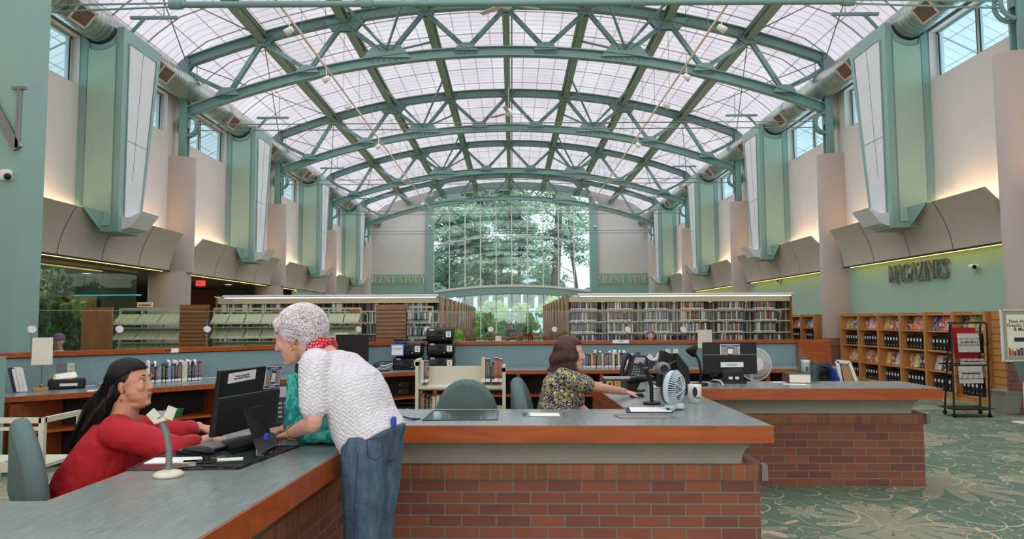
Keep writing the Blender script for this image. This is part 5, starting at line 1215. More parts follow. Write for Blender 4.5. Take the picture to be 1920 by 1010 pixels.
# phones
def phone(org, rz, label, s=1.0, tilt=.95):
    t = thing('desk_phone', label, 'telephone', org, rz); T = Matrix.Translation(org) @ Matrix.Rotation(rz,4,'Z')
    c = MB(); c.T = T; c.cbox((0,.04*s,.012),(.19*s,.19*s,.022),'black_plastic',bev=.008); c.bar((0,.09*s,.02),(0,.07*s,.12*s),.15*s,.015,'black_plastic',(0,1,0)); c.build('base', t)
    T2 = T @ Matrix.Translation((0,-.04*s,.02)) @ Matrix.Rotation(tilt,4,'X')
    c = MB(); c.T = T2; c.cbox((0.02*s,.10*s,0),(.17*s,.21*s,.03),'black_plastic',bev=.01); f = c.build('face', t)
    c = MB(); c.T = T2; c.cbox((.035*s,.155*s,.017),(.09*s,.055*s,.003),'photo_grey'); c.build('display', f)
    for r in range(4):
        for k in range(3): c = MB(); c.T = T2; c.cbox(((.0+k*.026)*s+.012,(.03+r*.022)*s,.018),(.017*s,.012*s,.006),'grey_plastic'); c.build('key', f)
    c = MB(); c.T = T2; c.tube([(-.075*s,.01*s,.03),(-.08*s,.06*s,.052),(-.08*s,.14*s,.052),(-.075*s,.20*s,.03)],[.02*s,.017*s,.017*s,.02*s],'black_plastic',12); c.build('handset', t)
    return t
phone(G(520,800,ZT+.002)+Vector((.0,.0,0)),.35,'black desk phone between the big monitor and the teal bag',1.25,1.0)
phone(G(1183,712,ZT+.002)+Vector((.03,.0,0)),-.7,'black desk phone behind the brown box',1.25,1.0)
# keyboard, mouse under the red woman's hands
def keyboard(p, rz, label, w=.44, m='black_plastic', tray=False):
    t = thing('keyboard', label, 'keyboard', p, rz); T = Matrix.Translation(p) @ Matrix.Rotation(rz,4,'Z'); c = MB(); c.T = T; c.cbox((0,0,.009),(w,.15,.018),m,bev=.005); c.build('body', t)
    c = MB(); c.T = T
    for r in range(5):
        for k in range(15): c.cbox((-w/2+.02+k*(w-.04)/14.5,-.055+r*.026,.021),(.022,.02,.006),'grey_plastic' if m == 'black_plastic' else 'white_plastic')
    o = c.build('key_field', t); o['kind'] = 'stuff'
keyboard(G(418,838,ZT+.003),1.25,'black keyboard on the left desk behind the big monitor')
p = G(1205,741,ZT+.002)
def mouse(p, rz, label):
    t = thing('computer_mouse', label, 'mouse', p, rz); c = MB(); c.T = Matrix.Translation(p) @ Matrix.Rotation(rz,4,'Z')
    c.loft([((0,-.055,.008),(.008,0,0),(0,0,.006)),((0,-.045,.014),(.026,0,0),(0,0,.014)),((0,0,.018),(.031,0,0),(0,0,.018)),((0,.035,.014),(.028,0,0),(0,0,.013)),((0,.052,.008),(.012,0,0),(0,0,.006))],'black_plastic',16); c.build('shell', t)
    c = MB(); c.T = Matrix.Translation(p) @ Matrix.Rotation(rz,4,'Z'); c.tube([(-.003,-.028,.031),(.003,-.028,.031)],.006,'grey_plastic',10); c.build('wheel', t)
mouse(G(1194,744,ZT+.002),PI/2,'black computer mouse under the hand of the woman in the floral shirt')
keyboard(Vector((.50,5.28,.72)),-.1,'black and grey keyboard on the pull-out tray below the desk top',.46)
c = MB(); c.cbox((.50,5.30,.705),(.56,.36,.018),'cherry',bev=.004); c.bar((.30,5.2,.70),(.30,5.2,.79),.02,.02,'black_metal',(0,1,0)); c.bar((.76,5.2,.72),(.79,5.2,.72),.02,.02,'black_metal'); c.build('keyboard_tray', label='sliding wooden keyboard tray under the inner desk edge', cat='tray')
# brown box with yellow stickers
a, e = G(1134,731,ZT), G(1187,731,ZT); d = (e-a); L = d.length; rz = math.atan2(d.y,d.x); t = thing('cash_box','low brown metal box with two yellow warning stickers','cash box',((a+e)/2)[:],rz)
T = Matrix.Translation(a) @ Matrix.Rotation(rz,4,'Z'); hh = P(1134,711,a.y).z-ZT
c = MB(); c.T = T; c.cbox((L/2,.13,hh/2+.002),(L,.26,hh),'brown_box',bev=.004); c.build('case', t)
c = MB(); c.T = T; c.cbox((L/2,.13,hh+.004),(L+.006,.266,.006),'grey_plastic'); c.build('lid', t)
for k, xx in enumerate((.042,.042+.066)):
    c = MB(); c.T = T; c.cbox((xx*1.0+.0,-.002,hh*.55),(.05,.002,.052),'yellow_sticker'); s = c.build('sticker', t)
    c = MB(); c.T = T
    if k: c.lathe([(.014,0),(.019,0)],'ink',(xx,-.0035,hh*.55),20,Matrix.Rotation(PI/2,3,'X')); c.bar((xx-.012,-.0036,hh*.55+.012),(xx+.012,-.0036,hh*.55-.012),.003,.001,'ink',(0,1,0))
    else: c.prism([(-.018,-.012),(-.004,.016),(.016,.014),(.012,-.004),(.018,-.016)],0,.001,'ink',Matrix.Translation((xx,-.003,hh*.55)) @ Matrix.Rotation(PI/2,4,'X'))
    c.build('warning_symbol', s)
# clipboard and flat papers
q = [G(1175,773,ZT+.003),G(1263,773,ZT+.003),G(1256,764.5,ZT+.003),G(1172,764.5,ZT+.003)]; t = thing('clipboard','clipboard holding a white form near the desk corner','clipboard',q[0])
c = MB(); c.add(q+[v+Vector((0,0,.004)) for v in q], [(3,2,1,0),(4,5,6,7),(0,1,5,4),(1,2,6,5),(2,3,7,6),(3,0,4,7)],'navy'); c.build('board', t)
u = [q[0].lerp(q[1],.09),q[0].lerp(q[1],.97),q[3].lerp(q[2],.97),q[3].lerp(q[2],.09)]; c = MB(); u = [v+Vector((0,0,.0045)) for v in u]; c.add(u+[v+Vector((0,0,.001)) for v in u], [(3,2,1,0),(4,5,6,7),(0,1,5,4),(1,2,6,5),(2,3,7,6),(3,0,4,7)],'paper'); c.build('form', t)
cl = q[1].lerp(q[2],.5)+Vector((-.03,0,.012)); c = MB(); c.cbox(cl,(.02,.09,.014),'black_metal',bev=.004); c.build('clip', t)
q = [G(986,780,ZT+.002),G(1056,780,ZT+.002),G(1056,774,ZT+.002),G(986,774,ZT+.002)]; t = thing('taped_form','white sheet taped flat on the near desk under clear tape','paper',q[0])
c = MB(); c.add(q+[v+Vector((0,0,.0015)) for v in q], [(3,2,1,0),(4,5,6,7),(0,1,5,4),(1,2,6,5),(2,3,7,6),(3,0,4,7)],'paper'); c.build('sheet', t)
for k in (0,1): v = q[0].lerp(q[3],.5) if k == 0 else q[1].lerp(q[2],.5); c = MB(); c.cbox(v+Vector((.0,0,.003)),(.05,abs(q[3].y-q[0].y)+.02,.001),'clear_plastic'); c.build('tape', t)
# papers left desk behind the monitor
for k,(px,py,w_,h_,a_,m_,lab) in enumerate(((400,862,.24,.05,.3,'card','cream paper strip on the desk under the big monitor'),(330,862,.22,.12,.1,'paper','white form on the desk beside the red sleeved arm'),(375,833,.15,.10,.5,'blue_plastic','blue edged pad behind the scanner on the left desk'))):
    p = G(px,py,ZT+.005); c = MB(); c.cbox(p,(w_,h_,.003),m_,Rz(a_)); c.build('paper_sheet', label=lab, cat='paper')
# right arm: angled black monitor seen edge on, webcam arm
t = thing('computer_monitor','dark monitor turned edge-on beside the round fan','monitor',G(1252,742,ZT)); Yq = 5.9
a = P(1236,657,Yq); b_ = P(1262,668,Yq+.45); c_ = P(1262,732,Yq+.45); d_ = P(1229,724,Yq)
c = MB(); o2 = Vector((.035,.0,0)); c.add([a,b_,c_,d_]+[v+o2 for v in (a,b_,c_,d_)], [(0,1,2,3),(7,6,5,4),(0,4,5,1),(1,5,6,2),(2,6,7,3),(3,7,4,0)],'black_plastic'); c.build('housing', t)
c = MB(); ctr = (a+b_+c_+d_)/4; ii = [ctr+(v-ctr)*.92-Vector((.002,0,0)) for v in (a,b_,c_,d_)]; c.add(ii, [(0,1,2,3)],'brown_box'); c.build('screen', t)
c = MB(); s0 = ctr+o2; c.tube([s0,s0+Vector((.10,.0,-.03)),Vector((s0.x+.12,s0.y,ZT+.03))],.022,'black_plastic',10); c.cbox((s0.x+.10,s0.y,ZT+.012),(.20,.22,.02),'black_plastic',bev=.006); c.build('stand', t)
t = thing('computer_monitor','second dark monitor tilted away behind the round fan','monitor',G(1285,735,ZT)); a = P(1262,662,5.75); b_ = P(1284,690,6.15); c_ = P(1288,742,6.15); d_ = P(1252,728,5.75)
c = MB(); o2 = Vector((.04,.02,0)); c.add([a,b_,c_,d_]+[v+o2 for v in (a,b_,c_,d_)], [(0,1,2,3),(7,6,5,4),(0,4,5,1),(1,5,6,2),(2,6,7,3),(3,7,4,0)],'black_plastic'); c.build('housing', t)
s0 = (c_+d_)/2; c = MB(); c.tube([(a+b_+c_+d_)/4+o2,Vector((s0.x+.08,s0.y,ZT+.02))],.02,'black_plastic',10); c.cbox((s0.x+.08,s0.y,ZT+.01),(.18,.2,.018),'black_plastic',bev=.006); c.build('stand', t)
p = P(1243,690,5.6); c = MB(); c.ball(p,(.06,.05,.05),'grey_plastic'); c.tube([p+Vector((-.0,-.05,0)),p+Vector((0,-.058,0))],.03,'black_plastic',14)
c.tube([p,p+Vector((.12,.1,.05)),Vector((p.x+.2,p.y+.15,ZT))],.012,'black_metal',8); c.build('webcam', label='round dark webcam on a bent arm above the desk fan', cat='webcam')
# round desk fan
Yf = 4.85; pc = P(1266,727,Yf); r = .155*Yf/5.0; r = 30/1370*Yf*1.08; t = thing('desk_fan','round pale blue desk fan on the right desk arm','fan',(pc.x,Yf,ZT)); ax = Vector((.80,-.58,-.05)).normalized()
up = Vector((0,0,1)); sx = ax.cross(up).normalized(); up = sx.cross(ax); FM = Matrix((sx,up,ax)).transposed()
c = MB(); c.lathe([(.30*r,-.55*r),(.85*r,-.50*r),(1.0*r,-.25*r),(1.02*r,.0)],'pale_blue',pc,36,FM); c.build('rear_shell', t)
c = MB(); c.lathe([(1.03*r,-.32*r),(1.05*r,-.15*r),(1.02*r,-.1*r)],'black_plastic',pc,36,FM) if False else c.lathe([(.0,-.60*r),(.5*r,-.62*r),(.92*r,-.50*r),(.98*r,-.38*r)],'black_plastic',pc,36,FM); c.build('rear_cover', t)
c = MB()
for k in range(44):
    a = 2*PI*k/44; d = Vector((math.cos(a),math.sin(a),0)); c.bar(pc+FM @ (d*1.02*r+Vector((0,0,-.02*r))),pc+FM @ (d*.72*r+Vector((0,0,.30*r))),.006,.010,'pale_blue',tuple(ax))
c.build('side_grille', t)
c = MB()
for k in range(7): rr = r*(.72-.1*k); zq = r*(.30+.035*k); c.lathe([(rr,zq),(rr-.028*r,zq+.02*r),(rr-.045*r,zq)],'pale_blue',pc,32,FM)
c.lathe([(0,.56*r),(.10*r,.55*r),(.12*r,.5*r)],'pale_blue',pc,20,FM)
for k in range(6): a = 2*PI*k/6; c.bar(pc+FM @ Vector((.1*r*math.cos(a),.1*r*math.sin(a),.52*r)),pc+FM @ Vector((.72*r*math.cos(a+.5),.72*r*math.sin(a+.5),.30*r)),.006,.008,'pale_blue',tuple(ax))
c.build('front_grille', t)
c = MB()
for k in range(5): a = 2*PI*k/5; c.cbox(pc+FM @ Vector((.42*r*math.cos(a),.42*r*math.sin(a),.1*r)),(.55*r,.30*r,.01),'grey_plastic',FM @ Rz(a) @ Rx(.5))
c.ball(pc,.16*r,'grey_plastic'); c.tube([pc-FM @ Vector((0,0,.1*r)),pc-FM @ Vector((0,0,.08*r))],.95*r,'black_matte',28); c.build('impeller', t)
c = MB(); zb_ = ZT+.002
for sgn in (-1,1): f0 = pc-up*r*.95+sx*sgn*.3*r; c.bar(f0,Vector((pc.x,pc.y,zb_+.008))+sx*sgn*.85*r-ax*.1*r,.07,.02,'pale_blue',(0,0,1))
c.cbox(Vector((pc.x,pc.y,0))*1+Vector((0,0,(pc.z-r*.98+zb_)/2+.01)),(.10,.07,max(.02,pc.z-r*.9-zb_)),'pale_blue',bev=.01); c.build('foot', t)
# wipes tub
p = G(1303,754,ZT+.002); t = thing('wipes_tub','white cylindrical wipes tub with printed leaf label beside the fan','tub',p)
c = MB(); hh = P(1303,721,p.y).z-ZT; rr = .048; c.lathe([(0,0),(rr,0),(rr,hh*.9),(rr*.98,hh*.92)],'white_plastic',p,28); c.build('body', t)
c = MB(); c.lathe([(rr*1.01,hh*.88),(rr*1.02,hh),(0,hh+.002)],'white_plastic',p,28); c.build('lid', t)
c = MB(); c.ball(p+Vector((-.01,-rr,hh*.62)),(.018,.003,.035),'ink'); c.cbox(p+Vector((.01,-rr-.001,hh*.25)),(.04,.002,.004),'ink'); c.cbox(p+Vector((.0,-rr-.001,hh*.33)),(.05,.002,.005),'grey_plastic'); c.build('printed_label', t)
# black gooseneck lamp
p = G(1313,722,ZT+.002); t = thing('gooseneck_lamp','black gooseneck desk lamp left of the far desk monitor','lamp',p)
c = MB(); c.lathe([(0,0),(.07,0),(.07,.02),(.02,.028),(0,.03)],'black_plastic',p,24); c.build('base', t)
c = MB(); c.tube([p+Vector((0,0,.02)),p+Vector((.01,0,.12)),p+Vector((-.005,0,.22)),P(1306,668,p.y),P(1300,655,p.y)],.011,'black_plastic',10); c.build('neck', t)
q = P(1299,656,p.y-.02); c = MB(); c.lathe([(.0,.045),(.022,.05),(.03,.02),(.055,-.035),(.05,-.035),(.0,.0)],'black_plastic',q,24,Rx(.6) @ Ry(.5)); c.build('shade', t)
# far desk monitor (back to us)
p0 = G(1364,716,ZT+.002); Yd = p0.y; w = (P(1418,650,Yd).x-P(1317,650,Yd).x); h = P(1367,641,Yd).z-P(1367,701,Yd).z; t = thing('computer_monitor','black monitor seen from behind on the far desk, with flyer and notice','monitor',p0)
xc = (P(1418,650,Yd).x+P(1317,650,Yd).x)/2; T = Matrix.Translation((xc,Yd,P(1367,701,Yd).z)); monitor_back((xc,Yd,P(1367,701,Yd).z), Matrix.Identity(4), w, h, t)
poster(T, .0, h*.72, w*.36, h*.42, t, -.016); notice(T, .012, h*.30, w*.42, h*.16, t, -.032, 'Please ask at the desk\nfor a library card')
c = MB(); c.bar((xc-.0,Yd-.05,P(1367,690,Yd).z),(xc+.005,Yd-.07,ZT+.09),w*.38,.02,'grey_plastic' if False else 'black_plastic',(0,1,0)); c.cbox((xc,Yd-.06,ZT+.015),(w*.42,.20,.03),'black_plastic',bev=.006); c.cbox((xc,Yd-.09,ZT+.06),(w*.38,.04,.07),'black_matte',bev=.004); c.build('stand', t)
for dx in (-.03,.03): c = MB(); c.cbox((xc+dx,Yd-.115,ZT+.05),(.035,.012,.022),'paper'); c.build('plug', t)
p = G(1343,724,ZT+.002); cable([p+Vector((.0,.1,.05)),p+Vector((.03,.03,.05)),p+Vector((.055,.0,.03)),p+Vector((.06,-.01,.005))],.006,'white_plastic','white cable looping at the left foot of the far monitor')
# thick book, papers on the far desk
p = G(1501,718,ZT); t = thing('dictionary','thick brown dictionary lying on the far desk, page edges facing us','book',p,-.12); c = MB(); T = Matrix.Translation(p+Vector((0,.10,0))) @ Matrix.Rotation(-.12,4,'Z')
wD = .20; hD = P(1501,700,p.y).z-ZT
for zz_ in (.003,hD-.003): c.T = T; c.cbox((0,0,zz_),(wD,.25,.005),'brown_box')
c.cbox((-wD/2+.003,0,hD/2),(.006,.25,hD),'brown_box'); c.build('cover', t); c = MB(); c.T = T; c.cbox((.003,0,hD/2),(wD-.012,.24,hD-.012),'card'); c.build('page_block', t)
for k,(px,py,a_,lab) in enumerate(((1465,716,.2,'left of the dictionary'),(1490,720,-.3,'just in front of the dictionary'))):
    p = G(px,py,ZT+.003); c = MB(); c.cbox(p,(.20,.09,.002),'paper',Rz(a_)); c.build('paper_slip', label='loose white paper slip on the far desk '+lab, cat='paper')
# acrylic holders, tube, wipes behind the far desk top
t = thing('brochure_holder','clear acrylic brochure holder on the far desk','holder',P(1504,710,6.9)); z0 = ZT+.002
c = MB()
for px0, px1, py, Y in ((1497,1505,652,6.9),(1496,1534,676,6.85)): a = P(px0,py,Y); e = P(px1,py,Y); c.box(a.x,e.x,Y,Y+.003,z0,a.z,'clear_plastic'); c.box(a.x,e.x,Y+.05,Y+.053,z0,a.z*.98,'clear_plastic')
c.build('sleeve', t)
c = MB(); c.box(P(1496,700,6.85).x,P(1534,700,6.85).x,6.8,6.9,z0,z0+.006,'clear_plastic'); c.build('base', t)
p = G(1511,709,z0); c = MB(); hh = P(1511,671,p.y).z-ZT; c.lathe([(0,0),(.014,.0),(.026,.02),(.028,hh*.85),(.02,hh*.88),(.02,hh),(0,hh)],'pale_blue',p,20); c.build('spray_bottle', label='pale blue spray bottle beside the acrylic holder', cat='bottle')
p = G(1531,713,z0)+Vector((0,.25,0)); hh = .19; t = thing('wipes_tub','white wipes tub with dark lid on the far desk','tub',p); c = MB(); c.lathe([(0,0),(.042,0),(.042,hh),(0,hh)],'white_plastic',p,24); c.build('body', t); c = MB(); c.lathe([(.043,hh),(.044,hh+.012),(0,hh+.014)],'navy',p,24); c.build('lid', t)
c = MB(); c.cbox(p+Vector((-.005,-.043,hh*.5)),(.02,.002,.05),'ink'); c.cbox(p+Vector((.02,-.042,hh*.5)),(.004,.002,.12),'grey_plastic'); c.build('printed_label', t)
# white pedestal fan behind the far monitor
Yp = 7.6; pc = P(1416,683,Yp); r = (P(1446,683,Yp)-pc).length; t = thing('pedestal_fan','large white wire pedestal fan behind the far monitor','fan',(pc.x,Yp,0))
c = MB()
for k in range(72): a = 2*PI*k/72; d = Vector((math.cos(a),0,math.sin(a))); c.tube([pc+d*.12*r*1.6+Vector((0,-.06,0)),pc+d*.7*r+Vector((0,-.055,0)),pc+d*r],.0017,'white_plastic',4,False); 
for q in (.4,.7): c.tube([pc+Vector((q*r*math.cos(a),-.057,q*r*math.sin(a))) for a in [2*PI*j/40 for j in range(41)]],.002,'white_plastic',4,False)
o = c.build('front_grille', t, uv=False)
c = MB(); c.tube([pc+Vector((r*math.cos(a),0,r*math.sin(a))) for a in [2*PI*j/48 for j in range(49)]],.006,'white_plastic',6,False); c.build('rim', t, uv=False)
c = MB()
for k in range(72): a = 2*PI*k/72; d = Vector((math.cos(a),0,math.sin(a))); c.tube([pc+d*.12*r+Vector((0,.08,0)),pc+d*.7*r+Vector((0,.07,0)),pc+d*r],.0017,'white_plastic',4,False)
c.build('rear_grille', t, uv=False)
c = MB(); c.lathe([(0,-.062),(.30*r,-.06),(.30*r,-.05),(0,-.05)],'white_plastic',pc,28,Rx(PI/2)) if False else c.tube([pc+Vector((0,-.068,0)),pc+Vector((0,-.058,0))],.36*r,'white_plastic',28); c.build('centre_badge', t, uv=False)
c = MB()
for k in range(3): a = 2*PI*k/3; c.cbox(pc+Rz(0) @ Vector((.4*r*math.cos(a),.01,.4*r*math.sin(a))),(.6*r,.01,.42*r),'clear_plastic',Ry(-a) @ Rx(.35))
c.build('blade', t, uv=False)
c = MB(); c.tube([pc+Vector((0,.05,0)),pc+Vector((0,.20,0))],.055,'white_plastic',18); c.tube([pc+Vector((0,.12,-.03)),(pc.x,Yp+.12,.03)],.016,'white_plastic',12); c.build('motor_and_pole', t, uv=False)
c = MB(); c.lathe([(0,0),(.20,0),(.19,.025),(.03,.05),(0,.05)],'white_plastic',(pc.x,Yp+.12,0),28); c.build('base', t, uv=False)
# chair with blue jacket, white easel frame beyond the far desk
t = chair(3.52,8.1,PI+.3,'black office chair with a blue jacket on it beyond the far desk',w=.42,h=.42,zt=1.00,m='black_matte'); 
c = MB(); p = P(1555,704,7.75); q = P(1575,698,7.75); c.T = None; c.loft([((p.x-.16,7.95,.82),(0,.10,0),(0,0,.06)),((p.x-.06,7.92,.92),(0,.13,0),(0,0,.07)),((p.x+.03,7.9,.96),(0,.14,0),(0,0,.06)),((p.x+.10,7.9,.88),(0,.12,0),(.02,0,.05))],'black_cloth',20); c.build('folded_coat', label='dark padded coat bundled on the chair beyond the far desk', cat='coat')
c = MB(); c.loft([((p.x-.02,7.84,.98),(.025,0,0),(0,.10,.0)),((p.x+.03,7.82,.96),(.03,0,0),(0,.12,0)),((p.x+.08,7.82,.86),(.03,0,0),(0,.12,0)),((p.x+.10,7.82,.70),(.03,0,0),(0,.12,0))],'blue_cloth',20); c.build('scarf', label='bright blue scarf draped over the dark coat', cat='scarf')
Ye = 7.9; t = thing('display_easel','white display easel with brown centre panel beyond the far desk','easel',(P(1588,700,Ye).x,Ye,0))
a, b_, c_, d_ = P(1569,677,Ye), P(1592,679,Ye), P(1606,716,Ye), P(1577,716,Ye); k_ = .04
c = MB(); 
def strip(c, pts, th, m):
    for i in range(len(pts)-1): c.bar(pts[i],pts[i+1],th,.02,m,(0,1,0))
down = lambda v: Vector((v.x+.06*(1 if v is c_ else 1),Ye,0.0))
strip(c,[a,b_],.035,'white_plastic'); strip(c,[a,d_,Vector((d_.x+.10,Ye,0))],.035,'white_plastic'); strip(c,[b_,c_,Vector((c_.x+.25,Ye,0))],.035,'white_plastic'); c.build('frame', t)
c = MB(); cc = [a.lerp(b_,.35),b_,c_,d_.lerp(c_,.25)]; cc = [v+Vector((0,.012,0)) for v in cc]; c.add(cc+[v+Vector((0,.008,0)) for v in cc], [(0,1,2,3),(7,6,5,4),(0,4,5,1),(1,5,6,2),(2,6,7,3),(3,7,4,0)],'cardboard'); c.build('panel', t)
# ---- book truck behind the empty chair
Yt = 7.2; xa, xb = P(786,700,Yt).x, P(945,700,Yt).x; t = thing('book_truck','cream metal book truck behind the empty chair, few books on it','book truck',((xa+xb)/2,Yt,0))
for x, pt in ((xa,672),(xb,684)):
    zt_ = P(790,pt,Yt).z; c = MB(); c.cbox((x,Yt+.16,(zt_+.12)/2),(.03,.05,zt_-.12),'cream_metal'); c.cbox((x,Yt-.16,(zt_+.10)/2),(.03,.05,zt_-.14),'cream_metal'); c.cbox((x,Yt,zt_-.03),(.03,.37,.06),'cream_metal'); c.cbox((x,Yt,.5),(.012,.32,.68),'cream_metal'); c.build('end_frame', t)
for z in (.20,.52,.87):
    c = MB(); zz_ = z; c.cbox(((xa+xb)/2,Yt-.08,zz_-.02),(xb-xa,.17,.02),'cream_metal',Rx(.16)); c.cbox(((xa+xb)/2,Yt+.09,zz_-.02),(xb-xa,.17,.02),'cream_metal',Rx(-.16)); c.cbox(((xa+xb)/2,Yt+.0,zz_+.05),(xb-xa,.012,.24 if z>.8 else .16),'cream_metal'); c.build('shelf', t)
for x in (xa,xb):
    for y in (Yt-.15,Yt+.15): c = MB(); c.tube([(x,y-.014,.06),(x,y+.014,.06)],.06,'black_plastic',16); c.bar((x,y,.07),(x,y,.16),.03,.03,'grey_plastic',(0,1,0)); c.build('caster', t)
random.seed(21)
def row_books(xs, y, z, rz, labf, grp, ks=None, dy=0.0, tilt=0.0):
    x = xs[0]; k = 0; dx, dyv = math.cos(rz), math.sin(rz); s = 0
    L = xs[1]
    while s < L:
        w = place_book(xs[0]+dx*s, y+dyv*s, z, rz, labf(k), grp, tilt=tilt); s += w+.008; k += 1
    return k
row_books((xb-.20,.17), Yt-.13, .885, 0, lambda k: 'COL book, %s from the left at the right end of the cream truck' % ORD[k], 'books on the book truck')
row_books((xa+.045,.06), Yt-.13, .885, 0, lambda k: 'COL book, %s from the left at the left end of the cream truck' % ORD[k], 'books on the book truck')
row_books((xa+.05,.16), Yt-.13, .535, 0, lambda k: 'COL book, %s from the left on the lower truck shelf' % ORD[k], 'books on the book truck')
# ---- held books on the back counter
def along(px0, px1, inset):      # a run on the counter between two pixels, set in from the divider
    q0, d = on_div(px0); q1, _ = on_div(px1); nn = Vector((d.y,-d.x))*inset; return q0+nn, q1+nn, math.atan2(d.y,d.x)
a, e, rz = along(243,368,.34)
k = row_books((a.x,(e-a).length*.96), a.y, ZB+.001, rz, lambda k: 'COL held book, %s from the left, on the left back counter' % ORD[k], 'held books A to H')
a2, e2, rz2 = along(1090,1193,.5); k2 = row_books((a2.x,(e2-a2).length), a2.y, ZB+.001, 0, lambda k: 'COL held book, %s from the left, on the centre back counter' % ORD[k], 'held books I to Z')
for (a_, e_, rz_, n, lab) in ((a,e,rz,k,'left'),(a2,e2,rz2,k2,'centre')):
    for j in range(0,n,2):
        if random.random() < .3 or j > n-3: continue
        f = (j+.5)/n*.93; q = a_.lerp(e_, f); c = MB(); c.cbox((q.x,q.y+.05,ZB+.225+random.uniform(0,.02)),(.022,.09,.05),'paper',Rz(rz_+random.uniform(-.3,.3)) @ Rx(.2)); c.build('hold_slip', label='white paper hold slip, %s from the left, on the %s held books' % (ORD[j//2], lab), cat='paper slip', group='hold slips in the held books')
# ---- black equipment cases
def case(px0, px1, py0, py1, Y, lab):
    a = P(px0,py1,Y); e = P(px1,py0,Y); w = e.x-a.x; h = e.z-a.z; xc = (a.x+e.x)/2; t = thing('equipment_case', lab, 'equipment case', (xc,Y+.12,a.z)); h = h*.985
    c = MB(); pr = [(Y+.03,.0),(Y-.01,.14*h),(Y-.02,.45*h),(Y+.02,.86*h),(Y+.06,h),(Y+.26,h),(Y+.30,.8*h),(Y+.30,.1*h),(Y+.27,0)]
    n = len(pr); vs = [(x,y,a.z+z) for x in (xc-w/2,xc+w/2) for y,z in pr]; vs = [(v[0]*1,v[1],v[2]) for v in vs]
    rings = [(xc-w/2,.86),(xc-w/2+.02,1),(xc+w/2-.02,1),(xc+w/2,.86)]; vs = []
    for x, s in rings:
        for y, z in pr: vs.append((x, Y+.14+(y-Y-.14)*s, a.z+h/2+(z-h/2)*s))
    c.add(vs, [(i*n+j,i*n+(j+1)%n,(i+1)*n+(j+1)%n,(i+1)*n+j) for i in range(3) for j in range(n)]+[list(range(n))[::-1],list(range(3*n,4*n))],'black_plastic'); c.build('shell', t, bevel=.006)
    c = MB(); c.cbox((xc,Y-.018,a.z+h*.72),(.10*w/.4,.012,h*.2),'black_matte',bev=.003); c.cbox((xc-.04*w/.4,Y-.018,a.z+h*.55),(.022,.014,h*.3),'black_matte'); c.cbox((xc+.04*w/.4,Y-.018,a.z+h*.55),(.022,.014,h*.3),'black_matte'); c.build('handle', t)
    c = MB(); c.cbox((xc+w*.34,Y-.02,a.z+h*.55),(w*.19,.004,h*.42),'paper'); s = c.build('label', t); c = MB(); c.cbox((xc+w*.34,Y-.023,a.z+h*.66),(w*.12,.002,h*.04),'ink'); c.cbox((xc+w*.34,Y-.023,a.z+h*.5),(w*.04,.002,h*.12),'ink'); c.build('printing', s)
    c = MB(); c.cbox((xc-w*.30,Y+.012,a.z+h*.86),(w*.15,.004,h*.11),'paper',Rx(-.35)); s = c.build('small_label', t); c = MB(); c.cbox((xc-w*.30,Y+.009,a.z+h*.86),(w*.10,.002,h*.04),'blue_print',Rx(-.35)); c.build('printing', s)
    c = MB(); c.tube([(xc+w*.15,Y-.012,a.z+h*.28),(xc+w*.15,Y-.022,a.z+h*.28)],.008,'white_plastic',10); c.build('lock', t)
Yc = 11.05
case(801,851,667.5,694,Yc,'black equipment case with white labels, bottom of the stack of three')
case(800,851,641,667.5,Yc,'black equipment case with white labels, middle of the stack of three')
case(799,849,614,641,Yc,'black equipment case with white labels, top of the stack of three')
case(736,791,669,695.5,Yc-.08,'black equipment case with white labels, bottom of the stack of two')
case(740,791,641.5,669,Yc-.08,'black equipment case behind the blue notice, upper of two')
p = P(752,637,Yc+.05); c = MB(); c.cbox(p,(.20,.16,.04),'black_plastic',bev=.008); c.cbox(p+Vector((.06,-.08,.005)),(.03,.004,.012),'blue_plastic'); c.build('router', label='small flat black device on top of the stack of two cases', cat='device')
p = P(745,656,Yc-.14); t = thing('notice_holder','bright blue framed notice hanging on the upper equipment case','notice',p); c = MB(); c.cbox(p,(.20,.012,.185),'blue_plastic',bev=.01); c.build('frame', t)
c = MB(); c.cbox(p-Vector((.0,.008,0)),(.165,.002,.145),'paper'); c.build('sheet', t); font_text('Mobile hotspots\nask at the desk', .022, frameM(p-Vector((0,.0095,-.02)),(1,0,0),(0,0,1)), 'ink', 'lettering', t)
# ---- counter monitor, keyboard, cables
Yn = 10.75; a = P(630,627,Yn); e = P(691,677,Yn); t = thing('computer_monitor','black monitor facing us on the back counter behind the standing woman','monitor',((a.x+e.x)/2,Yn,ZB))
c = MB(); c.cbox(((a.x+e.x)/2,Yn,(a.z+e.z)/2),(e.x-a.x,.03,a.z-e.z),'black_plastic',bev=.005); c.build('housing', t)
c = MB(); c.cbox(((a.x+e.x)/2,Yn-.017,(a.z+e.z)/2+.01),(e.x-a.x-.04,.003,a.z-e.z-.05),'dark_interior'); c.build('screen', t)
c = MB(); xm = (a.x+e.x)/2; c.bar((xm+.06,Yn+.03,e.z+.1),(xm+.06,Yn+.04,ZB+.01),.04,.03,'black_plastic',(0,1,0)); c.cbox((xm+.06,Yn+.02,ZB+.01),(.24,.18,.016),'black_plastic',bev=.005); c.build('stand', t)
keyboard(Vector((xm+.36,Yn-.05,ZB+.002)),.12,'black keyboard on the back counter right of the monitor',.40)
random.seed(4); zq = ZB+.012
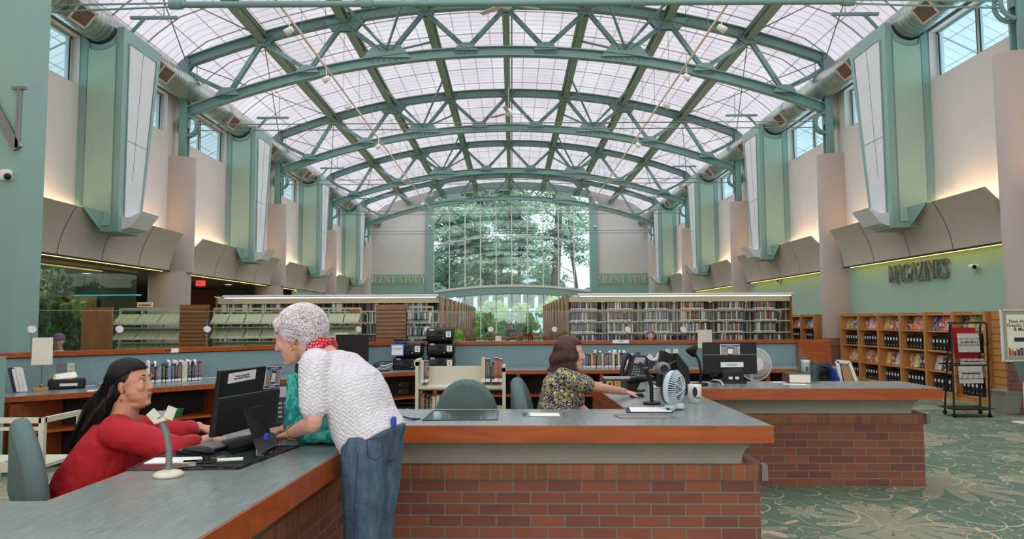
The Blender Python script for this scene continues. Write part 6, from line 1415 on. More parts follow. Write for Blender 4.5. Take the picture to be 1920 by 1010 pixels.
for k, (m_, col) in enumerate((('black_plastic','black'),('white_plastic','pale'),('black_plastic','black'),('grey_plastic','grey'),('white_plastic','pale'))):
    pts = [P(random.uniform(690,738),random.uniform(672,690),10.95) for _ in range(7)]; pts = [Vector((v.x,random.uniform(10.75,11.1),max(zq,ZB+random.uniform(.01,.12)))) for v in pts]
    pts[0].z = pts[-1].z = zq; cable(pts,.006,m_,'%s tangled cable on the back counter beside the cases, %s strand' % (col, ['frontmost','looping','rear','middle','topmost'][k]),group='tangled cables beside the cases')
# ---- left counter lamp, printer, papers, outlets
def on_counter(px, inset): q, d = on_div(px); return q+Vector((d.y,-d.x))*inset, math.atan2(d.y,d.x)
def table_lamp(q, z0, pxs, pys, label, col='lamp_shade', w=.23):
    t = thing('table_lamp', label, 'lamp', (q.x,q.y,z0)); zt_, zb_ = P(pxs,pys[0],q.y).z, P(pxs,pys[1],q.y).z
    c = MB(); c.T = Matrix.Translation((q.x,q.y,0)) @ Matrix.Rotation(.55,4,'Z'); c.cbox((0,0,z0+.02),(.14,.12,.04),'oak',bev=.004); c.build('base', t)
    c = MB(); c.tube([(q.x,q.y,z0+.03),(q.x,q.y,zt_-.03)],.006,'brass',8); c.ball((q.x,q.y,z0+.06),.02,'brass'); c.build('stem', t)
    c = MB(); h2 = w/2; T = Matrix.Translation((q.x,q.y,0)) @ Matrix.Rotation(.55,4,'Z'); vs = [T @ Vector((a*h2*f,b_*h2*f,z)) for z,f in ((zb_,1.0),(zt_,.97)) for a,b_ in ((-1,-1),(1,-1),(1,1),(-1,1))]
    vs += [T @ Vector((a*h2*f*.97,b_*h2*f*.97,z)) for z,f in ((zb_,1.0),(zt_,.97)) for a,b_ in ((-1,-1),(1,-1),(1,1),(-1,1))]
    c.add(vs, [(0,1,5,4),(1,2,6,5),(2,3,7,6),(3,0,4,7),(9,8,12,13),(10,9,13,14),(11,10,14,15),(8,11,15,12),(0,8,9,1),(1,9,10,2),(2,10,11,3),(3,11,8,0),(4,5,13,12),(5,6,14,13),(6,7,15,14),(7,4,12,15)], col); c.build('shade', t, uv=False)
    c = MB(); c.ball((q.x,q.y,(zt_+zb_)/2),(.025,.025,.04),'white_plastic'); c.build('bulb', t); return t
q, rz = on_counter(63,.50); table_lamp(q, ZB, 63, (633,683), 'square shaded table lamp on the left back counter', w=.19)
q, rz = on_counter(1311,.35); table_lamp(q, ZB, 1311, (618,652), 'plain square shaded lamp standing behind the gooseneck lamp', w=.155)
q, rz = on_counter(648,.22); p = P(638,624,q.y); c = MB(); c.cbox((p.x+.03,q.y-.02,ZB+(p.z-ZB)/2),(.20,.10,p.z-ZB),'cream_metal',bev=.01); c.build('computer_tower', label='cream computer tower just behind the dark counter monitor', cat='computer')
q, rz = on_counter(115,.36); t = thing('receipt_printer','black desk tray unit with sloping white papers on the left counter','printer',(q.x,q.y,ZB),rz); T = Matrix.Translation((q.x,q.y,ZB)) @ Matrix.Rotation(rz-.25,4,'Z')
c = MB(); c.T = T; c.cbox((0,0,.055),(.36,.20,.11),'black_plastic',bev=.02); c.build('body', t)
c = MB(); c.T = T; c.cbox((.02,-.101,.05),(.17,.004,.03),'white_plastic'); c.build('front_label', t)
for k in range(3): c = MB(); c.T = T; c.cbox((-.04+.02*k,-.02,.135+.006*k),(.18,.12,.004),'paper' if k else 'yellow_sticker',Rx(.45) @ Rz(.1*k)); c.build('paper', t)
for px, py, m_, lab in ((115,690,'grey_plastic','grey wall outlet with white plug on the left divider'),(133,690,'cream_metal','cream wall outlet on the left divider'),(1252,661,'white_plastic','blank white wall outlet partly behind the edge-on monitor'),(1267,661,'card','cream wall outlet right of the edge-on monitor')):
    q, d = on_div(px); nn = Vector((d.y,-d.x)); p = P(px,py,(q+nn*.006).y); rz = math.atan2(d.y,d.x); t = thing('wall_outlet', lab, 'outlet', p)
    c = MB(); c.T = Matrix.Translation(p) @ Matrix.Rotation(rz,4,'Z'); c.cbox((0,0,0),(.075,.008,.12),m_,bev=.003); c.build('plate', t)
    c = MB(); c.T = Matrix.Translation(p) @ Matrix.Rotation(rz,4,'Z')
    for z in (-.025,.025): c.cbox((0,-.005,z),(.03,.004,.026),m_,bev=.002); c.cbox((-.006,-.0075,z),(.003,.002,.01),'ink'); c.cbox((.006,-.0075,z),(.003,.002,.01),'ink')
    c.build('socket', t)
q, rz = on_counter(178,.30); t = thing('clip_dish','small clear dish of pink clips on the left counter','dish',(q.x,q.y,ZB)); c = MB(); c.lathe([(0,.002),(.05,.002),(.065,.045),(.062,.045),(.048,.006),(0,.006)],'clear_plastic',(q.x,q.y,ZB),20); c.build('dish', t)
c = MB(); [c.ball((q.x+random.uniform(-.03,.03),q.y+random.uniform(-.03,.03),ZB+.015+random.uniform(0,.015)),(.014,.008,.006),'skin') for _ in range(10)]; o = c.build('clip_pile', t); o['kind'] = 'stuff'
q1, _ = on_counter(125,.20); q2, _ = on_counter(165,.3); q3, _ = on_counter(240,.22); q4, _ = on_counter(400,.15)
cable([(q1.x,q1.y,ZB+.1),(q1.x+.1,q1.y,ZB+.01),(q2.x,q2.y,ZB+.01),(q3.x,q3.y,ZB+.01),(q4.x,q4.y,ZB+.01)],.007,'white_plastic','white cable running along the left back counter')
# white binders leaning at far left, tissue box etc
for k in range(3):
    q, rz = on_counter(16+7*k,.42); c = MB(); R = Rz(rz) @ Ry(-.22); c.cbox((q.x,q.y,ZB+.13),(.035,.22,.26),'white_plastic' if k else 'black_plastic',R,.003); c.cbox(Vector((q.x,q.y,ZB+.13))+R @ Vector((.0,-.004,0)),(.028,.22,.25),'paper',R); c.build('ring_binder', label='%s ring binder leaning at the left end of the back counter' % ['black','middle white','right white'][k], cat='binder')
q, rz = on_counter(545,.62); t = thing('tissue_box','open cream tissue box on the counter near the standing woman\'s chin','tissue box',(q.x,q.y,ZB)); c = MB(); c.cbox((q.x,q.y,ZB+.045),(.22,.12,.09),'card',Rz(.5),.004); c.build('box', t)
c = MB(); c.loft([((q.x,q.y,ZB+.09),(.05,0,0),(0,.02,0)),((q.x+.01,q.y,ZB+.13),(.06,0,.01),(0,.012,0)),((q.x-.01,q.y,ZB+.16),(.02,0,.01),(0,.008,0))],'paper',12); c.build('tissue', t)
q, rz = on_counter(563,.66); p = P(561,676,q.y); c = MB(); c.cbox(p,(.11,.03,.085),'blue_plastic' if False else 'screen_lit',bev=.006); c.cbox((p.x,p.y+.01,(p.z+ZB)/2-.02),(.10,.07,p.z-ZB-.02),'black_plastic',bev=.01); c.build('card_reader', label='small card reader with pale blue screen beside the tissue box', cat='card reader')
# under-counter things: baskets, boxes, crates
def under(px, Yo, z, lab, w, d_, h, m, name, cat, fn=None):
    p = P(px,700,Yo); c = MB(); c.box(p.x-w/2,p.x+w/2,Yo-d_/2,Yo+d_/2,z,z+.008,m)
    for s in (-1,1):
        c.add([(p.x+s*w/2,Yo-d_/2,z),(p.x+s*w/2,Yo+d_/2,z),(p.x+s*(w/2+.015),Yo+d_/2+.01,z+h),(p.x+s*(w/2+.015),Yo-d_/2-.01,z+h)],[(0,1,2,3)],m); c.add([(p.x-w/2,Yo+s*d_/2,z),(p.x+w/2,Yo+s*d_/2,z),(p.x+w/2+.015,Yo+s*(d_/2+.01),z+h),(p.x-w/2-.015,Yo+s*(d_/2+.01),z+h)],[(0,1,2,3)],m)
        c.bar((p.x-w/2-.015,Yo+s*(d_/2+.01),z+h),(p.x+w/2+.015,Yo+s*(d_/2+.01),z+h),.012,.012,m); c.bar((p.x+s*(w/2+.015),Yo-d_/2,z+h),(p.x+s*(w/2+.015),Yo+d_/2,z+h),.012,.012,m)
    return c.build(name, label=lab, cat=cat)
zs = .386
under(306,8.35,zs,'white plastic basket on the shelf under the left counter',.20,.14,.075,'white_plastic','basket','basket')
under(328,8.55,zs,'green plastic basket beside the white one under the counter',.13,.14,.08,'green_plastic','basket','basket')
for px, Y_, m_, lab in ((345,8.75,'black_matte','black strap bundle on the shelf right of the green basket'),(364,8.95,'black_matte','second black strap bundle on the left under-counter shelf'),(383,9.12,'navy','blue and black strap bundle at the end of the shelf')):
    p = P(px,762,Y_); c = MB(); random.seed(px); pts = [Vector((p.x+random.uniform(-.08,.08),Y_+random.uniform(-.05,.05),zs+.02+random.uniform(0,.06))) for _ in range(9)]; pts[0].z = pts[-1].z = zs+.016; c.tube(pts,.016,m_,8); c.build('strap_bundle', label=lab, cat='strap', uv=False)
p = P(745,745,10.95); t = thing('file_crate','dark open crate of boxes under the counter behind the truck','crate',(p.x,10.95,.075)); xx0, xx1 = P(716,745,10.95).x, P(784,745,10.95).x
c = MB(); c.box(xx0,xx1,10.78,11.1,.075,.09,'black_plastic'); 
for k in range(4): c.box(xx0,xx1,10.775,10.785,.12+k*.07,.15+k*.07,'black_plastic')
for x in (xx0,(xx0+xx1)/2,xx1): c.box(x-.01,x+.01,10.77,10.79,.075,.36,'black_plastic')
c.build('slatted_box', t); 
for k in range(4):
    p = P(724+13*k,757,10.72); c = MB(); c.tube([(p.x,10.74,.11),(p.x,10.74,.20)],.035,'white_plastic',14); c.tube([(p.x,10.74,.13),(p.x,10.74,.155)],.036,'blue_print',14); c.build('paper_roll', label='white receipt roll, %s from the left below the black crate' % ORD[k], cat='paper roll', group='receipt rolls under the counter')
for k, (y_, z_) in enumerate(((.0,.42),(.0,.53))):
    p = P(745,720,10.95); c = MB(); c.cbox((p.x-.02+.04*k,10.98,zs+.05+.1*k),(.42-.08*k,.22,.09),'black_plastic',bev=.01); c.cbox((p.x,10.868,zs+.05+.1*k),(.12,.01,.03),'grey_plastic'); c.build('black_device', label='flat black device on the under-counter shelf, %s of two' % ['lower','upper'][k], cat='device')
p = P(1032,740,10.6); c = MB(); c.cbox((P(1018,740,10.55).x+.1,10.5,.18),(.30,.26,.34),'cardboard',bev=.004); c.cbox((P(1018,740,10.55).x+.1,10.369,.20),(.05,.002,.30),'card'); c.build('cardboard_box', label='tall brown cardboard box under the counter beside the seated woman', cat='box')
p = P(1130,704,10.95); c = MB(); c.cbox((P(1155,700,10.95).x,10.98,.53),(.28,.24,.20),'red_plastic',bev=.01); c.box(P(1155,700,10.95).x-.1,P(1155,700,10.95).x+.1,10.85,10.857,.56,.60,'white_plastic'); c.build('red_bin', label='red bin on the shelf under the centre counter', cat='bin')
p = P(880,748,10.95); c = MB(); c.cbox((p.x,10.9,.13),(.30,.25,.10),'black_plastic',bev=.015); c.cbox((p.x-.05,10.77,.14),(.06,.01,.03),'screen_lit'); c.build('black_device', label='low black machine on the bottom shelf behind the truck', cat='device')
# left edge: pale green frame cabinet, low white frame shelf
t = thing('steel_cabinet','pale green steel cabinet edge at the far left of the counter','cabinet',(-5.4,6.7,0)); p = P(12,668,6.85)
c = MB(); c.box(p.x-.6,p.x,6.6,6.85,.02,p.z,'green_paint'); c.box(p.x-.58,p.x-.02,6.595,6.6,.06,p.z-.04,'green_panel'); c.build('body', t)
for x in (p.x-.58,p.x-.02): c = MB(); c.cbox((x,6.72,.012),(.04,.2,.024),'black_plastic'); c.build('foot', t)
Yw = 4.4; a, e = P(-60,776,Yw), P(117,776,Yw); zb_ = P(0,868,Yw).z; t = thing('book_truck','low white framed book truck at the left edge behind the chair','book truck',((a.x+e.x)/2,Yw,0)); 
for x in (a.x, e.x):
    c = MB(); c.bar((x,Yw-.18,a.z-.015),(x,Yw+.18,a.z-.015),.03,.03,'cream_metal'); c.bar((x,Yw-.18,a.z),(x,Yw-.18,.1),.03,.03,'cream_metal',(0,1,0)); c.bar((x,Yw+.18,a.z),(x,Yw+.18,.1),.03,.03,'cream_metal',(0,1,0)); c.build('end_frame', t)
for z in (.25,zb_+.02): c = MB(); c.box(a.x,e.x,Yw-.17,Yw+.17,z-.02,z,'cream_metal'); c.box(a.x,e.x,Yw-.18,Yw-.17,z-.04,z+.02,'cream_metal'); c.build('shelf', t)
c = MB(); c.box(a.x,e.x,Yw-.195,Yw-.165,a.z-.03,a.z,'cream_metal'); c.box(a.x,e.x,Yw-.19,Yw-.17,P(50,795,Yw).z-.01,P(50,795,Yw).z+.01,'cream_metal'); c.build('top_rail', t)
for x in (a.x,e.x):
    for y in (Yw-.17,Yw+.17): c = MB(); c.tube([(x,y-.014,.05),(x,y+.014,.05)],.05,'black_plastic',14); c.build('caster', t)
c = MB(); c.tube([(P(8,853,Yw-.12).x,Yw-.12,zb_+.028),(P(20,850,Yw-.1).x,Yw-.05,zb_+.028)],.006,'blue_plastic',8); c.build('pen', label='blue pen on the white truck at the left edge', cat='pen')
# cables on the near desk front
cable([G(744,783,ZT+.006)+Vector((-.06,0,0)),G(756,781,zc),G(768,784,zc),G(778,785,zc)],.005,'blue_print','thin dark blue cable ending at the desk grommet')
p = G(780,785.5,ZT+.002); c = MB(); c.lathe([(0,.004),(.028,.004),(.03,0)],'black_matte',p,18); c.build('cable_grommet', label='small round black grommet in the near desk left of the glass panel', cat='grommet')
for k,(p0_,p1_,p2_) in enumerate((((1215,705),(1222,716),(1238,722)),((1208,700),(1222,712),(1250,716)))):
    cable([G(*p0_,zc),G(*p1_,zc),G(*p2_,zc)],.006,'black_plastic','black cable on the right desk arm, %s of the phone' % ['just right','farther right'][k])
# ================================================================== RIGHT SIDE: newspaper rack, bin, sign
Yr = 10.9; t = thing('newspaper_rack','black wire newspaper rack on casters beside the magazine shelves','newspaper rack',(7.0,Yr,0))
pl, pr_ = P(1783,605,Yr), P(1850,605,Yr); zt_ = pl.z; xl, xr = pl.x, pr_.x; bl_, br_ = G(1785,770,.06), G(1862,778,.06)
for (x0, x1, dy) in ((xl,P(1789,770,Yr).x,0),(xr,P(1856,775,Yr).x,0),(xl+.12,P(1796,755,Yr).x+.05,.42),(xr+.05,P(1856,755,Yr).x+.12,.42)):
    c = MB(); c.tube([(x0,Yr+dy*.55,zt_-.02),(x0+(x1-x0)*.5,Yr+dy*.8,zt_*.5),(x1,Yr+dy,.09)],.014,'black_metal',8); c.build('upright', t, uv=False)
    c = MB(); c.tube([(x1-.014,Yr+dy,.032),(x1+.014,Yr+dy,.032)],.032,'black_plastic',14); c.bar((x1,Yr+dy,.04),(x1,Yr+dy,.10),.02,.02,'black_metal',(0,1,0)); c.build('caster', t)
xbl, xbr = P(1789,770,Yr).x, P(1856,775,Yr).x
c = MB(); c.tube([(xl,Yr,zt_-.03),(xl+.03,Yr,zt_),(xr-.03,Yr,zt_),(xr,Yr,zt_-.03)],.014,'black_metal',8); c.tube([(xl+.1,Yr+.23,zt_),(xr+.05,Yr+.23,zt_)],.012,'black_metal',8)
for z in (.12,.78): c.bar((xbl,Yr,z),(xbr,Yr,z),.02,.02,'black_metal'); c.bar((xbl+.05,Yr+.42,z),(xbr+.12,Yr+.42,z),.02,.02,'black_metal')
for s_ in (0,1): c.bar(((xbl,xbr)[s_],Yr,.12),((xbl+.05,xbr+.12)[s_],Yr+.42,.12),.02,.02,'black_metal')
c.build('cross_bar', t)
c = MB(); c.box(xbl,xbr+.1,Yr,Yr+.42,.12,.128,'black_metal'); c.build('bottom_tray', t)
for k, z in enumerate((1.08,.84,.58,.33)):
    c = MB(); n = 7; w_ = xr-xl-.04
    for j in range(n): x = xl+.03+w_*j/(n-1); c.tube([(x,Yr+.10,z+.22),(x,Yr+.06,z+.02),(x,Yr-.03,z),(x,Yr-.05,z+.10)],.003,'black_metal',4)
    for zz_, yy in ((.10,-.05),(0,-.03),(.02,.06),(.2,.10)): c.tube([(xl+.02,Yr+yy,z+zz_),(xr-.01,Yr+yy,z+zz_)],.003,'black_metal',4)
    c.build('wire_basket', t, uv=False)
for k,(px0,px1,py0,py1,m_,lab,dy) in enumerate(((1786,1833,614,672,'red_knit','red fronted folded newspaper at the top of the wire rack',.06),(1795,1837,625,660,'newsprint','folded newspaper with dark photo in the second pocket of the rack',-.01),(1800,1846,672,684,'newsprint','folded newspaper behind in the third pocket of the rack',.03),(1797,1843,684,718,'newsprint','folded newspaper in front in the third pocket of the rack',-.01))):
    a = P(px0,py0,Yr+dy); e = P(px1,py1,Yr+dy); c = MB(); c.cbox(((a.x+e.x)/2,Yr+dy,(a.z+e.z)/2),(e.x-a.x,.012,a.z-e.z),m_,Rx(-.08)); c.cbox(((a.x+e.x)/2,Yr+dy-.009,(a.z+e.z)/2+.04*(a.z-e.z)),((e.x-a.x)*.7,.002,(a.z-e.z)*.05),'ink',Rx(-.08))
    if k == 1: c.cbox(((a.x+e.x)/2-.02,Yr+dy-.009,(a.z+e.z)/2-.05),((e.x-a.x)*.4,.002,(a.z-e.z)*.35),'ink',Rx(-.08))
    c.build('newspaper', label=lab, cat='newspaper')
random.seed(8)
for k in range(6):
    binder(12.0+0-k*.0, 0, 'x', 'y') if False else None
p = G(1887,774,0); hh = P(1887,731,p.y).z; t = thing('waste_bin','grey plastic waste bin against the right shelving end','waste bin',p)
c = MB(); c.loft([((p.x,p.y,0.0),(.13,0,0),(0,.17,0)),((p.x,p.y,.02),(.145,0,0),(0,.185,0)),((p.x,p.y,hh-.02),(.185,0,0),(0,.235,0)),((p.x,p.y,hh),(.20,0,0),(0,.25,0)),((p.x,p.y,hh),(.18,0,0),(0,.23,0)),((p.x,p.y,.04),(.14,0,0),(0,.18,0))],'tub_grey',28,power=4); c.build('body', t)
c = MB(); c.loft([((p.x,p.y,hh+.004),(.205,0,0),(0,.255,0)),((p.x,p.y,hh-.06),(.208,0,0),(0,.258,0))],'clear_plastic',28,power=4,cap=False); c.build('liner', t)
Ys = 9.6; pb = G(1913,792,.0); Ys = pb.y; a, e = P(1876,581,Ys), P(1956,676,Ys); xc = (a.x+e.x)/2; t = thing('poster_stand','floor standing poster sign New Arrivals Graphic Novels and Manga','sign',(xc,Ys,0))
c = MB(); w_ = e.x-a.x; h_ = a.z-e.z; zc_ = (a.z+e.z)/2
for s_ in (-1,1): c.cbox((xc+s_*w_/2,Ys,zc_),(.022,.03,h_+.022),'white_metal'); c.cbox((xc,Ys,zc_+s_*h_/2),(w_,.03,.022),'white_metal')
c.build('frame', t); c = MB(); c.cbox((xc,Ys+.004,zc_),(w_,.012,h_),'tub_grey'); c.build('backing', t)
pw, ph_ = w_*.76, h_*.82; c = MB(); c.cbox((xc,Ys-.008,zc_),(pw,.004,ph_),'card'); po = c.build('poster', t)
c = MB(); c.cbox((xc,Ys-.011,zc_-ph_*.10),(pw*.55,.002,ph_*.10),'blue_print' if False else 'navy'); random.seed(2); x = xc-pw*.48
while x < xc+pw*.46: ww = random.uniform(.012,.03); hh_ = random.uniform(.06,.12); c.cbox((x+ww/2,Ys-.011,zc_-ph_*.49+hh_/2),(ww*.85,.002,hh_),random.choice(('red_plastic','green_plastic','oak','navy','teal_panel','yellow_sticker'))); x += ww
c.build('printed_books', po)
font_text('New Arrivals\nGraphic Novels\n& Manga', .068, frameM((xc,Ys-.0108,zc_+ph_*.24),(1,0,0),(0,0,1)), 'ink', 'lettering', po, bold=.001)
font_text('STAFF PICKS', .028, frameM((xc,Ys-.0128,zc_-ph_*.10),(1,0,0),(0,0,1)), 'paper', 'lettering', po) if False else None
c = MB(); z1 = P(1900,677,Ys).z; z2 = P(1900,714,Ys).z; c.prism([(-.14,z1-z2),(.24,z1-z2),(.20,0),(-.06,0)],-.03,.03,'letter_metal',Matrix.Translation((xc-.02,Ys,z2)) @ Matrix.Rotation(PI/2,4,'X')); c.build('header_bracket', t)
c = MB(); c.tube([(xc,Ys,.0),(xc,Ys,z2+.02)],.022,'white_metal',12); c.build('pole', t)
c = MB(); c.lathe([(0,.0),(.18,0),(.18,.008),(.03,.02),(0,.02)],'white_metal',(xc,Ys,0),32); c.build('base', t)
p = P(1912,570,Ys+.9); c = MB(); c.tube([(p.x,p.y,0),(p.x,p.y,p.z+.1)],.028,'white_metal',14); c.ball((p.x,p.y,p.z+.1),.03,'white_metal'); c.build('white_post', label='slim white post standing behind the poster sign', cat='post', uv=False)
# ---- reading area at the far end: tables, chairs, standing books
for k, (px, Y) in enumerate(((925,30.5),(990,31.5))):
    p = P(px,645,Y); t = thing('reading_table','%s wooden reading table in front of the end window' % ['left','right'][k],'table',(p.x,Y,0)); c = MB(); c.box(p.x-.9,p.x+.9,Y-.45,Y+.45,.70,.75,'cabinet_wood'); c.build('tabletop', t)
    for a in (-1,1):
        for b_ in (-1,1): c = MB(); c.cbox((p.x+a*.8,Y+b_*.36,.35),(.07,.07,.70),'cabinet_wood'); c.build('leg', t)
def wchair(px, Y, rz, lab):
    p = P(px,640,Y); t = thing('wooden_chair', lab, 'chair', (p.x,Y,0), rz, 'wooden reading chairs'); R = Matrix.Translation((p.x,Y,0)) @ Matrix.Rotation(rz,4,'Z')
    c = MB(); c.T = R; c.cbox((0,0,.45),(.46,.44,.04),'cabinet_wood'); c.build('seat', t)
    for a in (-1,1):
        c = MB(); c.T = R; c.cbox((a*.2,-.2,.5),(.04,.04,1.0),'cabinet_wood'); c.build('leg', t); c = MB(); c.T = R; c.cbox((a*.2,.2,.22),(.04,.04,.44),'cabinet_wood'); c.build('leg', t)
    c = MB(); c.T = R; c.cbox((0,-.2,.95),(.42,.03,.12),'cabinet_wood'); [c.cbox((-.12+.08*j,-.2,.7),(.025,.02,.44),'cabinet_wood') for j in range(4)]; c.build('backrest', t)
wchair(932,27.0,0,'wooden reading chair, leftmost at the far end of the aisle'); wchair(967,29.0,PI,'wooden reading chair beside the distant seated reader'); wchair(985,26.0,.3,'wooden reading chair, right at the far end of the aisle'); wchair(1003,27.5,-.2,'wooden reading chair nearest the right stacks')
random.seed(9)
p0 = P(922,642,16.0); t = thing('display_table','low table of face-out books in the central aisle','table',(0,16.3,0)); c = MB(); c.box(-.75,.25,16.0,16.6,.72,.76,'cabinet_wood'); c.build('tabletop', t)
for a in (-.70,.20):
    for b_ in (16.05,16.55): c = MB(); c.cbox((a,b_,.36),(.05,.05,.72),'cabinet_wood'); c.build('leg', t)
for k in range(6):
    x = -.62+.155*k; h = .24+random.uniform(-.02,.05)+(.1 if k == 2 else 0); c = MB(); R = Rx(-.15); c.cbox((x,16.15,.76+h/2+.002),(.14,.022,h),'magazine_cover',R); c.cbox((x,16.155,.76+h/2+.002),(.134,.016,h-.006),'paper',R); c.cbox((x,16.22,.76+h*.3),(.05,.1,.004),'clear_plastic',Rx(.9))
    o = c.build('display_book', label='face-out display book, %s from the left on the aisle table' % ORD[k], cat='book', group='face-out books on the aisle table', uv=False); o.color = C(random.choice(((214,208,196),(190,200,214),(226,196,160),(80,110,130),(120,180,190))))
t = thing('potted_plant','potted green plant on the aisle floor left of the display table','plant',(-1.35,17.2,0)); c = MB(); c.lathe([(0,0),(.14,0),(.18,.3),(.16,.3),(.13,.27),(0,.27)],'tub_grey',(-1.35,17.2,0),20); c.build('pot', t)
f = MB(); leaf_cloud(f,(-1.35,17.2,.8),(.28,.28,.5),220,.09,'broad_leaf',1.2); f.build('foliage', t, uv=False, recalc=False); c = MB(); [c.tube([(-1.35,17.2,.27),(-1.35+random.uniform(-.15,.15),17.2+random.uniform(-.1,.1),.9)],.01,'leaf_indoor',5) for _ in range(5)]; c.build('stem', t, uv=False)
# ================================================================== PEOPLE
def fuse(mb, name, parent, m, voxel=.006, smooth=4, label=None):
    me = bpy.data.meshes.new('tmp'); me.from_pydata(mb.v, [], mb.f); bm = bmesh.new(); bm.from_mesh(me); bmesh.ops.recalc_face_normals(bm, faces=bm.faces[:]); bm.to_mesh(me); bm.free()
    o = bpy.data.objects.new('tmp', me); COL.objects.link(o)
    r = o.modifiers.new('r','REMESH'); r.mode = 'VOXEL'; r.voxel_size = voxel; r.use_smooth_shade = True
    if smooth: q = o.modifiers.new('s','SMOOTH'); q.factor = .5; q.iterations = smooth
    dg = bpy.context.evaluated_depsgraph_get(); dg.update(); me2 = bpy.data.meshes.new_from_object(o.evaluated_get(dg)); bpy.data.objects.remove(o); bpy.data.meshes.remove(me)
    me2.name = name; me2.materials.clear(); me2.materials.append(MATS[m]); me2.polygons.foreach_set('material_index', [0]*len(me2.polygons)); me2.polygons.foreach_set('use_smooth', [True]*len(me2.polygons))
    o = bpy.data.objects.new(name, me2); COL.objects.link(o)
    if parent is not None: me2.transform(wmat(parent).inverted()); o.parent = parent
    if label: o['label'] = label
    return o
def limb(mb, pts, rs, n=16, m='skin'):
    pts = [Vector(p) for p in pts]; P3 = []; R3 = []
    for i in range(len(pts)-1):
        p0, p1, p2, p3 = pts[max(i-1,0)], pts[i], pts[i+1], pts[min(i+2,len(pts)-1)]
        for k in range(5):
            u = k/5; P3.append(.5*((2*p1)+(p2-p0)*u+(2*p0-5*p1+4*p2-p3)*u*u+(3*p1-p0-3*p2+p3)*u*u*u)); R3.append(rs[i]*(1-u)+rs[i+1]*u)
    P3.append(pts[-1]); R3.append(rs[-1]); mb.tube(P3, R3, m, n); mb.ball(pts[0], rs[0], m, 12, 8); mb.ball(pts[-1], rs[-1], m, 12, 8)
def hand(mb, w, d, up, side, s=1.0, curl=.35, m='skin', spread=.10, fcurl=None):   # w wrist, d pointing direction, up = back of the hand; side +1: thumb on d x up side
    w = Vector(w); d = Vector(d).normalized(); up = Vector(up); up = (up-d*up.dot(d)).normalized(); t = d.cross(up)*side
    mb.loft([(w-d*.02*s,t*.026*s,up*.020*s),(w+d*.02*s,t*.030*s,up*.017*s),(w+d*.05*s,t*.038*s,up*.016*s),(w+d*.085*s,t*.041*s,up*.013*s),(w+d*.095*s,t*.036*s,up*.010*s)], m, 16)
    L = [.072,.080,.074,.058]
    for k in range(4):
        off = (.030-.020*k)*s; b = w+d*.085*s+t*off; a = spread*(1.5-k)*.5; c = curl if fcurl is None else fcurl[k]; pts = [b]; ang = c*.35; dd = (d+t*a).normalized()
        for j, f in enumerate((.45,.30,.25)):
            v = dd*math.cos(ang)-up*math.sin(ang); pts.append(pts[-1]+v*L[k]*f*s); ang += c*.75
        limb(mb, pts, [.0095*s,.0088*s,.0080*s,.0068*s], 10, m)
    b = w+d*.022*s+t*.026*s; v1 = (d*.75+t*.65-up*.25).normalized(); v2 = (d*.95+t*.25-up*.25).normalized()
    limb(mb, [b,b+v1*.035*s,b+v1*.035*s+v2*.030*s,b+v1*.035*s+v2*.052*s], [.014*s,.012*s,.0105*s,.008*s], 10, m)
def headM(c, yaw, pitch=0.0, roll=0.0, s=1.0):   # local +x is the face direction, yaw about z; pitch down positive
    return Matrix.Translation(c) @ Matrix.Rotation(yaw,4,'Z') @ Matrix.Rotation(pitch,4,'Y') @ Matrix.Rotation(roll,4,'X') @ Matrix.Scale(s,4)
def head_shape(mb, T, m='skin', jaw=1.0, nose=1.0, full=0.0):
    mb.T = T
    mb.ball((-.012,0,.032),(.095,.074,.088),m,20,14); mb.ball((.018,0,.022),(.070,.066,.070),m,20,14)
    mb.loft([((.020,0,.045),(.067,0,0),(0,.064,0)),((.024,0,.0),(.066,0,0),(0,.062,0)),((.026,0,-.035),(.064,0,0),(0,(.057+full*.5)*jaw,0)),((.034,0,-.068),(.056,0,0),(0,(.046+full)*jaw,0)),((.046,0,-.094),(.040,0,0),(0,.033*jaw,0)),((.054,0,-.108),(.024,0,0),(0,.020*jaw,0))],m,24)
    mb.loft([((.086,0,.028),(.010,0,0),(0,.008,0)),((.094,0,.008),(.013*nose,0,0),(0,.009,0)),((.101,0,-.010),(.015*nose,0,0),(0,.011,0)),((.103,0,-.024),(.015*nose,0,0),(0,.013,0)),((.098,0,-.032),(.010*nose,0,0),(0,.011,0))],m,14)
    mb.ball((.109+.006*(nose-1)*2,0,-.020),(.011*nose,.0105,.0095),m,12,8)
    for s in (-1,1):
        mb.ball((.099,s*.0115,-.024),(.010,.0075,.0075),m,10,6); mb.ball((.079,s*.030,.037),(.011,.024,.0075),m,12,6); mb.ball((.058,s*.036,-.014),(.032,.020,.028),m,14,10)
        mb.ball((.0745,s*.0305,.0235),(.0125,.0155,.0075),m,12,8); mb.ball((.0735,s*.0305,.0085),(.0115,.015,.0055),m,12,8)
        mb.ball((-.012,s*.0735,-.002),(.017,.0075,.029),m,14,10,Rz(s*.35)); mb.ball((-.006,s*.072,-.024),(.010,.007,.012),m,10,6)
    mb.ball((.089,0,-.052),(.011,.022,.0060),m,14,8); mb.ball((.086,0,-.062),(.011,.019,.0065),m,14,8); mb.ball((.072,0,-.093),(.022,.022,.018),m,14,8); mb.ball((.070,0,-.046),(.022,.030,.014),m,14,8)
    mb.T = None
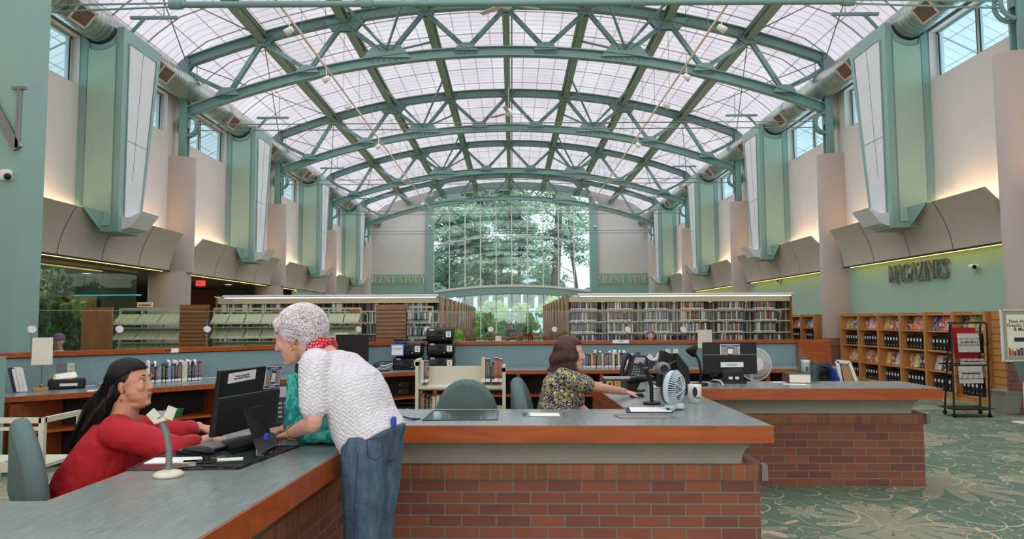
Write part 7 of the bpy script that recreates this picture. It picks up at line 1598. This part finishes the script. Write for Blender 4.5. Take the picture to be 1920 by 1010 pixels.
def face_bits(T, parent, brow='hair_black', lip=True):
    for s in (-1,1):
        c = MB(); c.T = T; c.ball((.0755,s*.0305,.0155),(.0100,.0120,.0095),'eye_white',14,10); e = c.build('eye', parent, uv=False)
        c = MB(); c.T = T; c.ball((.0825,s*.0300,.0158),(.0036,.0058,.0062),'iris',12,8); c.build('iris', e, uv=False)
        c = MB(); c.T = T; c.tube([(.085,s*.014,.040),(.0865,s*.028,.0455),(.076,s*.046,.042)],[.0028,.0034,.0016],brow,8); c.build('eyebrow', parent, uv=False)
        c = MB(); c.T = T; c.tube([(.0865,s*.019,.0195),(.0885,s*.030,.0225),(.082,s*.043,.0190)],[.0010,.0015,.0008],'ink',6); c.build('eyelashes', parent, uv=False)
    if lip:
        c = MB(); c.T = T; c.ball((.0915,0,-.0525),(.0105,.0200,.0046),'lip',14,8); c.ball((.0885,0,-.0610),(.0105,.0175,.0052),'lip',14,8); c.build('lips', parent, uv=False)
def strands(mb, roots, n, r, m, seed=1):       # roots: function(random)-> list of points
    random.seed(seed)
    for _ in range(n):
        pts, rr = roots(); k = len(pts); mb.tube(pts, [rr*(1-.75*(i/(k-1))**2) for i in range(k)], m, 4, False)
# ---------------------------------------------------------------- the woman in the white top
f = Vector((-.95,.31,0)); L = Vector((-.31,-.95,0))
t = thing('person','woman with white curly hair, white puckered top and jeans, leaning on the near desk','person',(-.62,3.32,0))
pel = P(694,818,3.36); mid = P(668,757,3.37); chs = P(624,699,3.40); nck = P(607,662,3.43)
hc = P(557,634,3.46); HT = headM(hc, math.atan2(.16,-1), .30, .0, 1.02)
hipn, hipf = pel+L*.085-Vector((0,0,.03)), pel-L*.085-Vector((0,0,.03))
kn_n, kn_f = Vector((-.665,3.24,.50)), Vector((-.640,3.44,.50)); an_n, an_f = Vector((-.62,3.25,.09)), Vector((-.585,3.46,.09))
shn, elb, wr = P(590,683,3.25), P(588,792,3.20), P(545,812,3.43); shf, elf, wrf = chs-L*.15+Vector((-.03,0,-.01)), Vector((-.98,3.80,1.08)), Vector((-1.16,3.70,.945))
b = MB(); head_shape(b, HT, 'skin', .95, 1.1, .004)
ax = (chs-pel).normalized(); fb = L.cross(ax).normalized()
fr = fb if fb.dot(f) > 0 else -fb
limb(b, [nck-ax*.02, (nck+hc)/2+Vector((.015,0,-.03)), hc+HT.to_3x3() @ Vector((-.02,0,-.05))], [.062,.052,.055])
def torso(mb, g, m):
    for_ = [(pel-ax*.06, .105, .150),(pel+ax*.02,.118,.160),(mid-ax*.03,.118,.155),(mid+ax*.05,.118,.155),(chs-ax*.04,.125,.165),(chs+ax*.03,.105,.170),(nck-ax*.035,.075,.130),(nck,.05,.06)]
    mb.loft([(c, fr*(a+g), L*(w+g)) for c, a, w in for_], m, 28, power=2.3)
torso(b, -.012, 'skin'); limb(b, [chs+L*.10+ax*.03, shn, shn.lerp(elb,.62), elb, elb.lerp(wr,.3), wr], [.055,.047,.042,.036,.037,.025]); limb(b, [chs-L*.10+ax*.03, shf, elf, wrf], [.055,.050,.038,.026])
dh = (G(514,826,.905)-wr); hand(b, wr, dh, (0,0,1), 1, .98, .35); hand(b, wrf, (-1,-.2,-.1), (0,0,1), -1, .98, .3)
for h_, k_, a_ in ((hipn,kn_n,an_n),(hipf,kn_f,an_f)):
    limb(b, [h_, (h_+k_)/2+Vector((0,0,0)), k_, (k_+a_)/2+Vector((.012,0,0)), a_], [.085,.072,.052,.048,.034]); limb(b, [a_, a_+Vector((-.06,.01,-.045)), a_+Vector((-.14,.02,-.055))], [.036,.034,.026])
body = fuse(b, 'body', t, 'skin_pale', .0042, 3)
face_bits(HT, t, 'hair_white')
s_ = MB(); torso(s_, .012, 'white_pucker'); 
s_ = MB(); tr_ = [(pel-ax*.03+fr*.0, .146, .172),(pel+ax*.01,.146,.176),(pel+ax*.06,.143,.176),(mid,.142,.172),(mid+ax*.08,.145,.172),(chs-ax*.03,.146,.180),(chs+ax*.035,.120,.182),(nck-ax*.045,.086,.140),(nck-ax*.022,.068,.085)]
s_.loft([(c-fr*(.012 if i < 5 else .0), fr*a, L*w) for i, (c, a, w) in enumerate(tr_)], 'white_pucker', 32, power=2.4)
el2 = shn.lerp(elb,.72); limb(s_, [chs+L*.09+ax*.02, shn+Vector((0,0,-.005)), el2], [.085,.072,.064]); el3 = shf.lerp(elf,.6); limb(s_, [chs-L*.08, shf, el3], [.075,.066,.060])
fuse(s_, 'blouse', t, 'white_pucker', .007, 3)
j = MB(); j.loft([(pel+ax*.035-fr*.01, fr*.128, L*.160),(pel-ax*.04-fr*.018, fr*.138, L*.168),(pel-Vector((0,0,.10))-fr*.02, fr*.130, L*.165),(pel-Vector((0,0,.17))-fr*.015, fr*.112, L*.150)], 'denim', 28, power=2.3)
for h_, k_, a_ in ((hipn,kn_n,an_n),(hipf,kn_f,an_f)): limb(j, [h_-fr*.018, (h_*.5+k_*.5)-fr*.012, k_, (k_+a_)/2, a_+Vector((0,0,.0))], [.104,.094,.076,.070,.066])
fuse(j, 'jeans', t, 'denim', .007, 4)
# jeans details: back pocket, side seam
def on_back(px, py, Y): return P(px,py,Y)
pk = [P(690,822,3.20),P(718,818,3.21),P(719,850,3.21),P(706,860,3.205),P(692,852,3.20)]
c = MB(); c.tube([p+Vector((0,-.028,0)) for p in pk+pk[:1]], .0022, 'navy', 5, False); c.build('pocket_seam', t, uv=False)
c = MB(); c.tube([P(672,848,3.13),P(668,900,3.125),P(664,960,3.13),P(664,1008,3.15)], .002, 'navy', 5, False); c.build('side_seam', t, uv=False)
for a_ in (an_n, an_f): c = MB(); limb(c, [a_+Vector((.03,0,-.05)), a_+Vector((-.07,.015,-.055)), a_+Vector((-.15,.03,-.06))], [.042,.042,.034], m='white_plastic'); fuse(c, 'shoe', t, 'white_plastic', .008, 2)
# curly white hair
hr = MB(); hr.T = HT; hr.ball((-.028,0,.052),(.105,.092,.090),'hair_white',24,16); hr.ball((-.065,0,-.005),(.060,.074,.070),'hair_white',20,12); hr.ball((.040,0,.088),(.050,.070,.038),'hair_white',20,12); hr.T = None
hair = fuse(hr, 'hair', t, 'hair_white', .006, 2)
def curl():
    while True:
        th, ph = random.uniform(0,2*PI), random.uniform(0,PI); n_ = Vector((math.sin(ph)*math.cos(th),math.sin(ph)*math.sin(th),math.cos(ph))); p = Vector((-.028+n_.x*.104,n_.y*.091,.045+n_.z*.093))
        if p.z < (-.055 if p.x < -.05 else (.010 if p.x < .015 else .062)): continue
        if p.x > .02 and p.z < .050: continue
        break
    u = n_.cross(Vector((random.uniform(-1,1),random.uniform(-1,1),random.uniform(-1,1)))).normalized(); w = n_.cross(u); R_ = random.uniform(.010,.026); a0 = random.uniform(0,6); dr = Vector((-.02,0,-.006))
    pts = [HT @ (p+n_*(.004+.016*math.sin(k/7*PI))+(u*math.cos(a0+k*.48)+w*math.sin(a0+k*.48))*R_*(1-.25*k/7)+dr*k/7) for k in range(8)]
    return pts, random.choice((.0012,.0016,.0020))
hs = MB(); strands(hs, curl, 3600, .002, 'hair_white', 5); hs.build('hair_curls', hair, uv=False, recalc=False)['kind'] = 'stuff'
c = MB(); c.T = HT; c.lathe([(.011+.0035*math.cos(a),.0035*math.sin(a)) for a in [2*PI*k/8 for k in range(9)]],'gold',(-.006,.083,-.044),20,Rx(PI/2)); c.build('earring', t, uv=False)
c = MB(); c.lathe([(.034+.003*math.cos(a),.003*math.sin(a)*1.6) for a in [2*PI*k/8 for k in range(9)]],'gold',wr.lerp(elb,.10),24,Vector((0,0,1)).rotation_difference(wr-elb).to_matrix()); c.build('bracelet', t, uv=False)
na = (hc-nck).normalized(); nx = na.cross(L).normalized(); q0 = nck+Vector((.0,0,-.002)); c = MB()
c.loft([(q0-na*.012, nx*.080, L*.082),(q0+na*.010, nx*.076, L*.078),(q0+na*.040, nx*.068, L*.068),(q0+na*.058, nx*.064, L*.064),(q0+na*.050, nx*.056, L*.056),(q0-na*.0, nx*.056, L*.056)],'bandana',28,power=2.2); c.build('neckerchief', t, uv=False)
p = P(738,790,3.27); c = MB(); c.cbox(p,(.022,.04,.045),'blue_cloth',bev=.012); c.build('belt_pouch', t)
# teal bag on the counter under her arm
bt = thing('tote_bag','teal batik fabric bag lying on the desk under the standing woman\'s arm','bag',G(580,832,ZT)); c = MB()
def bq(px,py,Y): return P(px,py,Y)
zf = ZT+.002; A0 = G(556,828,zf); A1 = G(612,822,zf)
c.loft([(Vector((-1.02,3.72,zf+.005)),(.13,.02,0),(0,.05,0)),(Vector((-1.03,3.72,zf+.06)),(.135,.02,0),(0,.07,0)),(Vector((-1.06,3.72,zf+.14)),(.10,.02,0),(0,.055,.0)),(Vector((-1.09,3.72,zf+.24)),(.065,.01,0),(0,.04,0)),(Vector((-1.115,3.72,zf+.31)),(.04,.01,0),(0,.025,0)),(Vector((-1.125,3.72,zf+.335)),(.018,.0,0),(0,.008,0))],'teal_batik',28,power=2.2)
c.ball(Vector((-.88,3.60,zf+.045)),(.14,.11,.045),'teal_batik',20,10); c.ball(Vector((-.98,3.58,zf+.05)),(.10,.08,.05),'teal_batik',20,10)
fuse(c, 'bag_body', bt, 'teal_batik', .009, 4)
c = MB(); c.tube([Vector((-1.12,3.70,zf+.33)),Vector((-1.09,3.66,zf+.25)),Vector((-1.02,3.63,zf+.12)),Vector((-.93,3.55,zf+.085)),Vector((-.85,3.52,zf+.07))],.009,'teal_batik',8); c.build('strap', bt, uv=False)
# ---------------------------------------------------------------- the woman in red
t = thing('person','seated woman with long black hair and red knit top behind the left desk','person',(-2.08,3.7,0))
Y0 = 3.66; hc = P(247,722,Y0); HT = headM(hc, -.10, -.10, 0, 1.0); nk = P(232,782,Y0); ch = P(222,822,Y0); md = P(192,885,Y0); lo = P(172,945,Y0); pv = Vector((lo.x-.03,Y0,.56))
b = MB(); head_shape(b, HT, 'skin', 1.05, .9, .008); b.T = HT; b.ball((.028,0,-.096),(.045,.045,.028),'skin',16,10); b.T = None; limb(b, [nk, (nk+hc)/2, hc+HT.to_3x3() @ Vector((-.02,0,-.04))], [.066,.058,.058])
def rt(mb, g, m): mb.loft([(pv, Vector((.20+g,0,0)), Vector((0,.22+g,0))),(lo,Vector((.215+g,0,0)),Vector((0,.235+g,0))),(md,Vector((.195+g,0,-.02)),Vector((0,.22+g,0))),(ch,Vector((.145+g,0,-.02)),Vector((0,.205+g,0))),(ch+Vector((.01,0,.065)),Vector((.10+g,0,-.02)),Vector((0,.17+g,0))),(nk+Vector((.0,0,-.02)),Vector((.072+g,0,0)),Vector((0,.085+g,0)))], m, 28, power=2.2)
rt(b, -.025, 'skin'); sn, en, wn_ = P(226,812,Y0-.19), P(328,842,3.42), P(392,824,3.62); sf, ef, wf = P(250,806,Y0+.19), P(330,812,Y0+.14), P(372,800,Y0+.26)
limb(b, [sn+Vector((-.05,.06,0)), sn, en, wn_], [.06,.06,.045,.028]); limb(b, [sf+Vector((-.05,-.06,0)), sf, ef, wf], [.06,.06,.045,.028])
hand(b, wn_, Vector((.85,.6,-.12)), (0,0,1), -1, .96, .4); hand(b, wf, Vector((.85,.2,-.15)), (0,0,1), 1, .96, .4)
for s in (-1,1): limb(b, [pv+Vector((0,s*.1,-.02)), Vector((pv.x+.40,Y0+s*.11,.50)), Vector((pv.x+.40,Y0+s*.12,.28)), Vector((pv.x+.36,Y0+s*.12,.08))], [.10,.075,.055,.04]); limb(b, [Vector((pv.x+.36,Y0+s*.12,.06)), Vector((pv.x+.5,Y0+s*.12,.04))], [.04,.03])
fuse(b, 'body', t, 'skin_tan', .0044, 3); face_bits(HT, t, 'hair_black')
s_ = MB(); rt(s_, .0, 'red_knit'); limb(s_, [nk+Vector((-.02,-.06,-.035)), sn+Vector((-.01,.01,0))], [.055,.074]); limb(s_, [nk+Vector((-.02,.06,-.035)), sf], [.055,.074]); limb(s_, [sn+Vector((-.05,.06,0)), sn+Vector((-.01,0,.0)), sn.lerp(en,.5)+Vector((0,0,.0)), en, en.lerp(wn_,.52)], [.085,.074,.074,.064,.050]); limb(s_, [sf+Vector((-.05,-.06,0)), sf, ef, ef.lerp(wf,.6)], [.09,.085,.068,.050])
for k in range(5):   # soft folds along the sleeve
    q = sn.lerp(en,.25+.14*k); s_.ball(q+Vector((0,-.01,.0)),(.022,.064-.005*k,.066-.006*k),'red_knit',12,10,Ry(.3))
fuse(s_, 'knit_top', t, 'red_knit', .008, 5)
pn = MB()
for s in (-1,1): limb(pn, [pv+Vector((0,s*.1,-.02)), Vector((pv.x+.40,Y0+s*.11,.50)), Vector((pv.x+.40,Y0+s*.12,.28)), Vector((pv.x+.36,Y0+s*.12,.12))], [.125,.095,.075,.065])
fuse(pn, 'trousers', t, 'black_cloth', .011, 3)
for s in (-1,1): c = MB(); limb(c, [Vector((pv.x+.34,Y0+s*.12,.045)), Vector((pv.x+.53,Y0+s*.12,.035))], [.045,.036]); fuse(c, 'shoe', t, 'black_matte', .009, 2)
hr = MB(); hr.T = HT; hr.ball((-.030,0,.044),(.097,.083,.087),'hair_black',24,16); hr.ball((-.06,0,-.01),(.062,.076,.085),'hair_black',20,12); hr.T = None
tip = P(158,838,Y0+.0); h0 = HT @ Vector((-.07,0,.0)); h1 = P(196,762,Y0); h2 = P(176,800,Y0)
hr.loft([(HT @ Vector((-.05,0,.03)),Vector((.055,0,.01)),Vector((0,.080,0))),(HT @ Vector((-.08,0,-.03)),Vector((.060,0,.02)),Vector((0,.085,0))),(h1+Vector((.01,0,0)),Vector((.070,0,.045)),Vector((0,.095,0))),(h2,Vector((.055,0,.045)),Vector((0,.10,0))),(tip+Vector((.01,0,.03)),Vector((.045,0,.03)),Vector((0,.085,0))),(tip,Vector((.02,0,.012)),Vector((0,.05,0)))],'hair_black',24)
hair = fuse(hr, 'hair', t, 'hair_black', .007, 3)
EC, ER = Vector((-.022,0,.044)), Vector((.106,.089,.093))
def on_skull(d, k=1.0): d = Vector(d).normalized(); return EC+Vector((d.x*ER.x,d.y*ER.y,d.z*ER.z))*k
def scalp_path(A, B, D, k):
    out = []
    for p, q in ((A,B),(B,D)):
        p, q = Vector(p).normalized(), Vector(q).normalized()
        for u in (0,.33,.66): out.append(on_skull(p.lerp(q,u), k))
    out.append(on_skull(D, k)); return out
def straight():
    side = random.choice((-1,1)); be = math.radians(random.uniform(20,130)); k = random.uniform(.99,1.04)
    A = (math.cos(be), side*.04, math.sin(be)); B = (random.uniform(-.4,.5), side, random.uniform(.22,.5)); D = (random.uniform(-1.0,-.35), side*random.uniform(.2,.9), random.uniform(-.35,-.1))
    w = [HT @ p for p in scalp_path(A,B,D,k)]
    o = Vector((random.uniform(-.055,.055),side*random.uniform(.0,.095),random.uniform(-.03,.03))); w += [h1+o, h2+o*.9, tip+o*.75+Vector((random.uniform(-.02,.03),0,random.uniform(-.03,.03)))]
    return w, .0021
hs = MB(); strands(hs, straight, 1700, .002, 'hair_black', 6); hs.build('hair_strands', hair, uv=False, recalc=False)['kind'] = 'stuff'
c = MB(); c.T = HT; q = Vector((-.004,-.082,-.040)); c.tube([q,q+Vector((0,0,-.018))],.0012,'gold',6); c.ball(q+Vector((0,0,-.026)),(.008,.003,.009),'red_plastic',10,8); c.ball(q+Vector((0,0,-.037)),.004,'chrome',8,6); c.build('earring', t, uv=False)
# ---------------------------------------------------------------- the woman in the floral shirt
t = thing('person','seated woman with wavy brown hair and black floral shirt using a mouse','person',(.35,5.3,0))
Y0 = 5.30; hc = P(1069,664,Y0); HT = headM(hc, -.02, .05, 0, .98); nk = P(1058,692,Y0); ch = P(1053,712,Y0); md = P(1048,742,Y0); lo = P(1044,768,Y0); pv = Vector((lo.x,Y0,.55))
b = MB(); head_shape(b, HT, 'skin', .92, .82); limb(b, [nk-Vector((0,0,.03)), (nk+hc)/2, hc+HT.to_3x3() @ Vector((-.02,0,-.04))], [.055,.050,.052])
def ft(mb, g, m): mb.loft([(pv, Vector((.13+g,0,0)), Vector((0,.17+g,0))),(lo,Vector((.125+g,0,0)),Vector((0,.165+g,0))),(md,Vector((.115+g,0,0)),Vector((0,.155+g,0))),(ch,Vector((.115+g,0,0)),Vector((0,.17+g,0))),(ch+Vector((.008,0,.05)),Vector((.085+g,0,0)),Vector((0,.155+g,0))),(nk-Vector((0,0,.012)),Vector((.058+g,0,0)),Vector((0,.07+g,0)))], m, 26, power=2.2)
ft(b, -.012, 'skin'); ms = G(1194,744,ZT); sn = P(1062,710,Y0-.15); wn_ = ms+Vector((-.10,-.03,.045)); en = P(1112,724,Y0-.02); sf, ef, wf = P(1062,710,Y0+.15), Vector((ch.x+.16,Y0+.18,.82)), Vector((ch.x+.30,Y0+.05,.76))
limb(b, [sn+Vector((-.02,.06,0)), sn, en, wn_], [.05,.048,.038,.025]); limb(b, [sf+Vector((-.02,-.06,0)), sf, ef, wf], [.05,.048,.038,.025])
hand(b, wn_, ms+Vector((.0,-.005,.022))-wn_, (0,0,1), 1, .94, .55); hand(b, wf, (.9,-.3,-.1), (0,0,1), 1, .94, .4)
for s in (-1,1): limb(b, [pv+Vector((0,s*.08,-.02)), Vector((pv.x+.38,Y0+s*.09,.52)), Vector((pv.x+.38,Y0+s*.09,.28)), Vector((pv.x+.34,Y0+s*.09,.08))], [.085,.065,.05,.037]); limb(b, [Vector((pv.x+.34,Y0+s*.09,.06)), Vector((pv.x+.48,Y0+s*.09,.04))], [.037,.028])
fuse(b, 'body', t, 'skin_pale', .0044, 3); face_bits(HT, t, 'hair_brown')
s_ = MB(); s_.loft([(pv+Vector((0,0,.04)), Vector((.150,0,0)), Vector((0,.19,0))),(lo,Vector((.150,0,0)),Vector((0,.185,0))),(md,Vector((.138,0,0)),Vector((0,.175,0))),(ch,Vector((.135,0,0)),Vector((0,.188,0))),(ch+Vector((.008,0,.052)),Vector((.098,0,0)),Vector((0,.17,0))),(nk-Vector((0,0,.004)),Vector((.066,0,0)),Vector((0,.078,0)))], 'floral', 26, power=2.2)
limb(s_, [sn+Vector((-.02,.06,0)), sn, sn.lerp(en,.72)], [.08,.072,.066]); limb(s_, [sf+Vector((-.02,-.06,0)), sf, sf.lerp(ef,.7)], [.08,.072,.062]); fuse(s_, 'shirt', t, 'floral', .008, 3)
pn = MB(); pn.loft([(pv-Vector((0,0,.05)),Vector((.16,0,0)),Vector((0,.19,0))),(pv+Vector((0,0,.10)),Vector((.140,0,0)),Vector((0,.178,0)))],'black_cloth',24)
for s in (-1,1): limb(pn, [pv+Vector((0,s*.08,-.02)), Vector((pv.x+.38,Y0+s*.09,.52)), Vector((pv.x+.38,Y0+s*.09,.28)), Vector((pv.x+.34,Y0+s*.09,.12))], [.10,.08,.065,.055])
fuse(pn, 'trousers', t, 'black_cloth', .011, 3)
for s in (-1,1): c = MB(); limb(c, [Vector((pv.x+.32,Y0+s*.09,.042)), Vector((pv.x+.50,Y0+s*.09,.035))], [.042,.035]); fuse(c, 'shoe', t, 'black_matte', .009, 2)
hr = MB(); hr.T = HT; hr.ball((-.032,0,.046),(.097,.085,.087),'hair_brown',24,16); hr.ball((-.060,0,-.02),(.066,.088,.085),'hair_brown',20,12); hr.ball((-.068,0,-.085),(.060,.092,.060),'hair_brown',20,12); hr.T = None
hair = fuse(hr, 'hair', t, 'hair_brown', .007, 2)
def wavy():
    side = random.choice((-1,1)); be = math.radians(random.uniform(22,130)); k = random.uniform(.99,1.06)
    A = (math.cos(be), side*.05, math.sin(be)); xx = random.uniform(-1.0,.42); B = (xx*.8, side*random.uniform(.6,1), random.uniform(.1,.4)); D = (xx, side*random.uniform(.35,.9), -.15)
    pts = scalp_path(A,B,D,k); e = pts[-1]; ph = random.uniform(0,1.2)+xx*2; out = Vector((e.x-EC.x, e.y, 0)).normalized(); n_ = random.choice((5,6,6))
    for q in range(1,n_+1): pts.append(e+Vector((-.003*q,0,-.026*q))+out*(.004*q+.013*math.sin(ph+q*1.25))+Vector((out.y,-out.x,0))*.008*math.cos(ph+q*1.25))
    return [HT @ p for p in pts], .0024
hs = MB(); strands(hs, wavy, 1500, .002, 'hair_brown', 7); hs.build('hair_strands', hair, uv=False, recalc=False)['kind'] = 'stuff'
# ---------------------------------------------------------------- people farther off; two figures stand in for reflections in the glass
def sitter(x, y, rz, label, top, skin_m, hair_m, zs=.46, cap=None, longhair=False):
    t = thing('person', label, 'person', (x,y,0), rz); T = Matrix.Translation((x,y,0)) @ Matrix.Rotation(rz,4,'Z'); b = MB(); hp = T @ Vector((0,0,zs+.72)); HT = headM(hp, rz, .1)
    head_shape(b, HT, skin_m); b.T = T; limb(b, [(-.02,0,zs+.55),(-.01,0,zs+.68)], [.055,.052])
    b.loft([((0,0,zs+.05),(.11,0,0),(0,.15,0)),((0,0,zs+.3),(.10,0,0),(0,.14,0)),((0,0,zs+.48),(.10,0,0),(0,.17,0)),((0,0,zs+.57),(.05,0,0),(0,.07,0))],'skin',20)
    for s in (-1,1):
        limb(b, [(0,s*.16,zs+.48),(.08,s*.20,zs+.24),(.30,s*.12,zs+.24)], [.045,.038,.026]); limb(b, [(.0,s*.09,zs+.06),(.40,s*.10,zs+.04),(.40,s*.10,.08),(.52,s*.10,.04)], [.085,.062,.04,.032])
    b.T = None
    for s in (-1,1): hand(b, T @ Vector((.30,s*.12,zs+.24)), T.to_3x3() @ Vector((1,-s*.3,0)), (0,0,1), s, .95, .4)
    fuse(b, 'body', t, skin_m, .008, 2); face_bits(HT, t, hair_m)
    s_ = MB(); s_.T = T; s_.loft([((0,0,zs+.02),(.13,0,0),(0,.17,0)),((0,0,zs+.3),(.12,0,0),(0,.16,0)),((0,0,zs+.49),(.115,0,0),(0,.19,0)),((0,0,zs+.58),(.06,0,0),(0,.08,0))],top,20)
    for s in (-1,1): limb(s_, [(0,s*.15,zs+.49),(.07,s*.20,zs+.26)], [.065,.055])
    s_.T = None; fuse(s_, 'shirt', t, top, .012, 2); p_ = MB(); p_.T = T
    for s in (-1,1): limb(p_, [(.0,s*.09,zs+.06),(.40,s*.10,zs+.04),(.40,s*.10,.14)], [.105,.08,.06])
    p_.T = None; fuse(p_, 'trousers', t, 'black_cloth', .014, 2)
    h_ = MB(); h_.T = HT; h_.ball((-.022,0,.046),(.100,.082,.086),hair_m,20,14)
    if longhair:
        for s in (-1,1): h_.ball((-.03,s*.066,-.06),(.045,.026,.09),hair_m,14,10)
        h_.ball((-.07,0,-.05),(.045,.07,.10),hair_m,14,10)
    h_.T = None; fuse(h_, 'hair', t, hair_m, .009, 1)
    if cap: c = MB(); c.T = HT; c.ball((-.018,0,.058),(.108,.088,.080),cap,20,12); c.loft([((.07,0,.070),(.02,0,0),(0,.070,0)),((.10,0,.066),(.055,0,-.01),(0,.060,0)),((.10,0,.060),(.055,0,-.01),(0,.060,0)),((.07,0,.062),(.02,0,0),(0,.070,0))],cap,18); c.build('cap', t, uv=False)
    return t
MATS['cap_purple'] = mat('cap_purple', (104,84,120), .8); MATS['shirt_grey'] = mat('shirt_grey', (170,172,172), .85)
Yp_ = 11.6; p = P(110,640,Yp_); sitter(p.x, Yp_, -1.15, 'seated figure in a purple cap, standing in for a glass reflection at far left', 'shirt_grey', 'skin', 'hair_brown', p.z-.72, 'cap_purple')
c = MB(); c.cbox((p.x,Yp_+.02,(p.z-.72)/2),(.42,.42,p.z-.74),'navy',bev=.04); c.build('stool', label='dark cube stool under the reflection stand-in figure in the purple cap', cat='stool')
Yp_ = 15.2; p = P(1220,630,Yp_); sitter(p.x, Yp_, -PI/2-.15, 'figure with shoulder-length brown hair before the right stacks, standing in for a reflection', 'black_cloth', 'skin_pale', 'hair_brown', p.z-.72, None, True)
c = MB(); c.cbox((p.x,Yp_+.02,(p.z-.72)/2),(.42,.42,p.z-.74),'navy',bev=.04); c.build('stool', label='dark cube stool under the reflection stand-in figure before the right stacks', cat='stool')
Yp_ = 32.6; p = P(958,619,Yp_); sitter(p.x, Yp_, -PI/2, 'dark haired reader seated far off in front of the end window', 'black_cloth', 'skin_tan', 'hair_black', .50)
wchair(958,32.7,PI,'wooden reading chair under the distant reader by the end window')
